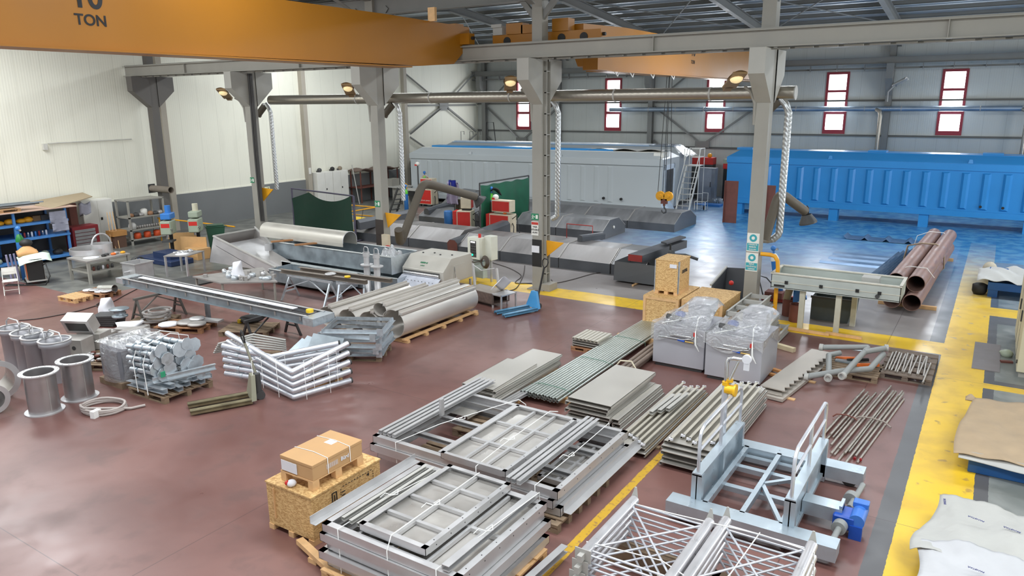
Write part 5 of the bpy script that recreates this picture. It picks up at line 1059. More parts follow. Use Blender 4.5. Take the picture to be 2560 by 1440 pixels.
b = MB(); b.ring((-26.3, 13.9, .8), (-26.3, 13.9, 1.12), .34, .325, 28); o = solo('steel_ring', b, STEEL, 'narrow ring with an upright hoop on the grey workbench', 'ring'); k = MB()
k.tube([(-26.3+.33*math.cos(a)*.0, 13.9+.33*math.cos(a), 1.1+.36*math.sin(a)) for a in np.linspace(0, math.pi, 14)], .03, 6); link('hoop', k, STEEL, o)
small('steel_disc', (-25.75, 13.2, .78), (.26, 0, .012), PAPER, 'white disc on the front of the grey workbench', 'disc', 'white discs', 'cyl')
for k in range(5): small('hand_tool', (-25.6-.12*(k % 2), 13.55+.17*k, .78), (.09, .05, .08), (BLACK, DGREY, ORG, STEELD, YEL)[k], ['black grinder', 'grey clamp', 'orange handled tool', 'steel fitting', 'yellow handled pliers'][k]+' on the right of the grey workbench', 'tool', 'tools on the grey workbench', 'heap')
for k in range(5): small('bottle', (-25.5, 13.1+.16*k, .37), (.04, 0, .14), (RUST, DGREY, PAPER)[k % 3], 'small bottle on the lower shelf of the grey workbench', 'bottle', 'bottles under the grey workbench', 'cyl')
b = MB(); b.ring((-26.0, 14.9, .26), (-25.8, 14.9, .26), .25, .22, 20); solo('wire_coil', b, DGREY, 'dark wire coil hanging at the right end of the grey workbench', 'coil')
# open box
t = thing('steel_box', 'open topped square steel box with a side pin, beside the grey workbench', 'box', (-24.55, 14.1, 0), .1)
b = MB(); b.box(-.35, .35, -.35, -.335, .05, .6); b.box(-.35, .35, .335, .35, .05, .6); b.box(-.35, -.335, -.35, .35, .05, .6); b.box(.335, .35, -.35, .35, .05, .6); b.box(-.35, .35, -.35, .35, .05, .07); link('walls', b, STEEL, t)
b = MB(); b.box(-.38, .38, -.38, -.33, .58, .61); b.box(-.38, .38, .33, .38, .58, .61); b.box(-.38, -.33, -.33, .33, .58, .61); b.box(.33, .38, -.33, .33, .58, .61); link('rim', b, STEEL, t); link('pin', MB().cyl((0, -.35, .33), (0, -.55, .33), .03), STEEL, t)
for s in (-.3, .26): link('foot', MB().box(s, s+.05, -.3, .3, 0, .05), STEELD, t)
table('work_table', 'light metal table with white disc in front of the waste bin', [(-24.0, 14.74), (-23.3, 15.15), (-23.62, 16.1), (-24.5, 15.7)], .75, STEELD, STEEL, .06, .03)
small('steel_disc', (-23.75, 15.3, .75), (.24, 0, .012), PAPER, 'white disc on the light metal table', 'disc', 'white discs', 'cyl')
for k in range(7): small('metal_offcut', (-24.1+.1*(k % 3), 15.25+.1*k, .75), (.07+.02*(k % 2), .1, .06), STEEL, 'small bright metal offcut on the light metal table', 'offcut', 'offcuts on the light metal table', 'heap')
# low table with many small parts
table('low_table', 'low dark table covered with small steel parts and a white sack', [(-20.4, 13.4), (-18.9, 13.3), (-17.6, 14.3), (-19.6, 15.4)], .72, STEELD, COLM, .05, .04)
random.seed(3)
for k in range(34):
    u, v = random.random(), random.random(); x = -20.1+2.1*u; y = 13.5+.35*u*1.3+1.2*v*(1-.4*u)
    small('steel_part', (x, y, .72), (.07+.05*random.random(), .1, .07+.08*random.random()), (STEEL, STEELD, GALV)[k % 3], 'small steel part in the heap on the low dark table', 'part', 'steel parts on the low table', ('heap', 'box', 'cyl')[k % 3], random.random()*3)
def sackf(p, w, d, h, lab, rz=0, m=None):
    b = MB()
    def f(u, v):
        a = 2*math.pi*u; z = v; c_, s_ = math.cos(a), math.sin(a); sx = math.copysign(abs(c_)**.55, c_); sy = math.copysign(abs(s_)**.7, s_)
        return (w/2*sx*(.86+.14*math.cos(6*z)+.05*math.sin(9*z+a)), d/2*sy*(1-z**2.5*.93)*(1+.08*math.sin(7*a+8*z)), h*z*(1+.12*c_*(z > .6)))
    b.grid(f, 18, 9); b.add([f(i/18, 1) for i in range(18)], [tuple(range(18))], True); return solo('plastic_sack', b, m or PAPER, lab, 'sack', p, rz, 'white sacks')
sackf((-19.0, 14.0, .72), .42, .3, .5, 'white plastic sack standing on the low dark table')
t = thing('castor_trolley', 'dark trolley frame with castor left of the low table', 'trolley', (-21.3, 13.9, 0)); link('frame', MB().box(-.5, .8, -.4, .4, .35, .4), DGREY, t); link('castor', MB().cyl((.1, -.35, .12), (.16, -.35, .12), .12), BLACK, t)
for x in (-.4, .7): link('leg', MB().box(x, x+.05, -.35, -.3, 0, .36), DGREY, t)
# beams on trestles
def trestle(x, y, rz, L, h, m, lab, spread=.28, name='trestle'):
    t = thing(name, lab, 'trestle', (x, y, 0), rz, 'steel trestles')
    link('top_bar', MB().bar((-L/2, 0, h-.03), (L/2, 0, h-.03), .08, .06), m, t)
    for sx in (-1, 1):
        for sy in (-1, 1): b = MB(); b.bar((sx*(L/2-.08), 0, h-.06), (sx*(L/2-.04), sy*spread, 0), .05, .05, up=(1, 0, 0)); link('leg', b, m, t)
        b = MB(); b.bar((sx*(L/2-.06), -spread*.65, h*.35), (sx*(L/2-.06), spread*.65, h*.35), .04, .04); link('crossbar', b, m, t)
    b = MB(); b.bar((-L/2+.1, -spread*.5, h*.5), (0, 0, h-.08), .03, .03, up=(0, 1, 0)); b.bar((L/2-.1, -spread*.5, h*.5), (0, 0, h-.08), .03, .03, up=(0, 1, 0)); link('brace', b, m, t)
    return t
trestle(-17.0, 15.0, 0, 1.9, .76, GALV, 'pale galvanised trestle under the brown beams', .35); trestle(-15.55, 15.3, .5, .9, .74, GALV, 'short pale trestle at the right end of the brown beams', .3)
for k, (y, x0, x1) in enumerate(((15.0, -18.3, -14.9), (15.5, -18.0, -14.4))): b = MB(); b.chan((x0, y, .83), (x1, y+.25, .83), .12, .12, .01); solo('steel_channel', b, mat('channel_brown', (134, 124, 114), .5, .4, .1, 3), ['front', 'rear'][k]+' long brown grey channel lying across the trestles', 'channel', group='channels on the trestles')
small('tape_roll', (-15.6, 15.2, .9), (.09, 0, .05), YELB, 'yellow tape roll on the front channel', 'tape', 'tape', 'cyl'); small('pale_rag', (-16.3, 15.2, .9), (.18, .1, .06), STEEL, 'pale lump lying on the front channel', 'rag', 'rags', 'heap')
# long conveyor frame
t = thing('conveyor', 'long galvanised conveyor frame on dark trestles crossing the left half', 'frame', (-17.2, 11.85, 0)); L2 = 3.9
for y, lab in ((-.25, 'side_channel'), (.28, 'side_channel')): b = MB(); b.chan((-L2, y, .83), (L2, y, .83), .06, .22, .008); link(lab, b, GALVD, t)
for y in (-.25, .28): link('rim', MB().bar((-L2, y, .945), (L2, y, .945), .07, .012), STEEL, t)
link('white_strip', MB().bar((-L2+.4, .08, .95), (L2-.8, .08, .95), .16, .015), PAPER, t); link('inner_rail', MB().bar((-L2, -.05, .87), (L2, -.05, .87), .05, .08), DGREY, t)
for x in np.arange(-L2+.3, L2, .9): link('cross_member', MB().box(x, x+.05, -.25, .28, .8, .9), STEELD, t)
link('end_plate', MB().box(L2-.1, L2+.25, -.33, .36, .74, .93), GALV, t); link('end_plate', MB().box(-L2-.25, -L2+.1, -.3, .33, .78, .93), GALV, t)
b = MB(); b.cyl((L2-.2, 0, .96), (L2-.2, 0, 1.03), .09); link('yellow_fitting', b, YELB, t)
trestle(-19.35, 11.55, math.pi/2, 1.35, .72, COLD, 'dark trestle under the left part of the long conveyor frame', .3); trestle(-14.95, 11.8, math.pi/2, 1.5, .72, mat('trestle_dark', (52, 50, 50), .5), 'black trestle under the right end of the long conveyor frame', .3)
b = MB(); b.box(-.05, .05, -.05, .05, 0, .75); solo('steel_prop', b, GALVD, 'thin steel post under the middle of the long conveyor frame', 'post', (-17.9, 12.1, 0))
# ---- hopper, half pipe and galvanised troughs
ya, yb = 16.1, 17.9
t = thing('sheet_hopper', 'large tilted stainless hopper chute left of the galvanised troughs', 'hopper', (0, 0, 0))
def q3(px, y, Y): p = PY(px, y, Y); return (p.x, p.y, max(p.z, .02))
A1, A2, B1, B2 = q3(533, 590, ya), q3(523, 655, ya), q3(672, 678, ya), q3(690, 668, ya)
C1 = q3(636, 567, yb); C2 = q3(740, 668, yb); A1b = (A1[0]+.05, yb, A1[2]-.0); 
b = MB()
def plate(pts, th=.015, ax=(0, 1, 0)):
    n = len(pts); a = Vector(ax)*th; b.add([Vector(p) for p in pts]+[Vector(p)+a for p in pts], [tuple(range(n)), tuple(range(2*n-1, n-1, -1))]+[(i, i+n, (i+1) % n+n, (i+1) % n) for i in range(n)])
near = [A1, A2, B1, B2]; link('near_side', (plate(near), b)[1], STEEL, t)
b = MB(); far = [(A1[0], yb, A1[2]), (A2[0], yb, A2[2]), (C2[0]-.8, yb, .3), C2, C1]; plate(far); link('far_side', b, STEELD, t)
b = MB(); plate([A1, A2, (A2[0], yb, A2[2]), (A1[0], yb, A1[2])], .015, (1, 0, 0)); link('left_end', b, STEELD, t)
b = MB(); plate([(A1[0]+.1, ya, A1[2]-.35), (A1[0]+.1, yb, A1[2]-.35), (B1[0]-.3, yb, .28), (B1[0]-.3, ya, .28)], .015, (0, 0, 1)); link('sloping_floor', b, STEEL, t)
b = MB(); xm = (A1[0]+B2[0])/2+.2; plate([(xm, ya+.9, .9), (xm, ya+.9, .15), (B2[0]+.3, ya+.9, .15), (B2[0]+.4, ya+.9, .3)], .02); link('divider', b, STEELD, t)
b = MB()
for a, c in ((A1, B2), (A1, (A1[0], yb, A1[2])), ((A1[0], yb, A1[2]), C1), (C1, C2)): b.bar(a, c, .06, .04)
link('rim', b, FLAT, t); link('pipe_stub', MB().ring((xm, ya+.9, .85), (xm, ya+.9, 1.1), .14, .12, 16), STEEL, t)
t = thing('half_pipe', 'pale half round cover lying upside down on the galvanised trough', 'cover', (-20.2, 17.85, 1.17))
b = MB(); b.grid(lambda u, v: (-2.1+4.2*u, .33*math.cos(math.pi*(1-v)), .12+.36*math.sin(math.pi*v)**.8), 1, 16, 0); b.box(-2.1, 2.1, -.335, -.325, -.0, .13); b.box(-2.1, 2.1, .325, .335, 0, .13)
link('shell', b, mat('pale_steel', (196, 192, 182), .5, .4, .05, 3), t); k = MB(); k.tube([(2.1, .33*math.cos(a), .12+.36*math.sin(a)**.8 if math.sin(a) > 0 else .12) for a in np.linspace(0.001, math.pi-.001, 14)], .015, 6); link('rim', k, STEEL, t)
def trough(x0, x1, y0, y1, z0, z1, lab):
    t = thing('galvanised_trough', lab, 'trough', ((x0+x1)/2, (y0+y1)/2, z0), 0, 'galvanised troughs'); a = (x1-x0)/2; c = (y1-y0)/2; h = z1-z0
    link('near_wall', MB().box(-a, a, -c, -c+.012, 0, h), GALVD, t); link('far_wall', MB().box(-a, a, c-.012, c, 0, h), GALVD, t); link('bottom', MB().box(-a, a, -c, c, 0, .012), GALVD, t)
    for s in (-1, 1): link('end_wall', MB().box(s*a-.006, s*a+.006, -c, c, 0, h), GALV, t); link('rim', MB().bar((-a, s*c, h), (a, s*c, h), .07, .02), mat('rim_bright', (214, 218, 216), .4, .4), t)
    return t
trough(-21.2, -15.65, 17.15, 18.4, .58, 1.15, 'upper galvanised trough behind the two flanged pipes'); trough(-20.6, -15.3, 17.0, 18.3, .02, .53, 'lower galvanised trough under the upper one')
trough(-20.0, -16.9, 15.95, 16.9, .1, .52, 'short low galvanised trough in front of the long troughs')
for k, x in enumerate((-20.6, -19.4)): b = MB(); b.bar((x-.35, 16.9, 1.19), (x+.45, 18.3, 1.19), .12, .05); solo('timber_spacer', b, mat('timber_orange', (168, 120, 78), .7), ['left', 'right'][k]+' timber spacer across the upper galvanised trough', 'timber', group='timber spacers')
for k, px in enumerate((921, 946)):
    p = G(px, (734, 739)[k]); t = thing('flanged_pipe', ['left', 'right'][k]+' of the two slim flanged pipes standing before the troughs', 'pipe', (p.x, p.y, 0), 0, 'slim standing flanged pipes')
    link('lower_tube', MB().lathe([(.13, 0), (.13, .02), (.105, .04), (.105, .92)], 18), STEEL, t); link('flange', MB().ring((0, 0, .92), (0, 0, .95), .2, .09, 24), STEEL, t); link('upper_tube', MB().ring((0, 0, .95), (0, 0, 1.25), .09, .08, 18), STEEL, t); link('collar', MB().ring((0, 0, 1.2), (0, 0, 1.33), .11, .095, 18), STEEL, t)
    link('handle', MB().tube([(-.09, 0, 1.3), (-.09, 0, 1.45), (-.05, 0, 1.5), (.05, 0, 1.5), (.09, 0, 1.45), (.09, 0, 1.3)], .015, 6), STEEL, t)
b = MB(); b.grid(lambda u, v: (-16.55+.8*u, 17.3+.8*v, 1.0+.35*math.sin(math.pi*u)*math.sin(math.pi*v)+.08*math.sin(17*u+9*v)), 14, 12, .02); solo('plastic_film_heap', b, FILM, 'crumpled clear plastic film between the troughs and the screen machine', 'film')
# ---- screen machine
p0 = G(1018, 730); xl, xr = -15.55, -13.9; yf = 17.55
t = thing('screen_machine', 'pale steel screening machine with rounded lid and white chute', 'machine', (xl, yf, 0)); Wd = xr-xl; Dp = 1.5
sheet = mat('machine_pale', (196, 192, 182), .5, .3, .05, 2)
prof = [(0, .36), (0, .78), (.42, 1.14), (Dp, 1.14), (Dp, .36)]
b = MB(); n = len(prof); vs = [(0, y, z) for y, z in prof]+[(Wd, y, z) for y, z in prof]; b.add(vs, [tuple(range(n)), tuple(range(2*n-1, n-1, -1))]+[(i, i+n, (i+1) % n+n, (i+1) % n) for i in range(n)]); link('housing', b, sheet, t, bevel=.01)
link('slot', MB().box(.08, Wd-.15, -.015, .0, .55, .72), DGREY, t); link('drum', MB().cyl((.08, -.01, .63), (Wd-.15, -.01, .63), .06, n=14), STEELB, t)
b = MB(); b.add([(0, -.02, .56), (Wd-.1, -.02, .56), (Wd-.05, -.45, .3), (-.03, -.45, .3), (0, -.02, .54), (Wd-.1, -.02, .54), (Wd-.05, -.45, .28), (-.03, -.45, .28)], [(0, 1, 2, 3), (7, 6, 5, 4), (0, 3, 7, 4), (1, 5, 6, 2), (3, 2, 6, 7), (0, 4, 5, 1)]); ch = link('chute', b, mat('chute_white', (214, 218, 228), .35, .2), t)
b = MB()
for k in range(10): b.cyl((.12+.14*k, -.215, .445), (.12+.14*k, -.22, .46), .012, n=6)
link('rivets', b, DGREY, ch); k = MB(); add_text(k, 'osm-s', .12, (Wd*.45, .2, .965), (1, 0, 0), (0, .76, .65), bold=True); add_text(k, 'çeltek', .07, (Wd*.45, .11, .885), (1, 0, 0), (0, .76, .65)); link('lettering', k, SIGNG, t)
b = MB(); b.box(Wd, Wd+.01, .5, 1.1, .4, .9); link('side_door', b, sheet, t); b = MB(); b.tube([(Wd+.02, .55, .85), (Wd+.05, .55, .5)], .012, 6); link('door_bar', b, STEELB, t)
for x in (0, Wd-.06):
    for y in (.05, Dp-.1): link('leg', MB().box(x, x+.06, y, y+.06, 0, .3), STEEL, t)
for k in range(4): link('lid_bolt', MB().cyl((.3+.35*k, .7+.15*(k % 2), 1.14), (.3+.35*k, .7+.15*(k % 2), 1.17), .03, n=8), DGREY, t)
small('yellow_tray', (-14.6, 17.3, 0), (.4, .3, .12), YEL, 'yellow tray under the screening machine', 'tray', 'yellow trays'); small('yellow_tray', (-13.55, 18.3, .0), (.35, .3, .25), YEL, 'yellow tray between the control cabinet posts', 'tray', 'yellow trays')
# ---- control cabinet stand
p = G(1196, 703); t = thing('control_cabinet', 'cream electrical control cabinet on a post with green lit button', 'cabinet', (p.x, p.y, 0), -.15)
cb = mat('cabinet_cream', (214, 214, 200), .45, 0, .04, 4)
bd = link('main_box', MB().box(-.3, .25, -.18, .15, .78, 1.5), cb, t, bevel=.01); link('button_panel', MB().box(-.16, .1, -.195, -.18, .86, 1.4), DGREY, t)
for i in range(3):
    for j in range(4): link('button', MB().cyl((-.1+.08*i, -.21, 1.0+.09*j), (-.1+.08*i, -.195, 1.0+.09*j), .02, n=8), BLACK, bd)
for i in range(3): link('white_lamp', MB().cyl((-.1+.07*i, -.21, 1.36), (-.1+.07*i, -.195, 1.36), .024, n=10), glow('lamp_white', (255, 255, 255), 2.5), bd)
link('green_lamp', MB().cyl((-.06, -.215, .93), (-.06, -.195, .93), .03, n=10), glow('lamp_green', (30, 255, 170), 2.5), bd)
link('rear_box', MB().box(.2, .52, .1, .42, .75, 1.55), cb, t, bevel=.01); link('beacon', MB().cyl((.1, 0, 1.5), (.1, 0, 1.62), .05), RED, t); link('lower_box', MB().box(-.12, .32, -.1, .12, .15, .72), mat('box_bluegrey', (176, 188, 184), .45), t, bevel=.01)
link('post', MB().box(-.2, -.12, -.04, .04, 0, .8), STEEL, t); link('post', MB().box(.36, .42, .2, .26, 0, .8), STEEL, t)
b = MB()
for k in range(4): b.tube([(.4+.16*math.cos(a)*(1-.1*k), -.06-.03*k, .72+.2*math.sin(a)*(1-.1*k)) for a in np.linspace(0, 2*math.pi, 18)], .022, 6, closed=True)
b.tube([(.3, -.1, .75), (0, -.2, .68), (-.25, -.18, .7), (-.35, -.1, .5), (-.25, -.15, .3)], .018, 6); link('cable_coil', b, mat('cable_brown', (84, 74, 66), .6), t)
# dark cradle with paper
p = G(1222, 768); t = thing('dirty_cradle', 'dirty brown steel cradle with two leaning posts and a loose sheet', 'cradle', (p.x-.28, p.y+.4, 0), -.2)
b = MB(); b.box(-.75, .55, -.35, -.32, .1, .42); b.box(-.75, .55, .3, .33, .1, .42); b.box(-.75, .55, -.35, .33, .1, .13); link('body', b, mat('dirty_brown', (104, 88, 80), .6, .2, .3, 12), t)
link('top_plate', MB().box(-.7, .5, -.3, .3, .4, .42), mat('plate_taupe', (150, 140, 130), .5, .3), t)
for s, e in ((-.7, -1.05), (.35, .0)): b = MB(); b.bar((s, .1, .4), (e, .35, 1.0), .06, .06, up=(0, 1, 0)); link('leaning_post', b, STEELD, t)
b = MB(); b.tube([(-1.0, .3, .98), (-.6, .3, .85), (-.05, .3, 1.0)], .012, 5); link('chain', b, STEEL, t)
b = MB(); b.grid(lambda u, v: (.35+.4*u, -.25+.5*v, .5+.35*u+.1*math.sin(5*v)), 5, 5, .005); link('paper_sheet', b, PAPER, t)
b = MB()
for x in (.5, .85): b.box(x, x+.04, -.35, -.31, 0, .45); b.box(x, x+.04, .25, .29, 0, .45)
b.box(.5, .89, -.35, .29, .4, .43); linkp('side_frame', b, STEEL, t)
# ---- pallet jacks
def pallet_jack(x, y, rz, body_m, fork_m, handle_m, lab, lean, hl=1.0):
    t = thing('pallet_jack', lab, 'pallet jack', (x, y, 0), rz)
    for s in (-.2, .2):
        b = MB(); b.box(-1.15, 0, s-.08, s+.08, .07, .11); b.box(-1.15, 0, s-.08, s-.06, .03, .11); b.box(-1.15, 0, s+.06, s+.08, .03, .11)
        f = link('fork', b, fork_m, t, bevel=.005); link('fork_roller', MB().cyl((-1.0, s-.04, .04), (-1.0, s+.04, .04), .04), DGREY, f)
    b = MB(); b.add([(-.02, -.3, .08), (-.02, .3, .08), (.08, .28, .08), (.08, -.28, .08), (.04, -.11, .55), (.04, .11, .55), (.12, .1, .55), (.12, -.1, .55)], [(0, 1, 2, 3), (0, 4, 5, 1), (1, 5, 6, 2), (2, 6, 7, 3), (3, 7, 4, 0), (4, 7, 6, 5)]); link('body', b, body_m, t)
    link('pump', MB().cyl((.17, 0, .1), (.17, 0, .55), .07, n=12), DGREY, t)
    for s in (-.07, .03): link('steer_wheel', MB().cyl((.2, s, .09), (.2, s+.05, .09), .09, n=16), DGREY, t)
    top = Vector((.2+lean[0], lean[1], .45+hl)); base = Vector((.2, 0, .35))
    link('tiller', MB().tube([base, base.lerp(top, .78)], .028, 8), handle_m, t)
    d = (top-base).normalized(); side = d.cross(Vector((1, 0, 0))).normalized()
    a0 = base.lerp(top, .76); b = MB(); b.tube([a0, a0+d*.08+side*.1, a0+d*.2+side*.13, a0+d*.27+side*.08, a0+d*.27-side*.08, a0+d*.2-side*.13, a0+d*.08-side*.1, a0], .018, 8); link('handle_loop', b, BLACK, t); return t
pallet_jack(-12.15, 8.95, math.radians(62), mat('jack_olive', (140, 138, 118), .5, .1, .1), mat('fork_worn', (128, 118, 90), .45, .4, .35, 6), mat('tiller_olive', (120, 116, 98), .45), 'olive grey pallet jack beside the galvanised bundle pallet', (-.15, .75), .8)
p = G(1335, 772); pallet_jack(p.x+.02, p.y-.12, math.radians(68), mat('jack_blue', (76, 152, 206), .4, 0, .05), mat('fork_blue', (96, 150, 184), .4, .2, .2, 5), BLACK, 'light blue pallet jack with black tiller near the yellow lane', (.25, -.05), 1.0)
# ---- rolled sheets on a pallet
def roll(x, y0, y1, z, r, lab, a0=.55, lip=.3, open_=.15, m=STEEL, sz=1.0):
    """thin sheet curled about the long axis with a straight lip at the top"""
    t = thing('rolled_sheet', lab, 'sheet', (x, (y0+y1)/2, z), 0, 'rolled stainless sheets'); h = (y1-y0)/2
    pr = [(math.cos(a)*r, r*sz+math.sin(a)*r*sz) for a in np.linspace(math.pi*.5-a0, math.pi*.5-a0-(2*math.pi-open_-.3), 26)]
    x1, z1 = pr[0]; pr = [(x1+lip*.55, z1+.02), (x1+lip*.5, z1-.05), (x1+lip*.25, z1-.03)][::1]+pr if False else pr
    outer = pr; inner = [(q[0]*.965, r*sz+(q[1]-r*sz)*.965) for q in pr]
    n = len(pr); b = MB(); vs = []
    for yy in (-h, h): vs += [(q[0], yy, q[1]) for q in outer]+[(q[0], yy, q[1]) for q in inner]
    N2 = 2*n; fs = [(i, i+1, N2+i+1, N2+i) for i in range(n-1)]+[(n+i+1, n+i, N2+n+i, N2+n+i+1) for i in range(n-1)]
    b.add(vs, fs, True); b.add(vs, [(i, n+i, n+i+1, i+1) for i in range(n-1)]+[(N2+i, N2+i+1, N2+n+i+1, N2+n+i) for i in range(n-1)]+[(0, N2, N2+n, n), (n-1, 2*n-1, N2+2*n-1, N2+n-1)]); link('curled_sheet', b, m, t)
    e = pr[0]; b = MB(); b.box(e[0]-.03, e[0]+.06, -h, h, e[1], e[1]+.05); b.box(e[0]-.05, e[0]-.03, -h, h, e[1]-.02, e[1]+.1); link('folded_lip', b, m, t); return t
PY0, PY1 = 13.35, 16.5
t = thing('long_pallet', 'long new timber pallet under the rolled sheets', 'pallet', (-13.3, 14.95, 0))
for x in (-1.35, -.45, .45, 1.35): link('runner', MB().box(x-.05, x+.05, -1.55, 1.6, .07, .11), WOODN, t)
for k, y in enumerate(np.linspace(-1.45, 1.5, 5)): link('cross_block', MB().box(-1.45, 1.45, y-.05, y+.05, 0, .07), WOODN, t)
RL = mat('roll_steel', (206, 201, 194), .38, .5, .04, 2)
for i, (x, r, sz) in enumerate(((-14.45, .32, .8), (-13.72, .32, .85), (-13.0, .34, .85))):
    roll(x, PY0-.1+.03*i, PY1-.1, .11, r, ['leftmost rolled stainless sheet on the long pallet', 'second rolled stainless sheet from the left on the long pallet', 'third rolled stainless sheet, under the raised roll'][i], .35, m=RL, sz=sz)
roll(-12.22, PY0, PY1, .11, .37, 'rightmost large rolled stainless sheet on the long pallet', .75, m=RL); roll(-12.62, PY0-.02, PY1-.1, .62, .22, 'raised rolled sheet lying on top between the two right rolls', .8, m=RL, sz=.8)
# ---- galvanised square frames pallet
pallet(-12.35, 12.15, 'weathered pallet under the galvanised square frames', 1.5, .9, .45, WOODG)
for i in range(6):
    t = thing('galvanised_frame', ['lowest', 'second lowest', 'third lowest', 'fourth', 'fifth', 'topmost'][i]+' galvanised square frame in the crossed stack beside the rolled sheets', 'frame', (-12.3+.05*(i % 3)-.05, 12.15+.04*(i % 2), .15+.11*i), .45+(.12, -.06, .02, .1, -.1, .04)[i], 'galvanised square frames')
    a, c = .72, .55
    for k, (p_, q_) in enumerate((((-a, -c), (a, -c)), ((a, -c), (a, c)), ((a, c), (-a, c)), ((-a, c), (-a, -c)))):
        b = MB(); b.angle((*p_, .05), (*q_, .05), .085, .008); link('bar', b, GALV, t)
    link('corner_plate', MB().box(a-.12, a+.02, -c-.05, -c-.04, -.02, .14), GALV, t)
# ---- V shaped tubes, two stacks
def vstack(L_, V_, R_, n, r, lab, grp, dark):
    """n tubes bent to a V in plan; each end = (pixel of the top one, z top, z bottom)"""
    P = [G(*e[0], e[1]) for e in (L_, V_, R_)]; c = sum(P, Vector())/3
    for i in range(n):
        u = i/(n-1); t = thing('bent_tube', lab % (['lowest', 'second lowest', 'middle', 'fourth'][i] if i < n-1 else 'topmost'), 'tube', (c.x, c.y, 0), 0, grp)
        Q = [Vector((p.x-c.x, p.y-c.y, e[2]+(e[1]-e[2])*u)) for p, e in zip(P, (L_, V_, R_))]
        b = MB(); b.tube([Q[0], Q[1]], r, 14); b.tube([Q[1], Q[2]], r, 14); b.sphere(Q[1], r, 10, 6); link('tube', b, TUBEM, t)
        d = (Q[2]-Q[1]).normalized(); b = MB(); b.ring(Q[2]-d*.03, Q[2]+d*.004, r*1.05, r*.8, 14); b.cyl(Q[2]-d*.01, Q[2]+d*.002, r*.8, n=14); link('open_end', b, BLACK if dark else DGREY, t)
        d2 = Q[0]-Q[1]; m = Q[1]+d2*(.62+.05*(i % 2)); b = MB(); b.ring(m, m+d2.normalized()*.06, r*1.18, r, 14); link('clamp', b, GALV, t)
vstack(((568, 833), .95, .18), ((730, 930), .62, .09), ((873, 857), .95, .12), 5, .06, '%s V bent galvanised tube of the front stack beside the pallet jack', 'front stack of V bent tubes', False)
vstack(((556, 864), .86, .24), ((678, 893), .66, .15), ((850, 858), .86, .22), 5, .062, '%s V bent galvanised tube of the rear stack, dark open end', 'rear stack of V bent tubes', True)
b = MB(); q = G(722, 990); b.bar((q.x-.1, q.y, .035), (q.x+.3, q.y+1.2, .035), .08, .07); solo('timber_bearer', b, WOODN, 'timber bearer under the vertex of the bent tubes', 'timber')
for k, (x, y) in enumerate(((640, 905), (700, 900), (830, 890), (770, 905))): p = G(x, y, .8); b = MB(); b.tube([(p.x, p.y-.1, .03), (p.x, p.y-.11, .86), (p.x, p.y+.12, .87), (p.x, p.y+.12, .2)], .007, 4); solo('white_strap', b, STRAP, 'white plastic strap round the bent tubes, %s from the left' % ['first', 'second', 'fourth', 'third'][k], 'strap', group='straps on bent tubes')
p = G(700, 870, .5); 
for k in range(3): b = MB(); b.box(-.35, .35, -.25, .25, 0, .02); o = solo('galvanised_plate', b, GALVD, ['lower', 'middle', 'upper'][k]+' galvanised plate lying tilted behind the bent tubes', 'plate', (-12.9+.35*k, 11.1, .3+.14*k), .3*k, 'plates behind the bent tubes'); o.rotation_euler = (.5, .2, .3*k)
for k in range(6): b = MB(); b.tube([(-14.6+.04*k, 9.9, .3+.05*k), (-13.9, 10.3+.04*k, .45+.05*k), (-13.3, 10.9, .3+.05*k)], .025, 6); solo('curved_strip', b, FLAT, 'curved pale strip in the pack left of the bent tubes', 'strip', group='curved pale strips')
pallet(-14.0, 10.5, 'pallet under the curved pale strips left of the bent tubes', 1.1, .8, .6, WOODG); pallet(-12.0, 10.6, 'pallet under the bent tubes', 1.2, .8, .3, WOODG, group='wooden pallets')
# ---- galvanised bracket bundle
pallet(-14.05, 8.45, 'weathered pallet under the strapped galvanised bracket bundle', 1.2, 1.15, .03, WOODG)
random.seed(11)
t0 = None
for i in range(24):
    row, col = divmod(i, 5); y = 7.98+.21*col+.05*(row % 2)+.03*random.random(); z = .5+.125*row; x0 = -14.72+.12*random.random()
    a = (random.random()-.5)*.3
    if t0 is None or True:
        t = thing('flanged_tube', 'galvanised tube with end plate in the strapped bundle on the pallet', 'bracket', (x0, y, z), a, 'galvanised bracket bundle'); t.rotation_euler[1] = (random.random()-.6)*.16
        link('tube', MB().ring((0, 0, 0), (.95, 0, .02), .055, .047, 12), GALV, t)
        s = .13+.04*random.random(); b = MB()
        n = 8; vs = [(.95, s*math.cos(2*math.pi*k/n+.4), s*math.sin(2*math.pi*k/n+.4)) for k in range(n)]; b.add(vs+[(.965, q[1], q[2]) for q in vs], [tuple(range(n-1, -1, -1)), tuple(range(n, 2*n))]+[(k, (k+1) % n, (k+1) % n+n, k+n) for k in range(n)]); link('end_plate', b, GALV, t)
        b = MB()
        for k in range(3): b.ring((.2+.25*k, 0, 0), (.23+.25*k, 0, 0), .075, .055, 12)
        link('fins', b, GALVD, t)
for i in range(7): b = MB(); b.chan((-14.75, 7.95+.17*i, .2+.06*(i % 3)), (-13.45, 7.95+.17*i, .2+.06*((i+1) % 3)), .11, .1, .008); solo('galvanised_channel', b, GALV, 'galvanised channel in the layer under the bracket bundle', 'channel', group='channels under the bracket bundle')
b = MB(); b.chan((-14.0, 7.85, .3), (-13.45, 9.0, .3), .08, .14, .008); solo('galvanised_channel', b, GALV, 'galvanised edge channel on the right front of the bundle pallet', 'channel')
b = MB(); b.chan((-13.75, 7.9, .45), (-13.4, 9.1, .45), .08, .12, .008); solo('galvanised_channel', b, GALV, 'upper galvanised edge channel on the right of the bundle pallet', 'channel')
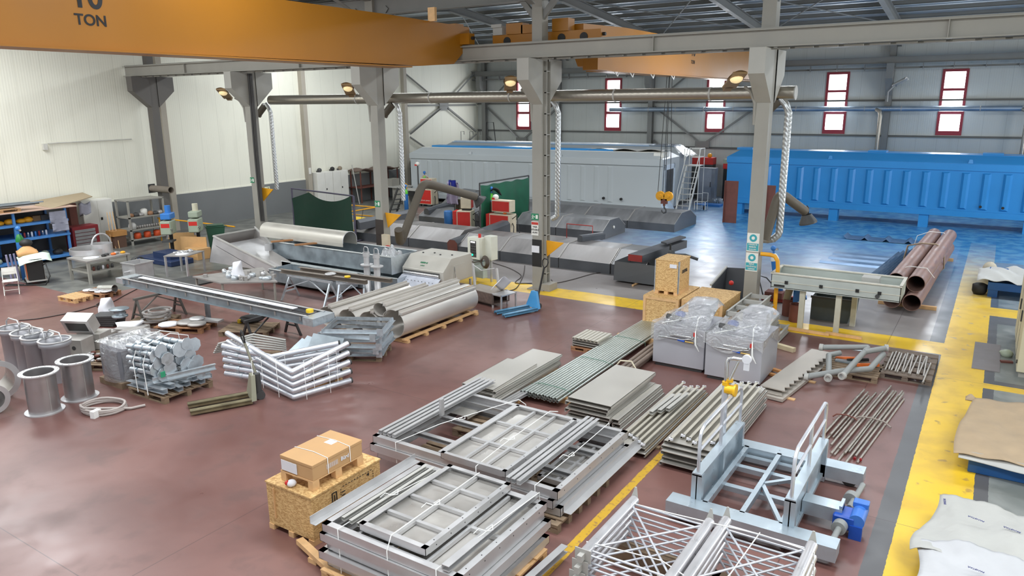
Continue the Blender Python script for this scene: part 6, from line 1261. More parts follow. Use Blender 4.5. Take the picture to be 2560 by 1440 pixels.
for k, x in enumerate((-14.45, -14.1)): b = MB(); b.tube([(x+.25, 7.82, .14), (x+.1, 7.88, .75), (x, 8.1, 1.1), (x, 8.6, 1.2), (x, 9.0, 1.05), (x, 9.05, .3)], .01, 4); solo('white_strap', b, STRAP, ['left', 'right'][k]+' white strap over the galvanised bracket bundle', 'strap', group='straps on the bracket bundle')
small('green_tag', (-13.62, 8.05, .5), (.02, .1, .12), mat('tag_green', (50, 150, 110), .5), 'green tag on the right end of the bracket bundle', 'tag', 'tags')
# wrapped pack beside it
t = thing('wrapped_pack', 'clear film wrapped grey pack left of the galvanised bundle', 'pack', (-15.35, 8.45, 0)); link('load', MB().box(-.42, .35, -.5, .5, .14, .85), mat('load_grey', (128, 130, 136), .5, .2, .15, 5), t, bevel=.05); link('base', MB().box(-.45, .4, -.55, .55, 0, .13), WOODG, t)
b = MB(); b.grid(lambda u, v: (.5*math.cos(2*math.pi*u)*1.0*(1+.04*math.sin(13*u*6+9*v)), .62*math.sin(2*math.pi*u)*(1+.04*math.sin(31*u+7*v)), .12+.85*v), 28, 8); b.grid(lambda u, v: ((-.45+.9*u), (-.55+1.1*v), .93+.07*math.sin(11*u)*math.sin(9*v)), 10, 10); link('film', b, FILM, t)
# ---- flanged cylinders
def flanged(x, y, lab, r=.275, h=.8):
    t = thing('flanged_cylinder', lab, 'cylinder', (x, y, 0), 0, 'flanged steel cylinders')
    link('shell', MB().ring((0, 0, .02), (0, 0, h), r, r-.012, 40), mat('brushed_cylinder', (176, 172, 172), .34, .8, .04, 3), t)
    for z in (0, h-.005):
        f = link('flange', MB().ring((0, 0, z), (0, 0, z+.022), r+.075, r-.012, 40), STEEL, t)
        b = MB()
        for k in range(16): a = 2*math.pi*k/16; b.cyl(((r+.05)*math.cos(a), (r+.05)*math.sin(a), z+.022), ((r+.05)*math.cos(a), (r+.05)*math.sin(a), z+.0235), .011, n=6)
        if z > .1: link('bolt_holes', b, DGREY, f)
    link('seam', MB().box(r-.003, r+.002, -.008, .008, .03, h), STEELD, t); return t
p = G(113, 1027); q = G(201, 992)
fa = flanged(p.x, p.y, 'front bare steel cylinder with bolted flanges, lower left'); flanged(q.x, q.y, 'second flanged steel cylinder behind the front one')
for k, (px, py, lab) in enumerate(((-2, 955, 'upper flanged cylinder lying on its side at the left edge'), (-14, 1000, 'lower flanged cylinder end at the left edge'))):
    p = G(px, py, .42-.1*k); t = thing('flanged_cylinder', lab, 'cylinder', (p.x-.1, p.y, .42-.12*k), math.radians(-12)); t.rotation_euler = (0, 0, math.radians(-12))
    link('shell', MB().ring((-.8, 0, 0), (0, 0, 0), .32-.1*k, .31-.1*k, 32), mat('brushed_cylinder', (176, 172, 172), .34, .8), t); link('flange', MB().ring((0, 0, 0), (.02, 0, 0), .42-.12*k, .31-.1*k, 36), STEEL, t)
GC = mat('grey_cyl_paint', (172, 172, 176), .42, .35, .04, 2)
for k, (px, py) in enumerate(((33, 818), (66, 830), (92, 840), (136, 849))):
    p = G(px, py, .92); t = thing('grey_cylinder', ['leftmost', 'second', 'third', 'rightmost'][k]+' of the four open grey cylinders with bail handles', 'cylinder', (p.x, p.y, 0), 0, 'open grey cylinders'); r = .27
    link('shell', MB().lathe([(r, 0), (r, .78), (r+.045, .8), (r+.045, .92), (r+.03, .92), (r-.012, .78), (r-.012, .02), (0, .02)], 32), GC, t); link('rim', MB().ring((0, 0, .91), (0, 0, .93), r+.06, r+.02, 32), STEEL, t)
    link('bail_handle', MB().tube([(-.31, 0, .9), (-.3, 0, 1.02), (-.2, .02, 1.1), (.2, .02, 1.1), (.3, 0, 1.02), (.31, 0, .9)], .018, 6), STEEL, t)
# ---- hose coil and floor cables
p = G(262, 1022); b = MB(); pts = []
for k in range(66): a = -2.5+k*.3; rr = .34+.03*math.sin(k*.31)+(.0); pts.append((rr*1.25*math.cos(a), rr*math.sin(a), .03+.035*(k//21)+.008*math.sin(k)))
pts += [(.55, .1, .03), (.7, .3, .03)]
b.tube(pts, .026, 8); t = thing('hose_coil', 'coiled grey hose with white tie on the maroon floor', 'hose', (p.x, p.y, 0), .3); link('hose', b, COIL, t); link('tie', MB().box(.1, .2, -.46, -.28, .0, .14), STRAP, t)
def floor_cable(pxs, lab, r=.014):
    P = [G(x, y) for x, y in pxs]; b = MB(); Q = []
    for i in range(len(P)-1):
        a, c = P[i], P[i+1]; a0 = P[max(0, i-1)]; c1 = P[min(len(P)-1, i+2)]
        for k in range(5):
            u = k/5; Q.append(.5*((2*a)+(c-a0)*u+(2*a0-5*a+4*c-c1)*u*u+(3*a-a0-3*c+c1)*u**3))
    Q.append(P[-1]); b.tube([(q.x, q.y, r) for q in Q], r, 6); return solo('floor_cable', b, mat('cable_floor', (66, 58, 54), .6), lab, 'cable', group='cables on the floor')
floor_cable([(48, 802), (100, 797), (180, 782), (232, 768), (262, 758), (276, 761), (262, 769), (240, 766), (252, 757), (278, 757), (310, 740), (345, 722)], 'long cable with a loop across the maroon floor at left')
floor_cable([(1232, 658), (1275, 672), (1303, 690), (1290, 704), (1292, 709), (1330, 709)], 'thin cable from the control cabinet to the laddered column'); floor_cable([(1312, 665), (1308, 690), (1290, 722), (1262, 728)], 'dark cable hanging down beside the blue jack tiller')
floor_cable([(1378, 700), (1390, 708), (1430, 700), (1490, 684), (1550, 680)], 'thin cable running from the laddered column to the front hood row'); floor_cable([(1145, 600), (1120, 583), (1110, 572)], 'cable on the floor at the middle welding set')
# ---- left pallets with parts
def pl(px, py, L, W, rz, lab, m=WOODG): p = G(px, py); return pallet(p.x, p.y, lab, L, W, rz, m)
pl(190, 750, .85, .6, .1, 'small empty new pallet near the grey workbench', WOODN); pl(250, 738, 1.1, .7, .15, 'pallet with discs beside the small empty pallet', mat('wood_red', (150, 108, 76), .75, 0, .15, 8))
p = G(230, 728, .15)
for k in range(4): small('steel_disc', (p.x+.25*k-.2, p.y+.05*k, .15+.03*(k % 2)), (.17, 0, .03), (PAPER, STEEL)[k % 2], ['leftmost', 'second', 'third', 'rightmost'][k]+' disc on the pallet beside the small empty pallet', 'disc', 'discs on the small pallet', 'cyl')
b = MB(); b.ring((p.x+.1, p.y+.2, .2), (p.x+.7, p.y+.35, .25), .12, .11, 16); solo('short_pipe', b, STEELB, 'short shiny pipe on the pallet of discs', 'pipe')
pl(388, 808, 1.1, .8, .5, 'pallet with rings under the conveyor trestle'); pl(465, 822, 1.35, .8, .45, 'pallet with discs right of the ring pallet', mat('wood_red', (150, 108, 76), .75)); pl(320, 850, 1.3, .8, .4, 'pallet under the grey steel blocks'); pl(205, 900, 1.2, .9, .45, 'pallet under the steel boxes'); pl(250, 912, 1.3, .8, .45, 'pallet of small clamps beside the steel boxes'); pl(625, 830, 1.3, .9, .5, 'pallet with black bag under the right conveyor trestle')
p = G(385, 800, .15)
for k in range(6): b = MB(); b.ring((p.x+.12*(k % 2), p.y+.07*(k % 3), .15+.05*k), (p.x+.12*(k % 2), p.y+.07*(k % 3), .19+.05*k), .34-.03*(k % 2), .27, 24); solo('steel_ring', b, STEELD, ['lowest', 'second', 'third', 'fourth', 'fifth', 'topmost'][k]+' flat ring of the pile on the ring pallet', 'ring', group='rings on the ring pallet')
p = G(450, 815, .15)
for k, (dx, dy, r_, m_) in enumerate(((-.35, -.1, .26, PAPER), (.0, .25, .3, STEELD), (.45, .2, .24, STEELD), (.1, .45, .2, STEEL))): small('steel_disc', (p.x+dx, p.y+dy, .15+.03*k), (r_, 0, .05), m_, ['white disc at the left of the disc pallet', 'large grey disc in the middle of the disc pallet', 'grey disc at the right of the disc pallet', 'small disc at the back of the disc pallet'][k], 'disc', 'discs on the disc pallet', 'cyl')
p = G(525, 805, .15); b = MB(); b.box(-.35, .35, -.12, .12, 0, .05); o = solo('steel_plate', b, STEEL, 'shiny plate on the right of the disc pallet', 'plate', (p.x, p.y, .18), .3)
p = G(318, 838, .15)
for k, (dx, dy, sx, sy, sz) in enumerate(((-.1, .2, .7, .5, .16), (.35, .0, .6, .45, .2), (-.45, -.3, .5, .45, .12))): small('steel_block', (p.x+dx, p.y+dy, .15), (sx, sy, sz), mat('block_grey', (168, 164, 160), .5, .3), ['back flat grey steel block', 'right flat grey steel block', 'front low grey steel block'][k]+' left of the disc pallet', 'block', 'grey steel blocks', rz=.4)
p = G(272, 800); sackf((p.x, p.y, .14), .55, .4, .5, 'upright white sack left of the ring pallet'); p = G(325, 822, .2); sackf((p.x, p.y, .1), .8, .5, .3, 'slumped white sack beside the upright one', .5)
p = G(252, 815); 
for k in range(5): b = MB(); b.box(-.35, .35, -.25, .25, 0, .05); solo('dark_plate', b, DGREY, 'dark plate in the pile behind the upright white sack', 'plate', (p.x+.03*k, p.y+.2, .02+.06*k), .4+.06*k, 'dark plates behind the sack')
b = MB(); b.lathe([(.18, 0), (.2, .02), (.2, .05), (.14, .07), (.14, .2), (.25, .22), (.25, .24), (0, .24)], 20); p = G(300, 790, .35); solo('cable_drum', b, GALVD, 'grey drum spool on the dark plates behind the sack', 'spool', (p.x, p.y, .32))
p = G(630, 815); small('black_bag', (p.x, p.y, .15), (.35, .3, .15), BLACK, 'black bag on the pallet under the right conveyor trestle', 'bag', 'bags', 'heap'); sackf((p.x-.1, p.y+.25, .2), .4, .3, .32, 'small white sack behind the black bag'); small('yellow_fitting', (p.x-.1, p.y-.3, .15), (.06, 0, .1), YELB, 'yellow fitting beside the black bag', 'fitting', 'fittings', 'cyl')
# steel boxes with slots
for k, (px, py, tilt) in enumerate(((192, 868, 0), (238, 852, 0), (205, 832, .9))):
    if k < 2:
        p = G(px, py, .3); t = thing('slotted_box', ['left', 'right'][k]+' pale steel box with oval slots on the left pallet', 'box', (p.x, p.y, .15), .45, 'pale steel boxes'); link('body', MB().box(-.3, .3, -.22, .22, 0, .4), mat('box_pale', (178, 174, 168), .5, .3), t, bevel=.01); b = MB(); b.cyl((-.1, -.225, .2), (-.1, -.22, .2), .05, n=12); b.cyl((.1, -.225, .2), (.1, -.22, .2), .05, n=12); linkp('slot', b, DGREY, t)
    else:
        p = G(px, py, .55); t = thing('slotted_box', 'open framed pale steel box tilted on top of the two slotted boxes', 'box', (p.x, p.y, .57), .45, 'pale steel boxes'); t.rotation_euler = (.45, 0, .45)
        b = MB(); b.box(-.32, .32, -.2, -.14, 0, .36); b.box(-.32, .32, .14, .2, 0, .36); b.box(-.32, -.26, -.14, .14, 0, .36); b.box(.26, .32, -.14, .14, 0, .36); b.box(-.26, .26, -.14, .14, .0, .03)
        b = MB(); b.box(-.34, .34, -.03, .25, 0, .4); link('body', b, mat('box_pale', (178, 174, 168), .5, .3), t); b = MB(); b.box(-.34, .34, -.06, -.03, .0, .07); b.box(-.34, .34, -.06, -.03, .33, .4); b.box(-.34, -.27, -.06, -.03, .07, .33); b.box(.27, .34, -.06, -.03, .07, .33); link('face_frame', b, STEEL, t); link('opening', MB().box(-.27, .27, -.04, -.031, .07, .33), DGREY, t)
p = G(235, 895, .15); random.seed(5)
for k in range(26):
    dx, dy = random.uniform(-.5, .5), random.uniform(-.3, .3); a = .45; small('pipe_clamp', (p.x+dx*math.cos(a)-dy*math.sin(a), p.y+dx*math.sin(a)+dy*math.cos(a), .145+.02*(k % 3)), (.055, .05, .05), (STEEL, RUST, STEELD)[k % 3], 'small pipe clamp among those scattered on the clamp pallet', 'clamp', 'clamps on the clamp pallet', 'cyl')
p = PY(380, 471, 19.75); q = PY(425, 468, 19.75); t = thing('duct_stub', 'short horizontal brown duct stub low on the dark column at the left wall', 'duct', (p.x, 19.75, p.z))
link('pipe', MB().ring((0, 0, 0), (q.x-p.x+.05, 0, 0), .15, .13, 18), mat('stub_brown', (128, 118, 106), .5), t); link('end_plate', MB().box(-.04, 0, -.16, .16, -.2, .2), DGREY, t)
# ================================================================ FOREGROUND
def crate(name, x0, x1, y0, y1, z0, z1, lab, batten=True, rz_=0, frame=WOODN):
    cx, cy = (x0+x1)/2, (y0+y1)/2; a, c, h = (x1-x0)/2, (y1-y0)/2, z1-z0
    t = thing(name, lab, 'crate', (cx, cy, z0), rz_)
    link('body', MB().box(-a+.012, a-.012, -c+.012, c-.012, .08, h-.02), OSB, t); link('lid', MB().box(-a, a, -c, c, h-.02, h), OSB, t)
    for s in (-1, 0, 1): link('skid', MB().box(-a, a, s*(c-.06)-.05, s*(c-.06)+.05, 0, .08) if False else MB().box(s*(a-.06)-.05, s*(a-.06)+.05, -c, c, 0, .08), frame, t)
    if batten:
        b = MB(); w = .07
        for (u0, u1, v0, v1) in ((-a, a, .08, .08+w), (-a, a, h-.02-w, h-.02), (-a, -a+w, .08+w, h-.02-w), (a-w, a, .08+w, h-.02-w)): b.box(u0, u1, -c-.005, -c+.012, v0, v1)
        link('batten_frame', b, frame, t)
    return t
t = crate('osb_crate', -8.05, -7.13, 6.03, 7.38, 0, .73, 'low wide OSB crate with black markings, carrying the cardboard box', False)
link('pale_strip', MB().box(-.3, -.285, -.686, -.664, .2, .66), WOODN, t)
k = MB(); x = .462
for (y0, z0, y1, z1) in ((-.3, .42, -.3, .62), (-.3, .62, -.22, .62), (-.22, .62, -.22, .42), (-.32, .4, -.18, .4), (-.26, .48, -.26, .58)): k.bar((x, y0, z0), (x, y1, z1), .012, .008, up=(1, 0, 0))
for i in range(11): k.bar((x, -.1+.055*i, .64), (x, -.075+.055*i, .64), .008, .006, up=(1, 0, 0)); k.bar((x, -.1+.055*i, .42), (x, -.075+.055*i, .42), .008, .006, up=(1, 0, 0))
for i in range(5): k.bar((x, -.14, .44+.04*i), (x, -.14, .46+.04*i), .006, .006, up=(1, 0, 0)); k.bar((x, .5, .44+.04*i), (x, .5, .46+.04*i), .006, .006, up=(1, 0, 0))
for i in range(3): k.bar((x, -.12, .46+.05*i), (x, -.06, .46+.05*i), .012, .006, up=(1, 0, 0))
k.cyl((x, .4, .6), (x+.004, .4, .6), .03, n=3); link('printed_marks', k, INK, t)
t = thing('small_pallet', 'small new wooden pallet between the OSB crate and the cardboard box', 'pallet', (-7.53, 6.65, .73))
link('deck', MB().box(-.34, .3, -.48, .48, .13, .15), WOODN, t)
for i in range(2):
    for j in (-1, 0, 1): link('block', MB().box(-.34+.54*i, -.24+.54*i, j*.42-.06, j*.42+.06, 0, .13), WOODN, t, bevel=.004)
t = thing('cardboard_box', 'taped cardboard box with white document pouch, on the small pallet', 'box', (-7.53, 6.65, .88))
link('carton', MB().box(-.33, .3, -.47, .47, 0, .22), CARD, t, bevel=.006); link('lid', MB().box(-.335, .305, -.475, .475, .19, .232), CARD, t, bevel=.004)
link('document_pouch', MB().box(-.31, .0, -.482, -.475, .02, .17), PAPER, t); link('label', MB().box(-.1, .05, .12, .24, .232, .234), PAPER, t)
for y in (-.2, .22):
    b = MB(); b.tube([(-.34, y, .0), (-.34, y, .236), (0, y+.03, .237), (.31, y, .236), (.31, y, .0)], .006, 4); link('string', b, STRAP, t)
k = MB()
for i in range(12): k.box(.3055, .307, -.22+.018*i, -.214+.018*i, .07, .14)
add_text(k, 'Bürd', .08, (.306, .12, .11), (0, 1, 0), (0, 0, 1), bold=True); link('print', k, PAPER, t)
b = MB(); b.sphere((0, 0, .05), .07, 8, 6, .7); o = solo('tape_wad', b, PAPER, 'small white and red crumpled wad on the crate under the pallet edge', 'rubbish', (-7.6, 6.12, .73)); link('red_patch', MB().sphere((-.04, -.04, .06), .035, 8, 6), RED, o)
# ---- welded steel frames with sheet infill
def frame_panel(name, x0, x1, y0, y1, z, lab, grp, nx=2, ny=3, w=.07, h=.1, sheet_=True, m=STEEL, skip=(), low=False):
    cx, cy = (x0+x1)/2, (y0+y1)/2; a, c = (x1-x0)/2, (y1-y0)/2
    t = thing(name, lab, 'frame', (cx, cy, z), 0, grp)
    for (p, q, out) in (((-a, -c), (a, -c), 1), ((a, -c), (a, c), 1), ((a, c), (-a, c), 1), ((-a, c), (-a, -c), 1)):
        P, Q = Vector((*p, h/2)), Vector((*q, h/2)); d = (Q-P).normalized(); n = Vector((d.y, -d.x, 0)); off = n*(-w/2)
        b = MB(); b.profile([(w/2, -h/2), (-w/2, -h/2), (-w/2, -h/2+.006), (w/2-.006, -h/2+.006), (w/2-.006, h/2-.006), (-w/2, h/2-.006), (-w/2, h/2), (w/2, h/2)], P+off, Q+off); link('edge_channel', b, m, t)
    for sx in (-1, 1):
        for sy in (-1, 1): link('corner_block', MB().box(sx*(a-w/2)-w/2+.004, sx*(a-w/2)+w/2-.004, sy*(c-w/2)-w/2+.004, sy*(c-w/2)+w/2-.004, .003, h-.001), m, t)
    if low: return t
    for i in range(1, nx):
        x = -a+2*a*i/nx; link('rib', MB().box(x-.02, x+.02, -c+w, c-w, h*.35, h*.8), m, t)
    for j in range(1, ny):
        y = -c+2*c*j/ny; link('rib', MB().box(-a+w, a-w, y-.025, y+.025, h*.3, h*.78), m, t)
    if sheet_:
        b = MB()
        for i in range(nx):
            for j in range(ny):
                if (i, j) in skip: continue
                b.box(-a+2*a*i/nx+.015, -a+2*a*(i+1)/nx-.015, -c+2*c*j/ny+.015, -c+2*c*(j+1)/ny-.015, h*.2, h*.26)
        link('sheet', b, mat('frame_sheet', (206, 202, 196), .34, .7, .05, 2), t)
    b = MB()
    for k in range(6): y = -c+.2+(2*c-.4)*k/5; b.cyl((a-w*.5, y, h), (a-w*.5, y, h+.002), .009, n=6); b.cyl((a+.0005, y, h*.5), (a+.002, y, h*.5), .009, n=6)
    link('bolt_hole', b, INK, t); return t
# front stack
pallet(-5.45, 6.55, 'wide timber pallet under the front stack of steel frames', 2.2, 1.9, 0, WOODN, .13, n=5); b = MB(); b.bar((-7.3, 5.93, .1), (-5.6, 5.45, .1), .1, .07); solo('timber_bearer', b, WOODN, 'long timber sticking out left under the front frame stack', 'timber')
b = MB(); b.box(-6.95, -6.8, 5.75, 5.85, 0, .065); solo('timber_block', b, WOODN, 'small timber block under the long timber', 'timber')
FRL = ['lowest', 'second lowest', 'third', 'fourth', 'topmost full size']
for i in range(5):
    dx, dy = (.02, -.04, .05, -.02, 0)[i], (.03, -.05, .02, -.03, 0)[i]
    frame_panel('steel_frame', -6.55+dx, -4.42+dx, 5.68+dy, 7.6+dy, .135+.122*i, '%s steel frame of the front frame stack' % FRL[i], 'front stack of steel frames', 4, 2, .09, .115, skip=((0, 0), (0, 1)) if i == 4 else (), low=i < 4)
frame_panel('steel_frame', -6.02, -4.98, 5.8, 7.6, .75, 'smaller steel frame with four pockets on top of the front frame stack', 'front stack of steel frames', 2, 4, .07, .1)
b = MB(); b.angle((-6.62, 5.6, .78), (-6.62, 7.62, .78), .1, .006); solo('steel_angle', b, STEEL, 'long steel angle along the left edge of the front frame stack', 'angle'); b = MB(); b.chan((-4.62, 5.7, .79), (-4.62, 7.62, .79), .1, .07, .006); solo('steel_angle', b, STEEL, 'long steel channel along the right edge of the front frame stack', 'angle')
for k in range(3): b = MB(); b.chan((-6.35+.13*k, 5.85, .77), (-6.35+.13*k, 7.5, .77), .05, .05, .005); solo('thin_channel', b, FLAT, '%s thin channel lying inside the left bay of the front frame stack' % ['left', 'middle', 'right'][k], 'channel', group='thin channels in the front frame')
b = MB(); b.chan((-4.25, 5.6, .16), (-4.15, 7.6, .16), .1, .09, .006); solo('steel_channel', b, STEEL, 'steel channel lying on the floor right of the front frame stack', 'channel')
t = thing('bracket_plate', 'small notched grey bracket at the bottom edge before the front frames', 'bracket', (-5.15, 5.35, .2)); link('plate', MB().box(-.22, .22, -.1, .1, .0, .02), FLAT, t); link('upright', MB().bar((-.2, 0, 0), (-.28, .0, .22), .02, .16), FLAT, t); link('prop', MB().box(-.1, .1, -.05, .05, -.2, 0), DGREY, t)
# straps
def strap(pts, lab, r=.008): b = MB(); b.tube(pts, r, 4); return solo('white_strap', b, STRAP, lab, 'strap', group='white straps over the frames')
strap([(-6.25, 5.67, .14), (-6.25, 5.66, .76), (-6.2, 6.6, .79), (-6.1, 7.62, .76), (-6.1, 7.64, .2)], 'left white strap over the front frame stack')
strap([(-5.45, 5.67, .14), (-5.45, 5.66, .74), (-5.5, 5.8, .855), (-5.5, 7.6, .86), (-5.5, 7.64, .2)], 'middle white strap over the front frame stack'); strap([(-4.72, 5.67, .14), (-4.72, 5.66, .76), (-4.6, 6.6, .84), (-4.55, 7.62, .83), (-4.55, 7.66, .2)], 'right white strap over the front frame stack')
# big rear frame stack
for i, (x, y) in enumerate(((-7.2, 9.0), (-6.0, 9.2), (-5.0, 9.3), (-5.0, 8.4), (-7.2, 10.2))): pallet(x, y, ['pallet at the front left under the large frame stack', 'pallet in the middle under the large frame stack', 'pallet at the right under the large frame stack, ends visible', 'pallet at the front right under the large frame stack', 'pallet at the back left under the large frame stack'][i], 1.0, .75, 0 if i < 4 else .05, WOODG, .14, n=5)
for i in range(3):
    frame_panel('steel_frame', -8.07+(.05, -.03, 0)[i], -4.6+(.03, -.05, 0)[i], 8.2+(.04, -.04, 0)[i], 10.55+(.06, -.03, 0)[i], .145+.135*i, '%s wide steel frame of the large frame stack' % ['lowest', 'middle', 'topmost'][i], 'large stack of steel frames', 3, 2, .09, .13, False, low=i < 2) if i < 2 else frame_panel('steel_frame', -8.07, -4.6, 8.2, 10.55, .145+.135*i, 'topmost wide open steel frame of the large frame stack', 'large stack of steel frames', 1, 1, .09, .13, False)
for x in (-6.75, -5.5): b = MB(); b.chan((x, 8.3, .5), (x, 10.45, .5), .08, .1, .006); solo('steel_channel', b, STEEL, ['left', 'right'][x > -6]+' long channel crossing the large open frame', 'channel', group='channels across the large frame')
for k, (y, x0, x1) in enumerate(((9.0, -7.9, -6.8), (9.75, -7.9, -6.8), (9.1, -5.4, -4.7), (9.9, -5.4, -4.7))): b = MB(); b.chan((x0, y, .33), (x1, y, .33), .09, .08, .006); solo('steel_channel', b, STEEL, ['front left cross channel', 'back left cross channel', 'front right cross channel', 'back right cross channel'][k]+' low inside the large frame stack', 'channel', group='cross channels in the large frame')
frame_panel('steel_frame', -6.6, -5.42, 7.98+.15, 10.3, .56, 'ribbed steel panel with nine pockets on top of the large frame stack', 'large stack of steel frames', 3, 3, .06, .1); frame_panel('steel_frame', -5.35, -4.75, 8.9, 10.3, .2, 'small ribbed panel seen inside the right bay of the large frame', 'large stack of steel frames', 2, 2, .06, .08)
for k in range(4): b = MB(); b.chan((-8.0+.1*k, 8.3, .58+.0*k), (-8.0+.1*k, 11.2, .58), .06, .06, .006); solo('long_channel', b, STEEL, '%s long channel lying along the left side of the large frame stack' % ['leftmost', 'second', 'third', 'rightmost'][k], 'channel', group='long channels on the large frame')
for k in range(3): b = MB(); b.chan((-5.3+.09*k, 8.0, .63), (-5.3+.09*k, 10.5, .63), .06, .07, .006); solo('long_channel', b, STEEL, '%s long channel right of the nine pocket panel' % ['left', 'middle', 'right'][k], 'channel', group='long channels beside the panel')
b = MB(); b.angle((-4.5, 8.3, .25), (-4.5, 10.9, .25), .12, .006); solo('steel_angle', b, STEEL, 'long steel angle along the lower right edge of the large frame stack', 'angle'); b = MB(); b.box(-7.55, -7.5, 9.3, 9.38, .6, .9); solo('lug_plate', b, STEEL, 'upright lug plate on the left channels of the large frame', 'plate')
strap([(-7.55, 8.18, .2), (-7.55, 8.17, .56), (-7.3, 9.0, .62), (-6.7, 10.5, .66), (-6.6, 10.58, .56), (-6.6, 10.6, .2)], 'left white strap across the large frame stack'); strap([(-5.9, 8.08, .2), (-5.9, 8.07, .64), (-5.92, 9.0, .68), (-5.95, 10.32, .67), (-5.95, 10.6, .56)], 'middle white strap over the nine pocket panel'); strap([(-4.95, 8.18, .2), (-4.95, 8.17, .56), (-4.9, 9.2, .62), (-4.95, 10.56, .6), (-4.95, 10.6, .2)], 'right white strap across the large frame stack')
for k, (x, y, z) in enumerate(((-7.1, 9.3, .65), (-5.92, 9.0, .7), (-4.92, 9.1, .64), (-6.2, 6.6, .81), (-5.5, 6.6, .88), (-4.62, 6.5, .86))): b = MB(); b.tube([(x, y, z), (x+.05, y+.06, z+.04), (x+.1, y, z+.02), (x+.04, y-.05, z+.01), (x-.05, y-.08, z+.03), (x-.07, y-.16, z)], .007, 4); solo('strap_knot', b, STRAP, 'loose white strap end tied over the %s' % ['left bay of the large frame', 'nine pocket panel', 'right bay of the large frame', 'left bay of the front frames', 'small four pocket frame', 'right edge of the front frames'][k], 'strap', group='strap knots')
# ---- U pans (bent sheets)
def pan(x0, x1, y0, y1, z, lab, grp, h=.05, m=None, rz_=0, up=False):
    t = MB(); a, c = (x1-x0)/2, (y1-y0)/2; th = .006
    if up: t.box(-a, a, -c, c, 0, th); t.box(-a, -a+th, -c, c, 0, h); t.box(a-th, a, -c, c, 0, h)
    else: t.box(-a, a, -c, c, h-th, h); t.box(-a, -a+th, -c, c, 0, h); t.box(a-th, a, -c, c, 0, h); t.box(-a, -a+.03, -c, c, 0, th); t.box(a-.03, a, -c, c, 0, th)
    return solo('sheet_pan', t, m or mat('pan_steel', (200, 196, 188), .42, .45, .04, 1.5), lab, 'sheet', ((x0+x1)/2, (y0+y1)/2, z), rz_, grp)
for i in range(7): pan(-8.35+.03*(i % 2)-(.0 if i < 5 else .0), -7.62+.03*(i % 3), 11.0-(.9 if i in (2,) else 0)+.05*(i % 2), 13.6+.05*(i % 2)-(.0 if i < 6 else .9), .12+.052*i, 'folded sheet pan, %s of the stack behind the large frame' % ['lowest', 'second lowest', 'third', 'fourth', 'fifth', 'sixth', 'topmost with small holes'][i], 'folded sheets behind the large frame', rz_=(0, .0, .01, 0, -.01, .0, .03)[i])
k = MB()
for i in range(7): k.cyl((-8.0+.05*math.cos(i*2.4)*(1+i*.2), 12.2+.07*math.sin(i*2.4), .4835), (-8.0+.05*math.cos(i*2.4)*(1+i*.2), 12.2+.07*math.sin(i*2.4), .4845), .01, n=6)
pallet(-7.95, 12.6, 'timber pallet under the folded sheets behind the large frame', 1.0, 1.9, 0, WOODN, .12, n=8)
for k in range(3): b = MB(); b.chan((-7.55+.07*k, 10.7, .17), (-7.45+.07*k, 13.4, .17), .06, .06, .005); solo('long_channel', b, STEEL, '%s channel lying on the pallet right of the folded sheets' % ['left', 'middle', 'right'][k], 'channel', group='channels right of the folded sheets')
for i in range(6): pan(-6.25+.04*(i % 2), -5.42+.05*(i % 3), 11.4+.03*(i % 2), 13.5, .05+.075*i, 'folded sheet pan, %s of the stack between tube bundle and profile bundles' % ['lowest', 'second lowest', 'third', 'fourth', 'fifth', 'topmost'][i], 'folded sheets in the centre', .07, rz_=(0, .01, -.01, .01, 0, 0)[i])
for i in range(3): pan(-5.36+.06*i*.5, -5.2+.07*i*.5, 11.5, 13.55, .16-.08*i, 'narrow folded profile on the right side of the centre sheet stack, %s' % ['upper', 'middle', 'lower'][i], 'narrow profiles beside the centre sheets', .07)
# ---- tube bundle
TB = mat('tube_bundle', (186, 192, 186), .34, .75, .04, 1.5, stretch=(1, .2, 1))
proto = None
for layer in range(2):
    for i in range(13-layer):
        xa = -7.5+.07*i+.035*layer; xb = -7.42+.058*i+.03*layer
        if proto is None:
            proto = solo('steel_tube', MB().ring((0, 0, 0), (0, 5.9, 0), .029, .024, 10), TB, 'long bright tube in the wide bundle tied with green string', 'tube', (xa, 11.8, .16), 0, 'bright tube bundle'); o = proto
        else: o = proto.copy(); COL.objects.link(o)
        o.location = (xa, 11.8+.05*((i*7) % 5)/5, .15+.055*layer); o.rotation_euler = (0, 0, math.atan2(xa-xb, 5.9))
for k, y in enumerate((12.3, 14.2, 16.0)): b = MB(); b.tube([(-7.55, y, .12), (-7.53, y, .2), (-7.3, y+.02, .25), (-6.8, y-.02, .25), (-6.6, y, .2), (-6.6, y, .12)], .006, 4); solo('green_string', b, mat('string_green', (70, 120, 100), .7), '%s green string round the bright tube bundle' % ['front', 'middle', 'rear'][k], 'string', group='green strings')
for k, y in enumerate((12.2, 16.6)): b = MB(); b.box(-7.6, -6.5, y-.05, y+.05, 0, .12); solo('timber_bearer', b, WOODN, ['front', 'rear'][k]+' timber bearer under the bright tube bundle', 'timber', group='bearers under tubes')
for i in range(6): b = MB(); b.ring((-6.42+.11*(i % 3)+.05*(i//3), 13.9, .08+.1*(i//3)), (-6.5+.11*(i % 3)+.05*(i//3), 17.0, .08+.1*(i//3)), .05, .043, 14); solo('brown_tube', b, mat('tube_taupe', (134, 118, 106), .4, .5, .1, 3, stretch=(4, .5, 4)), 'taupe tube lying between the bright bundle and the left wrapped machine', 'tube', group='taupe tubes')
b = MB(); b.tube([(-6.6, 14.3, .1), (-6.45, 14.28, .3), (-6.2, 14.3, .32), (-6.05, 14.3, .1)], .02, 6); solo('tie_band', b, mat('band_cream', (206, 196, 172), .7), 'cream band tied round the taupe tubes', 'band')
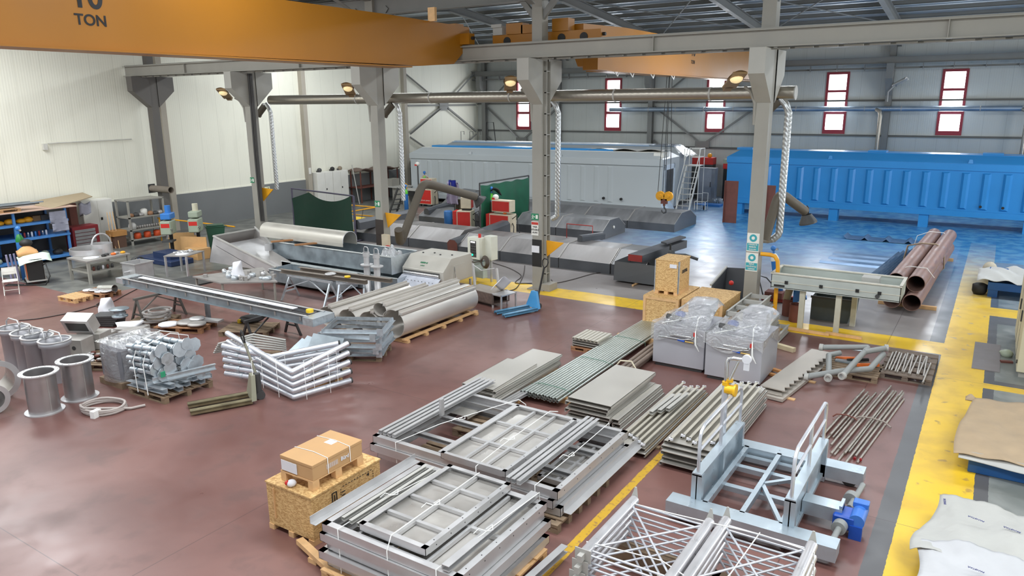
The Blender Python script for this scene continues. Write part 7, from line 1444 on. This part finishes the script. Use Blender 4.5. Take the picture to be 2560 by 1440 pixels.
# ---- profile bundles with white end caps
def channel_bundle(x0, x1, y0, y1, zt, layers, lab, grp, n=5, cap=True, slope=0):
    h = .055
    for i in range(layers): pan(x0+.02*(i % 2), x1-.03*(i % 2), y0+.06*(i % 3), y1-.05*(i % 2), .04+(h+.012)*i, 'wide folded sheet, %s layer of the %s' % (ORD[layers-1-i], lab), grp+' sheets', h)
    z = .04+(h+.012)*layers+.045; W_ = (x1-x0-.12)/n
    for i in range(n):
        x = x0+.1+W_*(i+.5); t = thing('hat_profile', '%s pale channel with white end caps on top of the %s' % (['leftmost', 'second', 'third', 'fourth', 'fifth', 'sixth'][i], lab), 'profile', (x, (y0+y1)/2, z), 0, grp+' channels'); c = (y1-y0)/2-.06-.3*((i*3) % 4)/4
        link('channel', MB().profile([(-.05, -.04), (-.02, -.04), (-.012, .04), (.03, .04), (.034, .034), (-.006, .034), (-.014, -.034), (-.05, -.034)], (0, -c, 0), (0, c, 0)), mat('profile_pale', (196, 190, 176), .42, .35, .04, 2), t)
        for s in (-1, 1): b = MB(); b.M = Matrix.Translation((0, s*c, .0)) @ Matrix.Rotation(.5*(i % 3-1), 4, 'Z'); b.box(-.035, .035, -.02, .02, .005, .04); link('end_cap', b, PAPER, t)
channel_bundle(-5.02, -4.36, 10.75, 13.95, .3, 2, 'low bundle by the line', 'left profile bundle', 5)
channel_bundle(-4.08, -3.22, 10.65, 14.0, .5, 6, 'bundle by the carriage', 'right profile bundle', 6)
for k in range(3): b = MB(); b.chan((-4.75+.1*k, 11.9+.15*k, .33), (-4.7+.1*k, 12.9+.1*k, .34), .07, .06, .006); solo('short_channel', b, FLAT, '%s short channel lying loose on the left profile bundle' % ['left', 'middle', 'right'][k], 'channel', group='short channels on the profile bundle')
for k in range(3): b = MB(); b.box(-5.0+.9*k-(.0), -4.3+.9*k, 11.2, 11.3, 0, .04); solo('timber_batten', b, WOODG, 'thin timber batten under the profile bundles, %s' % ['left', 'middle', 'right'][k], 'timber', group='battens under profile bundles') if k < 2 else None
# ---- small sheet stack on a pallet
pallet(-7.75, 15.5, 'small pallet under the short folded profiles behind the folded sheets', .8, .75, 0, mat('wood_red', (150, 108, 76), .75), .1, n=5)
for i in range(3): pan(-8.12, -7.4, 15.15, 15.9, .1+.06*i, '%s short folded sheet on the small pallet' % ['lowest', 'middle', 'topmost'][i], 'short folded sheets', .05)
for i in range(7): b = MB(); b.profile([(-.04, 0), (-.04, .05), (.04, .05), (.04, 0), (.034, 0), (.034, .044), (-.034, .044), (-.034, 0)], (-8.07+.1*i, 15.12, .285), (-8.07+.1*i, 15.88, .285)); solo('short_profile', b, mat('profile_pale', (196, 190, 176), .42, .35), '%s short U profile on top of the small pallet stack' % ['leftmost', 'second', 'third', 'fourth', 'fifth', 'sixth', 'rightmost'][i], 'profile', group='short U profiles')
# ---- OSB crates in the middle
crate('osb_crate', -7.38, -6.42, 17.65, 19.25, 0, .92, 'left large OSB crate with light frame, under the tall crate'); crate('osb_crate', -6.38, -5.32, 17.75, 19.3, 0, .92, 'right large OSB crate beside the column with blue signs')
t = crate('osb_crate', -7.22, -6.58, 17.98, 18.85, .92, 1.83, 'tall OSB crate with grey corner edges standing on the left large crate', False)
for x in (-.325, .31): link('corner_edge', MB().box(x, x+.02, -.44, -.42, .05, .9), GALV, t)
link('corner_edge', MB().box(.32, .335, -.44, -.38, .05, .9), GALV, t); link('label', MB().box(.08, .27, -.442, -.436, .72, .82), PAPER, t)
k = MB(); add_text(k, 'zuma', .17, (.322, .02, .6), (0, 1, 0), (0, 0, 1), bold=True); link('lettering', k, INK, t)
# ---- two grey machines wrapped in film
def wrapped_machine(x0, x1, y0, y1, h, lab, k_):
    cx, cy = (x0+x1)/2, (y0+y1)/2; a, c = (x1-x0)/2, (y1-y0)/2; t = thing('wrapped_machine', lab, 'machine', (cx, cy, 0), 0, 'film wrapped grey machines')
    gm = mat('machine_grey', (178, 178, 184), .45, .3, .03, 1)
    link('cabinet', MB().box(-a, a, -c, c, .08, h), gm, t, bevel=.008); link('base_frame', MB().box(-a+.05, a-.05, -c+.05, c-.05, 0, .08), DGREY, t)
    b = MB(); b.add([(-.02, -.05, h+.22), (.48, -.05, h+.22), (.48, .5, h+.22), (-.02, .5, h+.22), (-.0, 0, h), (.4, 0, h), (.4, .4, h), (0, .4, h)], [(0, 1, 2, 3), (0, 4, 5, 1), (1, 5, 6, 2), (2, 6, 7, 3), (3, 7, 4, 0)]); b.box(-.02, .48, -.05, .5, h+.22, h+.42); link('hopper', b, gm, t)
    b = MB(); b.tube([(-a+.15, -c-.03, h-.12), (-a+.15, -c-.05, h-.25), (.1, -c-.06, h-.25), (a-.25, -c-.05, h-.2), (a-.2, -c-.03, h-.05)], .016, 6); b.cyl((-.2, -c-.03, h-.18), (.3, -c-.03, h-.18), .03, n=8); link('pipework', b, STEELB, t)
    link('blue_valve', MB().cyl((0, -c-.05, h-.27), (.16, -c-.06, h-.28), .022, n=8), BLUEM, t); link('brass_fitting', MB().cyl((.17, -c-.06, h-.28), (.36, -c-.05, h-.29), .018, n=8), mat('brass', (190, 160, 96), .4, .7), t); link('red_tap', MB().box(a-.24, a-.2, -c-.06, -c-.03, h-.14, h-.05), RED, t)
    link('blue_part', MB().sphere((-.25, .1, h+.08), .13, 10, 6, .6), BLUEM, t); link('pump', MB().cyl((-.45, -.2, h+.09), (-.1, -.3, h+.09), .06, n=10), DGREY, t)
    rnd = random.Random(k_); ph = [rnd.random()*6 for _ in range(6)]
    def top(u, v):   # film over the top, pulled up over the hopper, hanging down at the front
        x = -a-.03+(2*a+.06)*u; yy = -c-.06+(2*c+.12)*v
        dx = max(-.02-x, x-.48, 0); dy = max(-.07-yy, yy-.5, 0); d = math.hypot(dx, dy)
        z = h+.05+max(0, .42*(1-d/.45))**1.0*(1 if d < .45 else 0)+.025*math.sin(13*u+ph[0])*math.sin(11*v+ph[1])
        return (x, yy, z)
    b = MB(); b.grid(top, 26, 26)
    b.grid(lambda u, v: (-a-.03+(2*a+.06)*u, -c-.065-.02*math.sin(12*u+ph[2]), h+.05-(.3+.1*math.sin(7*u+ph[3]))*v), 26, 8); b.grid(lambda u, v: (a+.03+.015*math.sin(10*u+ph[4]), -c-.06+(2*c+.12)*u, h+.05-(.22+.14*math.sin(5*u+ph[5]))*v), 22, 6)
    link('film_wrap', b, FILM, t)
    b = MB(); b.tube([(.3, -.1, h+.2), (.25, -.14, h+.1), (.32, -.4, h+.05), (.4, -c-.08, h-.02), (.42, -c-.1, h-.3), (.5, -c-.08, h-.45)], [.01, .015, .014, .012, .02, .008], 5); b.tube([(.2, -.1, h+.15), (-.1, -.3, h+.08), (-.4, -c, h+.05)], .008, 4); link('film_twist', b, STRAP, t)
wrapped_machine(-6.08, -4.9, 15.2, 16.5, .97, 'left grey machine with hopper wrapped in clear film', 4); wrapped_machine(-4.8, -3.62, 14.98, 16.3, 1.0, 'right grey machine with hopper wrapped in clear film, nearer the serrated plates', 9)
# ---- pack of long box frames
for i, (x, y0, y1, z) in enumerate(((-4.85, 17.4, 19.5, .68), (-4.75, 17.1, 19.4, .46), (-4.55, 16.8, 19.3, .24), (-4.3, 16.6, 19.3, .02))):
    t = thing('box_frame', '%s long box frame in the pack behind the right wrapped machine' % ['topmost', 'second', 'third', 'lowest'][i], 'frame', (x, (y0+y1)/2, z), 0, 'pack of box frames'); c = (y1-y0)/2
    for s in (-.25, .25): link('side_channel', MB().chan((s, -c, .1), (s, c, .1), .05, .19, .006), FLAT, t)
    for k in range(4): y = -c+.05+(2*c-.1)*k/3; link('cross_bar', MB().box(-.25, .25, y-.03, y+.03, .08, .18), FLAT, t)
b = MB(); b.bar((-4.2, 18.0, .05), (-3.55, 17.75, .05), .12, .1); solo('timber_bearer', b, mat('timber_cream', (206, 190, 156), .7), 'cream timber sticking out right of the box frame pack', 'timber')
for k in range(2): b = MB(); b.bar((-3.75, 15.9+.22*k, .04+.04*k), (-3.1, 15.7+.2*k, .04+.04*k), .09, .05); solo('timber_piece', b, mat('timber_orange2', (200, 140, 84), .7), '%s orange timber piece between the right wrapped machine and the serrated plates' % ['front', 'back'][k], 'timber', group='orange timber pieces')
# ---- serrated plates
for i in range(3):
    z = .05+.07*i; x0 = -3.6+.03*i; b = MB(); y0, y1 = 14.5+.1*i, 17.9-.1*i; w = .5; n = 12
    if i == 0: b.box(0, .58, 0, y1-y0, 0, .06)
    else:
        p = [(0, 0), (w-.1, 0)]
        for k in range(n): yy = (y1-y0)*k/n; p += [(w, yy+.02), (w-.08, yy+(y1-y0)/n*.85)]
        p += [(w-.1, y1-y0), (0, y1-y0)]; m_ = len(p); b.add([(q[0], q[1], 0) for q in p]+[(q[0], q[1], .02) for q in p], [tuple(range(m_-1, -1, -1)), tuple(range(m_, 2*m_))]+[(k, (k+1) % m_, (k+1) % m_+m_, k+m_) for k in range(m_)])
    solo('serrated_plate', b, mat('plate_taupe2', (178, 170, 160), .45, .35, .08, 3), ['wide base sheet under the serrated plates', 'lower serrated saw tooth plate right of the wrapped machines', 'upper serrated saw tooth plate right of the wrapped machines'][i], 'plate', (x0, y0, z-.03), -.13, 'serrated plate pack')
for k in range(3): b = MB(); b.box(-.35, .35, -.05, .05, 0, .02); solo('timber_batten', b, WOODN, ['front', 'middle', 'rear'][k]+' timber batten under the serrated plates', 'timber', (-3.2+.15*k, 14.75+1.2*k, 0), -.1, 'battens under the serrated plates')
# ---- grey pipe fittings on pallet
pallet(-2.15, 17.0, 'weathered pallet under the grey pipe assemblies', 1.1, 1.0, 0, WOODG, .13)
PG = mat('pipe_grey', (150, 152, 150), .5, .1, .05, 3)
def pipe_asm(lab, runs, r, flanges):
    t = thing('pipe_assembly', lab, 'pipe', tuple(runs[0][0]), 0, 'grey pipe assemblies'); o = Vector(runs[0][0])
    for q in runs: b = MB(); b.tube([Vector(p)-o for p in q], r, 12); link('pipe_run', b, PG, t)
    for p, d in flanges: p = Vector(p)-o; d = Vector(d).normalized(); b = MB(); b.ring(p-d*.05, p+d*.03, r*1.3, r*.8, 14); b.cyl(p-d*.01, p+d*.0, r*.8, n=12); link('flange', b, FLAT, t)
def g(x, y, z): return tuple(G(x, y, z))
pipe_asm('grey pipe assembly with long front run, on the left of its pallet', [[g(2015, 942, .2), g(2100, 928, .24), g(2175, 922, .28), g(2208, 885, .3)], [g(2072, 935, .2), g(2072, 888, .3), g(2100, 882, .32)]], .062, [(g(2015, 942, .2), (-1, 0, 0)), (g(2070, 945, .2), (0, -1, 0))])
pipe_asm('grey pipe assembly running to the back right of its pallet', [[g(2052, 868, .42), g(2170, 868, .42)], [g(2170, 870, .42), g(2105, 940, .38)], [g(2160, 880, .42), g(2215, 870, .42)]], .06, [(g(2105, 940, .38), (-.4, -1, 0)), (g(2217, 870, .42), (1, .2, 0)), (g(2052, 868, .42), (-1, 0, 0))])
for k, (x, y) in enumerate(((2115, 895), (2170, 912), (2145, 900))): p = G(x, y, .2); b = MB(); b.bar((-.22, 0, .04), (.22, .08, .08), .06, .06); solo('hand_tool', b, (ORG, ORG, BLACK)[k], ['orange handled tool left', 'orange angle grinder', 'black handled tool'][k]+' among the grey pipe assemblies', 'tool', (p.x, p.y, .125), .1*k, 'tools among the pipes')
p = G(2120, 905, .2); b = MB(); b.cyl((0, 0, 0), (0, 0, .02), .18, n=20); solo('round_plate', b, GALV, 'round grey plate among the pipe assemblies', 'plate', (p.x+.1, p.y+.8, .28)); b = MB(); b.box(-.18, .18, -.13, .13, 0, .03); solo('square_plate', b, GALVD, 'square grey plate on the left of the pipe pallet', 'plate', (p.x-.1, p.y+.2, .14))
# ---- rods
pallet(-1.13, 17.9, 'dark weathered pallet under the short rods beside the yellow lane', 1.0, 1.9, 0, mat('wood_dark', (112, 98, 86), .8, 0, .2, 8), .13, n=5)
rod0 = None
RODM = mat('rod_steel', (176, 168, 158), .34, .8, .12, 8, stretch=(6, 1, 6))
for i in range(13):
    l = 1.35+.15*((i*5) % 3); x = -1.53+.062*i+(.03 if i > 8 else 0)
    if rod0 is None: rod0 = solo('short_rod', MB().cyl((0, -.7, 0), (0, .7, 0), .02, n=10), RODM, 'short bright rod in the row on the dark pallet', 'rod', (x, 17.8, .15), 0, 'short rods on the dark pallet'); o = rod0
    else: o = rod0.copy(); COL.objects.link(o)
    o.location = (x, 17.75+.12*((i*7) % 4)/4-(.4 if i == 12 else 0), .152); o.rotation_euler = (0, 0, .03*math.sin(i*3))
rod1 = None
for i in range(17):
    grp = i < 7; x = (-1.96+.045*i) if grp else (-1.62+.045*(i-7)); l = (1.35, 1.9)[not grp]
    if rod1 is None: rod1 = solo('long_rod', MB().cyl((0, -1.0, 0), (0, 1.0, 0), .019, n=10), RODM, 'long steel rod in the tied bundles on the floor beside the yellow lane', 'rod', (0, 0, 0), 0, 'long rods on the floor'); o = rod1
    else: o = rod1.copy(); COL.objects.link(o)
    o.scale = (1, l*.9+.15*((i*3) % 4)/4, 1); o.location = (x+.02, (14.4 if grp else 14.35)+.25*math.sin(i*2.3), .02+.03*(i % 2)); o.rotation_euler = (0, 0, -.1-.004*math.sin(i))
for k, (x0, x1, y, m_) in enumerate(((-2.05, -1.62, 14.2, RUST), (-1.68, -1.12, 14.3, mat('wire_grey', (150, 140, 130), .6)))): b = MB(); b.tube([(x0, y, .03), (x0+.06, y, .09), ((x0+x1)/2, y+.03, .1), (x1-.06, y-.02, .09), (x1, y, .03), (x1+.05, y-.05, .02)], .014, 6); solo('tie_rope', b, m_, ['brown rope round the left long rods', 'grey wire twisted round the right long rods'][k], 'rope')
for k in range(2): b = MB(); b.cyl((-1.42+.09*k, 12.56, .03), (-1.42+.09*k, 12.6, .03), .024, n=10); solo('red_plug', b, mat('cap_red', (140, 30, 34), .5), ['left', 'right'][k]+' dark red cap on the near end of the long rods', 'cap', group='red rod caps')
# ---- galvanised carriage with guard rails
t = thing('galvanised_carriage', 'galvanised carriage with two side panels and tubular guard rails', 'carriage', (-2.45, 10.5, 0))
GS = mat('galv_smooth', (186, 198, 206), .36, .6, .09, 5)
def sidep(x, y0, y1, s):
    sp = link('side_panel', MB().box(x-.008, x+.008, y0, y1, .12, .66), GS, t); link('top_channel', MB().box(x-.07, x+.07, y0, y1, .66, .7), GS, sp)
    for y in (y0, y1-.1): link('end_post', MB().box(x-.075, x+.075, y, y+.1, .02, .68), GS, sp)
    link('mid_post', MB().box(x-s*.02, x+s*.07, (y0+y1)/2-.04, (y0+y1)/2+.04, .12, .66), GS, sp); link('lower_channel', MB().box(x-.05, x+.05, y0, y1, .1, .16), GS, sp)
    b = MB(); b.tube([(x, y0+.05, .7), (x, y0+.05, 1.22), (x, y0+.1, 1.31), (x, y0+.22, 1.36), (x, y1-.22, 1.36), (x, y1-.1, 1.31), (x, y1-.05, 1.22), (x, y1-.05, .7)], .026, 10); r_ = link('guard_rail', b, TUBEM, t)
    link('mid_rail', MB().cyl((x, y0+.05, 1.03), (x, y1-.05, 1.03), .02), TUBEM, t); link('rail_post', MB().cyl((x, (y0+y1)/2, .7), (x, (y0+y1)/2, 1.36), .024), TUBEM, t)
sidep(-.6, -1.05, 1.05, 1); sidep(.68, -1.08, 1.1, -1)
link('base_beam', MB().box(-.95, 1.32, -1.3, -1.02, .1, .3), GS, t); link('base_beam', MB().box(-.95, 1.3, 1.0, 1.28, .1, .3), GS, t); link('base_beam', MB().box(.7, 1.22, -.35, -.1, .14, .34), GS, t)
for x in (-.5, .02, .55): link('floor_bar', MB().box(x, x+.07, -1.05, 1.05, .2, .3), GS, t)
for y in (-.2, .5, .9): link('cross_bar', MB().box(-.55, .62, y-.05, y+.05, .12, .2), GS, t)
for a_, c_ in (((.08, 0, .25), (.6, .55, .25)), ((.08, -.05, .25), (.55, -.95, .25))): link('diagonal', MB().bar(a_, c_, .06, .05), GS, t)
for x, y in ((-.75, -1.16), (1.1, 1.14), (-.75, 1.14)): link('wheel', MB().cyl((x, y-.05, .12), (x, y+.05, .12), .12, n=18), DGREY, t)
link('gearbox_guard', MB().add([(1.22, -.36, .4), (1.22, -.1, .4), (1.22, -.1, .0), (1.18, -.36, .4), (1.18, -.1, .4), (1.18, -.1, .0)], [(0, 1, 2), (5, 4, 3), (0, 3, 4, 1), (1, 4, 5, 2), (2, 5, 3, 0)]), GS, t)
t = thing('drive_shaft', 'grey drive shaft with round couplings and blue gear motor at the right of the carriage', 'motor', (-1.13, 10.4, .2)); b = MB(); b.cyl((-.12, -1.15, 0), (-.08, -.4, 0), .04); b.cyl((-.06, .15, 0), (0, .95, 0), .04); link('shaft', b, PG, t)
for y in (-.45, .45): link('coupling', MB().cyl((-.09, y-.06, 0), (-.08, y+.06, 0), .095, n=18), PG, t)
link('gearbox', MB().box(-.2, .08, -.33, .0, -.1, .1), BLUEM, t, bevel=.02); link('motor', MB().cyl((.1, -.32, .06), (.1, .1, .06), .1, n=18), mat('motor_blue_light', (60, 116, 200), .4), t); link('junction', MB().box(.0, .2, -.02, .12, .12, .2), mat('motor_blue_light', (60, 116, 200), .4), t, bevel=.01); link('foot', MB().box(.02, .18, -.34, -.26, -.2, 0), BLUEM, t)
# standing pipe with yellow valve and gauge
t = thing('standpipe', 'tall galvanised standpipe with yellow flange valve and white gauge', 'pipe', (-3.17, 10.98, 0)); link('base', MB().box(-.05, .05, -.1, .1, 0, .03), FLAT, t)
link('pipe', MB().cyl((0, 0, .03), (0, 0, 1.5), .05, n=16), TUBEM, t); b = MB(); b.cyl((0, 0, 1.5), (0, 0, 1.56), .055); b.cyl((.05, .02, 1.56), (.05, .02, 1.6), .06); b.cyl((0, 0, 1.44), (.14, 0, 1.44), .075, n=18); b.cyl((.14, 0, 1.44), (.17, 0, 1.44), .1, n=18); link('yellow_valve', b, mat('valve_yellow', (236, 180, 30), .35, .2), t)
b = MB(); b.tube([(0, 0, 1.58), (0, 0, 1.86), (.02, .02, 1.93), (.1, .02, 1.95), (.26, .04, 1.95)], .032, 10); b.cyl((.06, .0, 1.6), (.16, .05, 1.9), .02); link('elbow_pipe', b, STEELB, t); link('gauge', MB().cyl((.3, -.03, 1.98), (.3, .02, 1.98), .07, n=18), PAPER, t); link('gauge_stem', MB().box(.26, .34, -.02, .02, 1.8, 1.92), PAPER, t)
# ---- tubular trusses
def truss(x0, x1, y0, y1, z, lab, seed):
    t = thing('tubular_truss', lab, 'truss', ((x0+x1)/2, (y0+y1)/2, z), .0, 'stack of tubular trusses'); a, c = (x1-x0)/2, (y1-y0)/2
    for s in (-1, 1):
        link('chord_tube', MB().cyl((s*a, -c, 0), (s*a, c, 0), .064, n=18), mat('tube_bright', (208, 206, 208), .33, .6, .05, 4), t)
        b = MB(); y = c; b.add([(s*a-.05, y, -.03), (s*a+.05, y, -.03), (s*a+.05, y, .03), (s*a-.05, y, .03), (s*a-.012, y+.02, .17), (s*a+.012, y+.02, .17), (s*a+.012, y+.04, .17), (s*a-.012, y+.04, .17)], [(0, 1, 5, 4), (1, 2, 6, 5), (2, 3, 7, 6), (3, 0, 4, 7), (4, 5, 6, 7)]); b.cyl((s*a, c-.02, 0), (s*a, c+.05, 0), .03); link('fork_end', b, FLAT, t)
        b = MB(); b.box(s*a-.1, s*a+.1, -c-.012, -c, -.08, .08); b.box(s*a-.03, s*a+.03, -c-.1, -c-.012, -.04, .04); link('end_plate', b, FLAT, t)
    for y in (-c+.12, c-.1):
        link('cross_rod', MB().cyl((-a, y, .0), (a, y, .0), .014, n=8), TUBEM, t); link('cross_rod', MB().cyl((-a, y-.05, -.03), (a, y-.05, -.03), .014, n=8), TUBEM, t)
    link('diagonal_rod', MB().cyl((-a, c-.1, .01), (a, -c+.12, .01), .014, n=8), TUBEM, t); link('diagonal_rod', MB().cyl((-a, -c+.12, .02), (a, c-.1, .02), .014, n=8), TUBEM, t)
for i in range(4): truss(-3.42-.02*i, -2.43-.02*i, 6.7-.03*i, 8.12-.03*i, .82-.135*i, 'left tubular truss, %s of its stack' % ORD[i], i)
for i in range(4): truss(-2.28-.01*i, -1.28+.01*i, 6.75-.03*i, 8.3-.03*i, .8-.135*i, 'right tubular truss, %s of its stack' % ORD[i], i+9)
for k, (x0, x1) in enumerate(((-3.7, -2.2), (-2.5, -1.1))):
    for j, y in enumerate((7.0, 7.9)): b = MB(); b.box(x0, x1, y-.07, y+.07, 0, .33-.02); solo('timber_bearer', b, WOODG, 'stacked timber bearer under the %s trusses, %s' % (['left', 'right'][k], ['near', 'far'][j]), 'timber', group='bearers under the trusses')
strap([(-3.5, 8.0, .3), (-3.48, 8.0, .84), (-2.9, 8.0, .86), (-1.8, 8.1, .87), (-1.22, 8.1, .84), (-1.18, 8.1, .3)], 'white strap across the far ends of the trusses'); strap([(-3.5, 6.9, .3), (-3.48, 6.9, .86), (-2.6, 7.0, .87), (-2.3, 6.9, .85)], 'white strap across the near end of the left trusses'); strap([(-1.85, 8.2, .83), (-1.9, 7.2, .84), (-1.95, 6.9, .84)], 'white strap running along the right truss')
# ---- right side
t = thing('blue_platform', 'blue steel platform covered with brown paper, right of the yellow lane', 'platform', (.17, 13.1, 0)); link('platform', MB().box(0, 1.9, 0, 2.6, .0, .25), BLUED, t, bevel=.01)
b = MB(); b.grid(lambda u, v: (.05-.12*math.sin(3*v+1)*(1-u)+1.9*u, 13.0+2.75*v+.05*math.sin(5*u),   .335+.045*abs(math.sin(6*u+2*v)*math.sin(5*v))+.014*math.sin(23*u+17*v)-.02*(1-u)**6), 30, 30, .01); o = solo('brown_paper', b, BROWNP, 'creased brown paper sheet spread over the blue platform', 'paper')
b = MB(); b.grid(lambda u, v: (.02+1.9*u, 12.97+.16*v+.03*math.sin(9*u), .27+.06*v-.04*math.sin(4*u)*(1-v)), 16, 3, .01); solo('white_liner', b, SACK, 'white liner edge showing under the brown paper', 'liner')
b = MB(); b.grid(lambda u, v: (.0+.16*u, 15.6+.2*v, .33+.09*math.sin(math.pi*u)*math.sin(math.pi*v)), 6, 6, .02); solo('paper_fold', b, BROWNP, 'folded up corner of brown paper at the back of the blue platform', 'paper')
t = thing('blue_platform', 'blue steel platform hidden under white sacking in the lower right corner', 'platform', (.0, 8.3, 0)); link('platform', MB().box(.12, 1.8, 0, 2.75, 0, .24), BLUED, t)
def crumple(x0, x1, y0, y1, z, s, f):
    return lambda u, v: (x0+(x1-x0)*u-.12*math.sin(4*v+s)*(1-u), y0+(y1-y0)*v+.04*math.sin(5*u+s), z+.05*math.sin(f*u+s)*math.sin(f*.8*v+2*s)+.02*math.sin(3.1*f*u+f*v)+.014*abs(math.sin(5.3*f*u-2.1*f*v))-.12*(1-u)**5)
b = MB(); b.grid(crumple(-.25, 1.8, 9.6, 11.25, .42, 1.0, 7), 40, 36, .008); k = MB(); o = solo('white_sacking', b, SACK, 'crumpled white printed sacking, rear sheet in the lower right corner', 'sacking')
for (px, py, tx) in ((2440, 1298, 'PANSTAR'), (2530, 1325, 'PANSTAR')): p = G(px, py, .5); add_text(k, tx, .045, (p.x, p.y, .505), (-.95, .28, 0), (-.28, -.95, 0), bold=True)
for (px, py) in ((2440, 1425), (2362, 1255)): p = G(px, py, .5); add_text(k, 'PANSTAR', .04, (p.x, p.y, .505), (-.95, .2, 0) if py > 1300 else (-.1, .95, 0), (-.2, -.95, 0) if py > 1300 else (-.95, -.1, 0), bold=True)
link('printing', k, mat('print_violet', (90, 92, 130), .7), o)
b = MB(); b.grid(crumple(-.33, 1.8, 8.0, 9.9, .47, 2.3, 8), 40, 36, .008); solo('white_sacking', b, mat('sack_white2', (188, 188, 190), .45, 0, .05, 3, bump=.9, bscale=5), 'crumpled glossy white sacking, front sheet in the lower right corner', 'sacking')
t = thing('beige_cabinet', 'tall beige electrical cabinet cut by the right edge', 'cabinet', (.84, 18.5, 0), 0)
link('body', MB().box(0, .5, 0, 3.6, .12, 2.1), CABB, t, bevel=.01); link('plinth', MB().box(.05, .45, .05, 3.5, 0, .12), COLM, t)
for y in (1.15, 2.3): link('door_gap', MB().box(-.004, 0, y, y+.02, .15, 2.05), DGREY, t)
for y in (.95, 2.15): link('handle', MB().box(-.03, 0, y, y+.05, 1.0, 1.25), DGREY, t)
for z in (.3, 1.85): link('hinge', MB().cyl((-.012, .05, z), (-.012, .05, z+.08), .015), DGREY, t)
b = MB(); b.box(.03, .56, 18.65, 20.85, .0, .012); solo('floor_mat', b, mat('mat_grey', (118, 112, 112), .6, 0, .06, 3), 'flat grey floor mat beside the beige cabinet', 'mat')
b = MB(); b.sphere((0, 0, .06), .13, 10, 6, .8); b.sphere((-.05, .15, .04), .1, 8, 6, .6); solo('grey_cloth', b, DRILLG, 'crumpled grey cloth on the floor at the beige cabinet', 'cloth', (.68, 20.0, 0)); b = MB(); b.box(-.12, .12, -.05, .05, 0, .04); solo('metal_scrap', b, RUST, 'small brown scrap on the floor at the beige cabinet', 'scrap', (.68, 19.5, 0), .3)
t = thing('blue_platform', 'distant blue steel platform with white sacking beyond the cabinet', 'platform', (.15, 26.1, 0)); link('platform', MB().box(0, 1.8, 0, 2.5, .22, .45), BLUED, t)
for x in (.02, 1.5): link('foot', MB().box(x, x+.25, .02, .3, 0, .22), BLUED, t)
b = MB(); b.grid(lambda u, v: (-.15+1.9*u, 26.0+2.8*v, .5+.16*abs(math.sin(4*u+1))*math.sin(3*v+.6)+.04*math.sin(19*u+11*v)-.1*(1-u)**4), 26, 22, .01); solo('white_sacking', b, SACK, 'crumpled white sacking on the distant blue platform', 'sacking')
b = MB(); b.sphere((0, 0, .25), .22, 10, 8, 1.2); solo('sack_bundle', b, mat('sack_tan', (176, 168, 150), .8), 'small tan bundle behind the distant white sacking', 'bundle', (.15, 29.2, 0)); b = MB(); b.box(-.8, .8, -.8, .8, 0, .03); solo('grey_sheet', b, mat('sheet_grey2', (96, 120, 144), .5), 'dark grey sheet on the bluish floor behind the distant platform', 'sheet', (1.1, 31.0, 0))
b = MB(); b.lathe([(0, .02), (.16, .02), (.2, .1), (.2, .3), (.12, .34), (0, .34)], 16); solo('tyre_cap', b, BLACK, 'dark round object at the left end of the distant blue platform', 'tyre', (-.05, 26.35, 0))
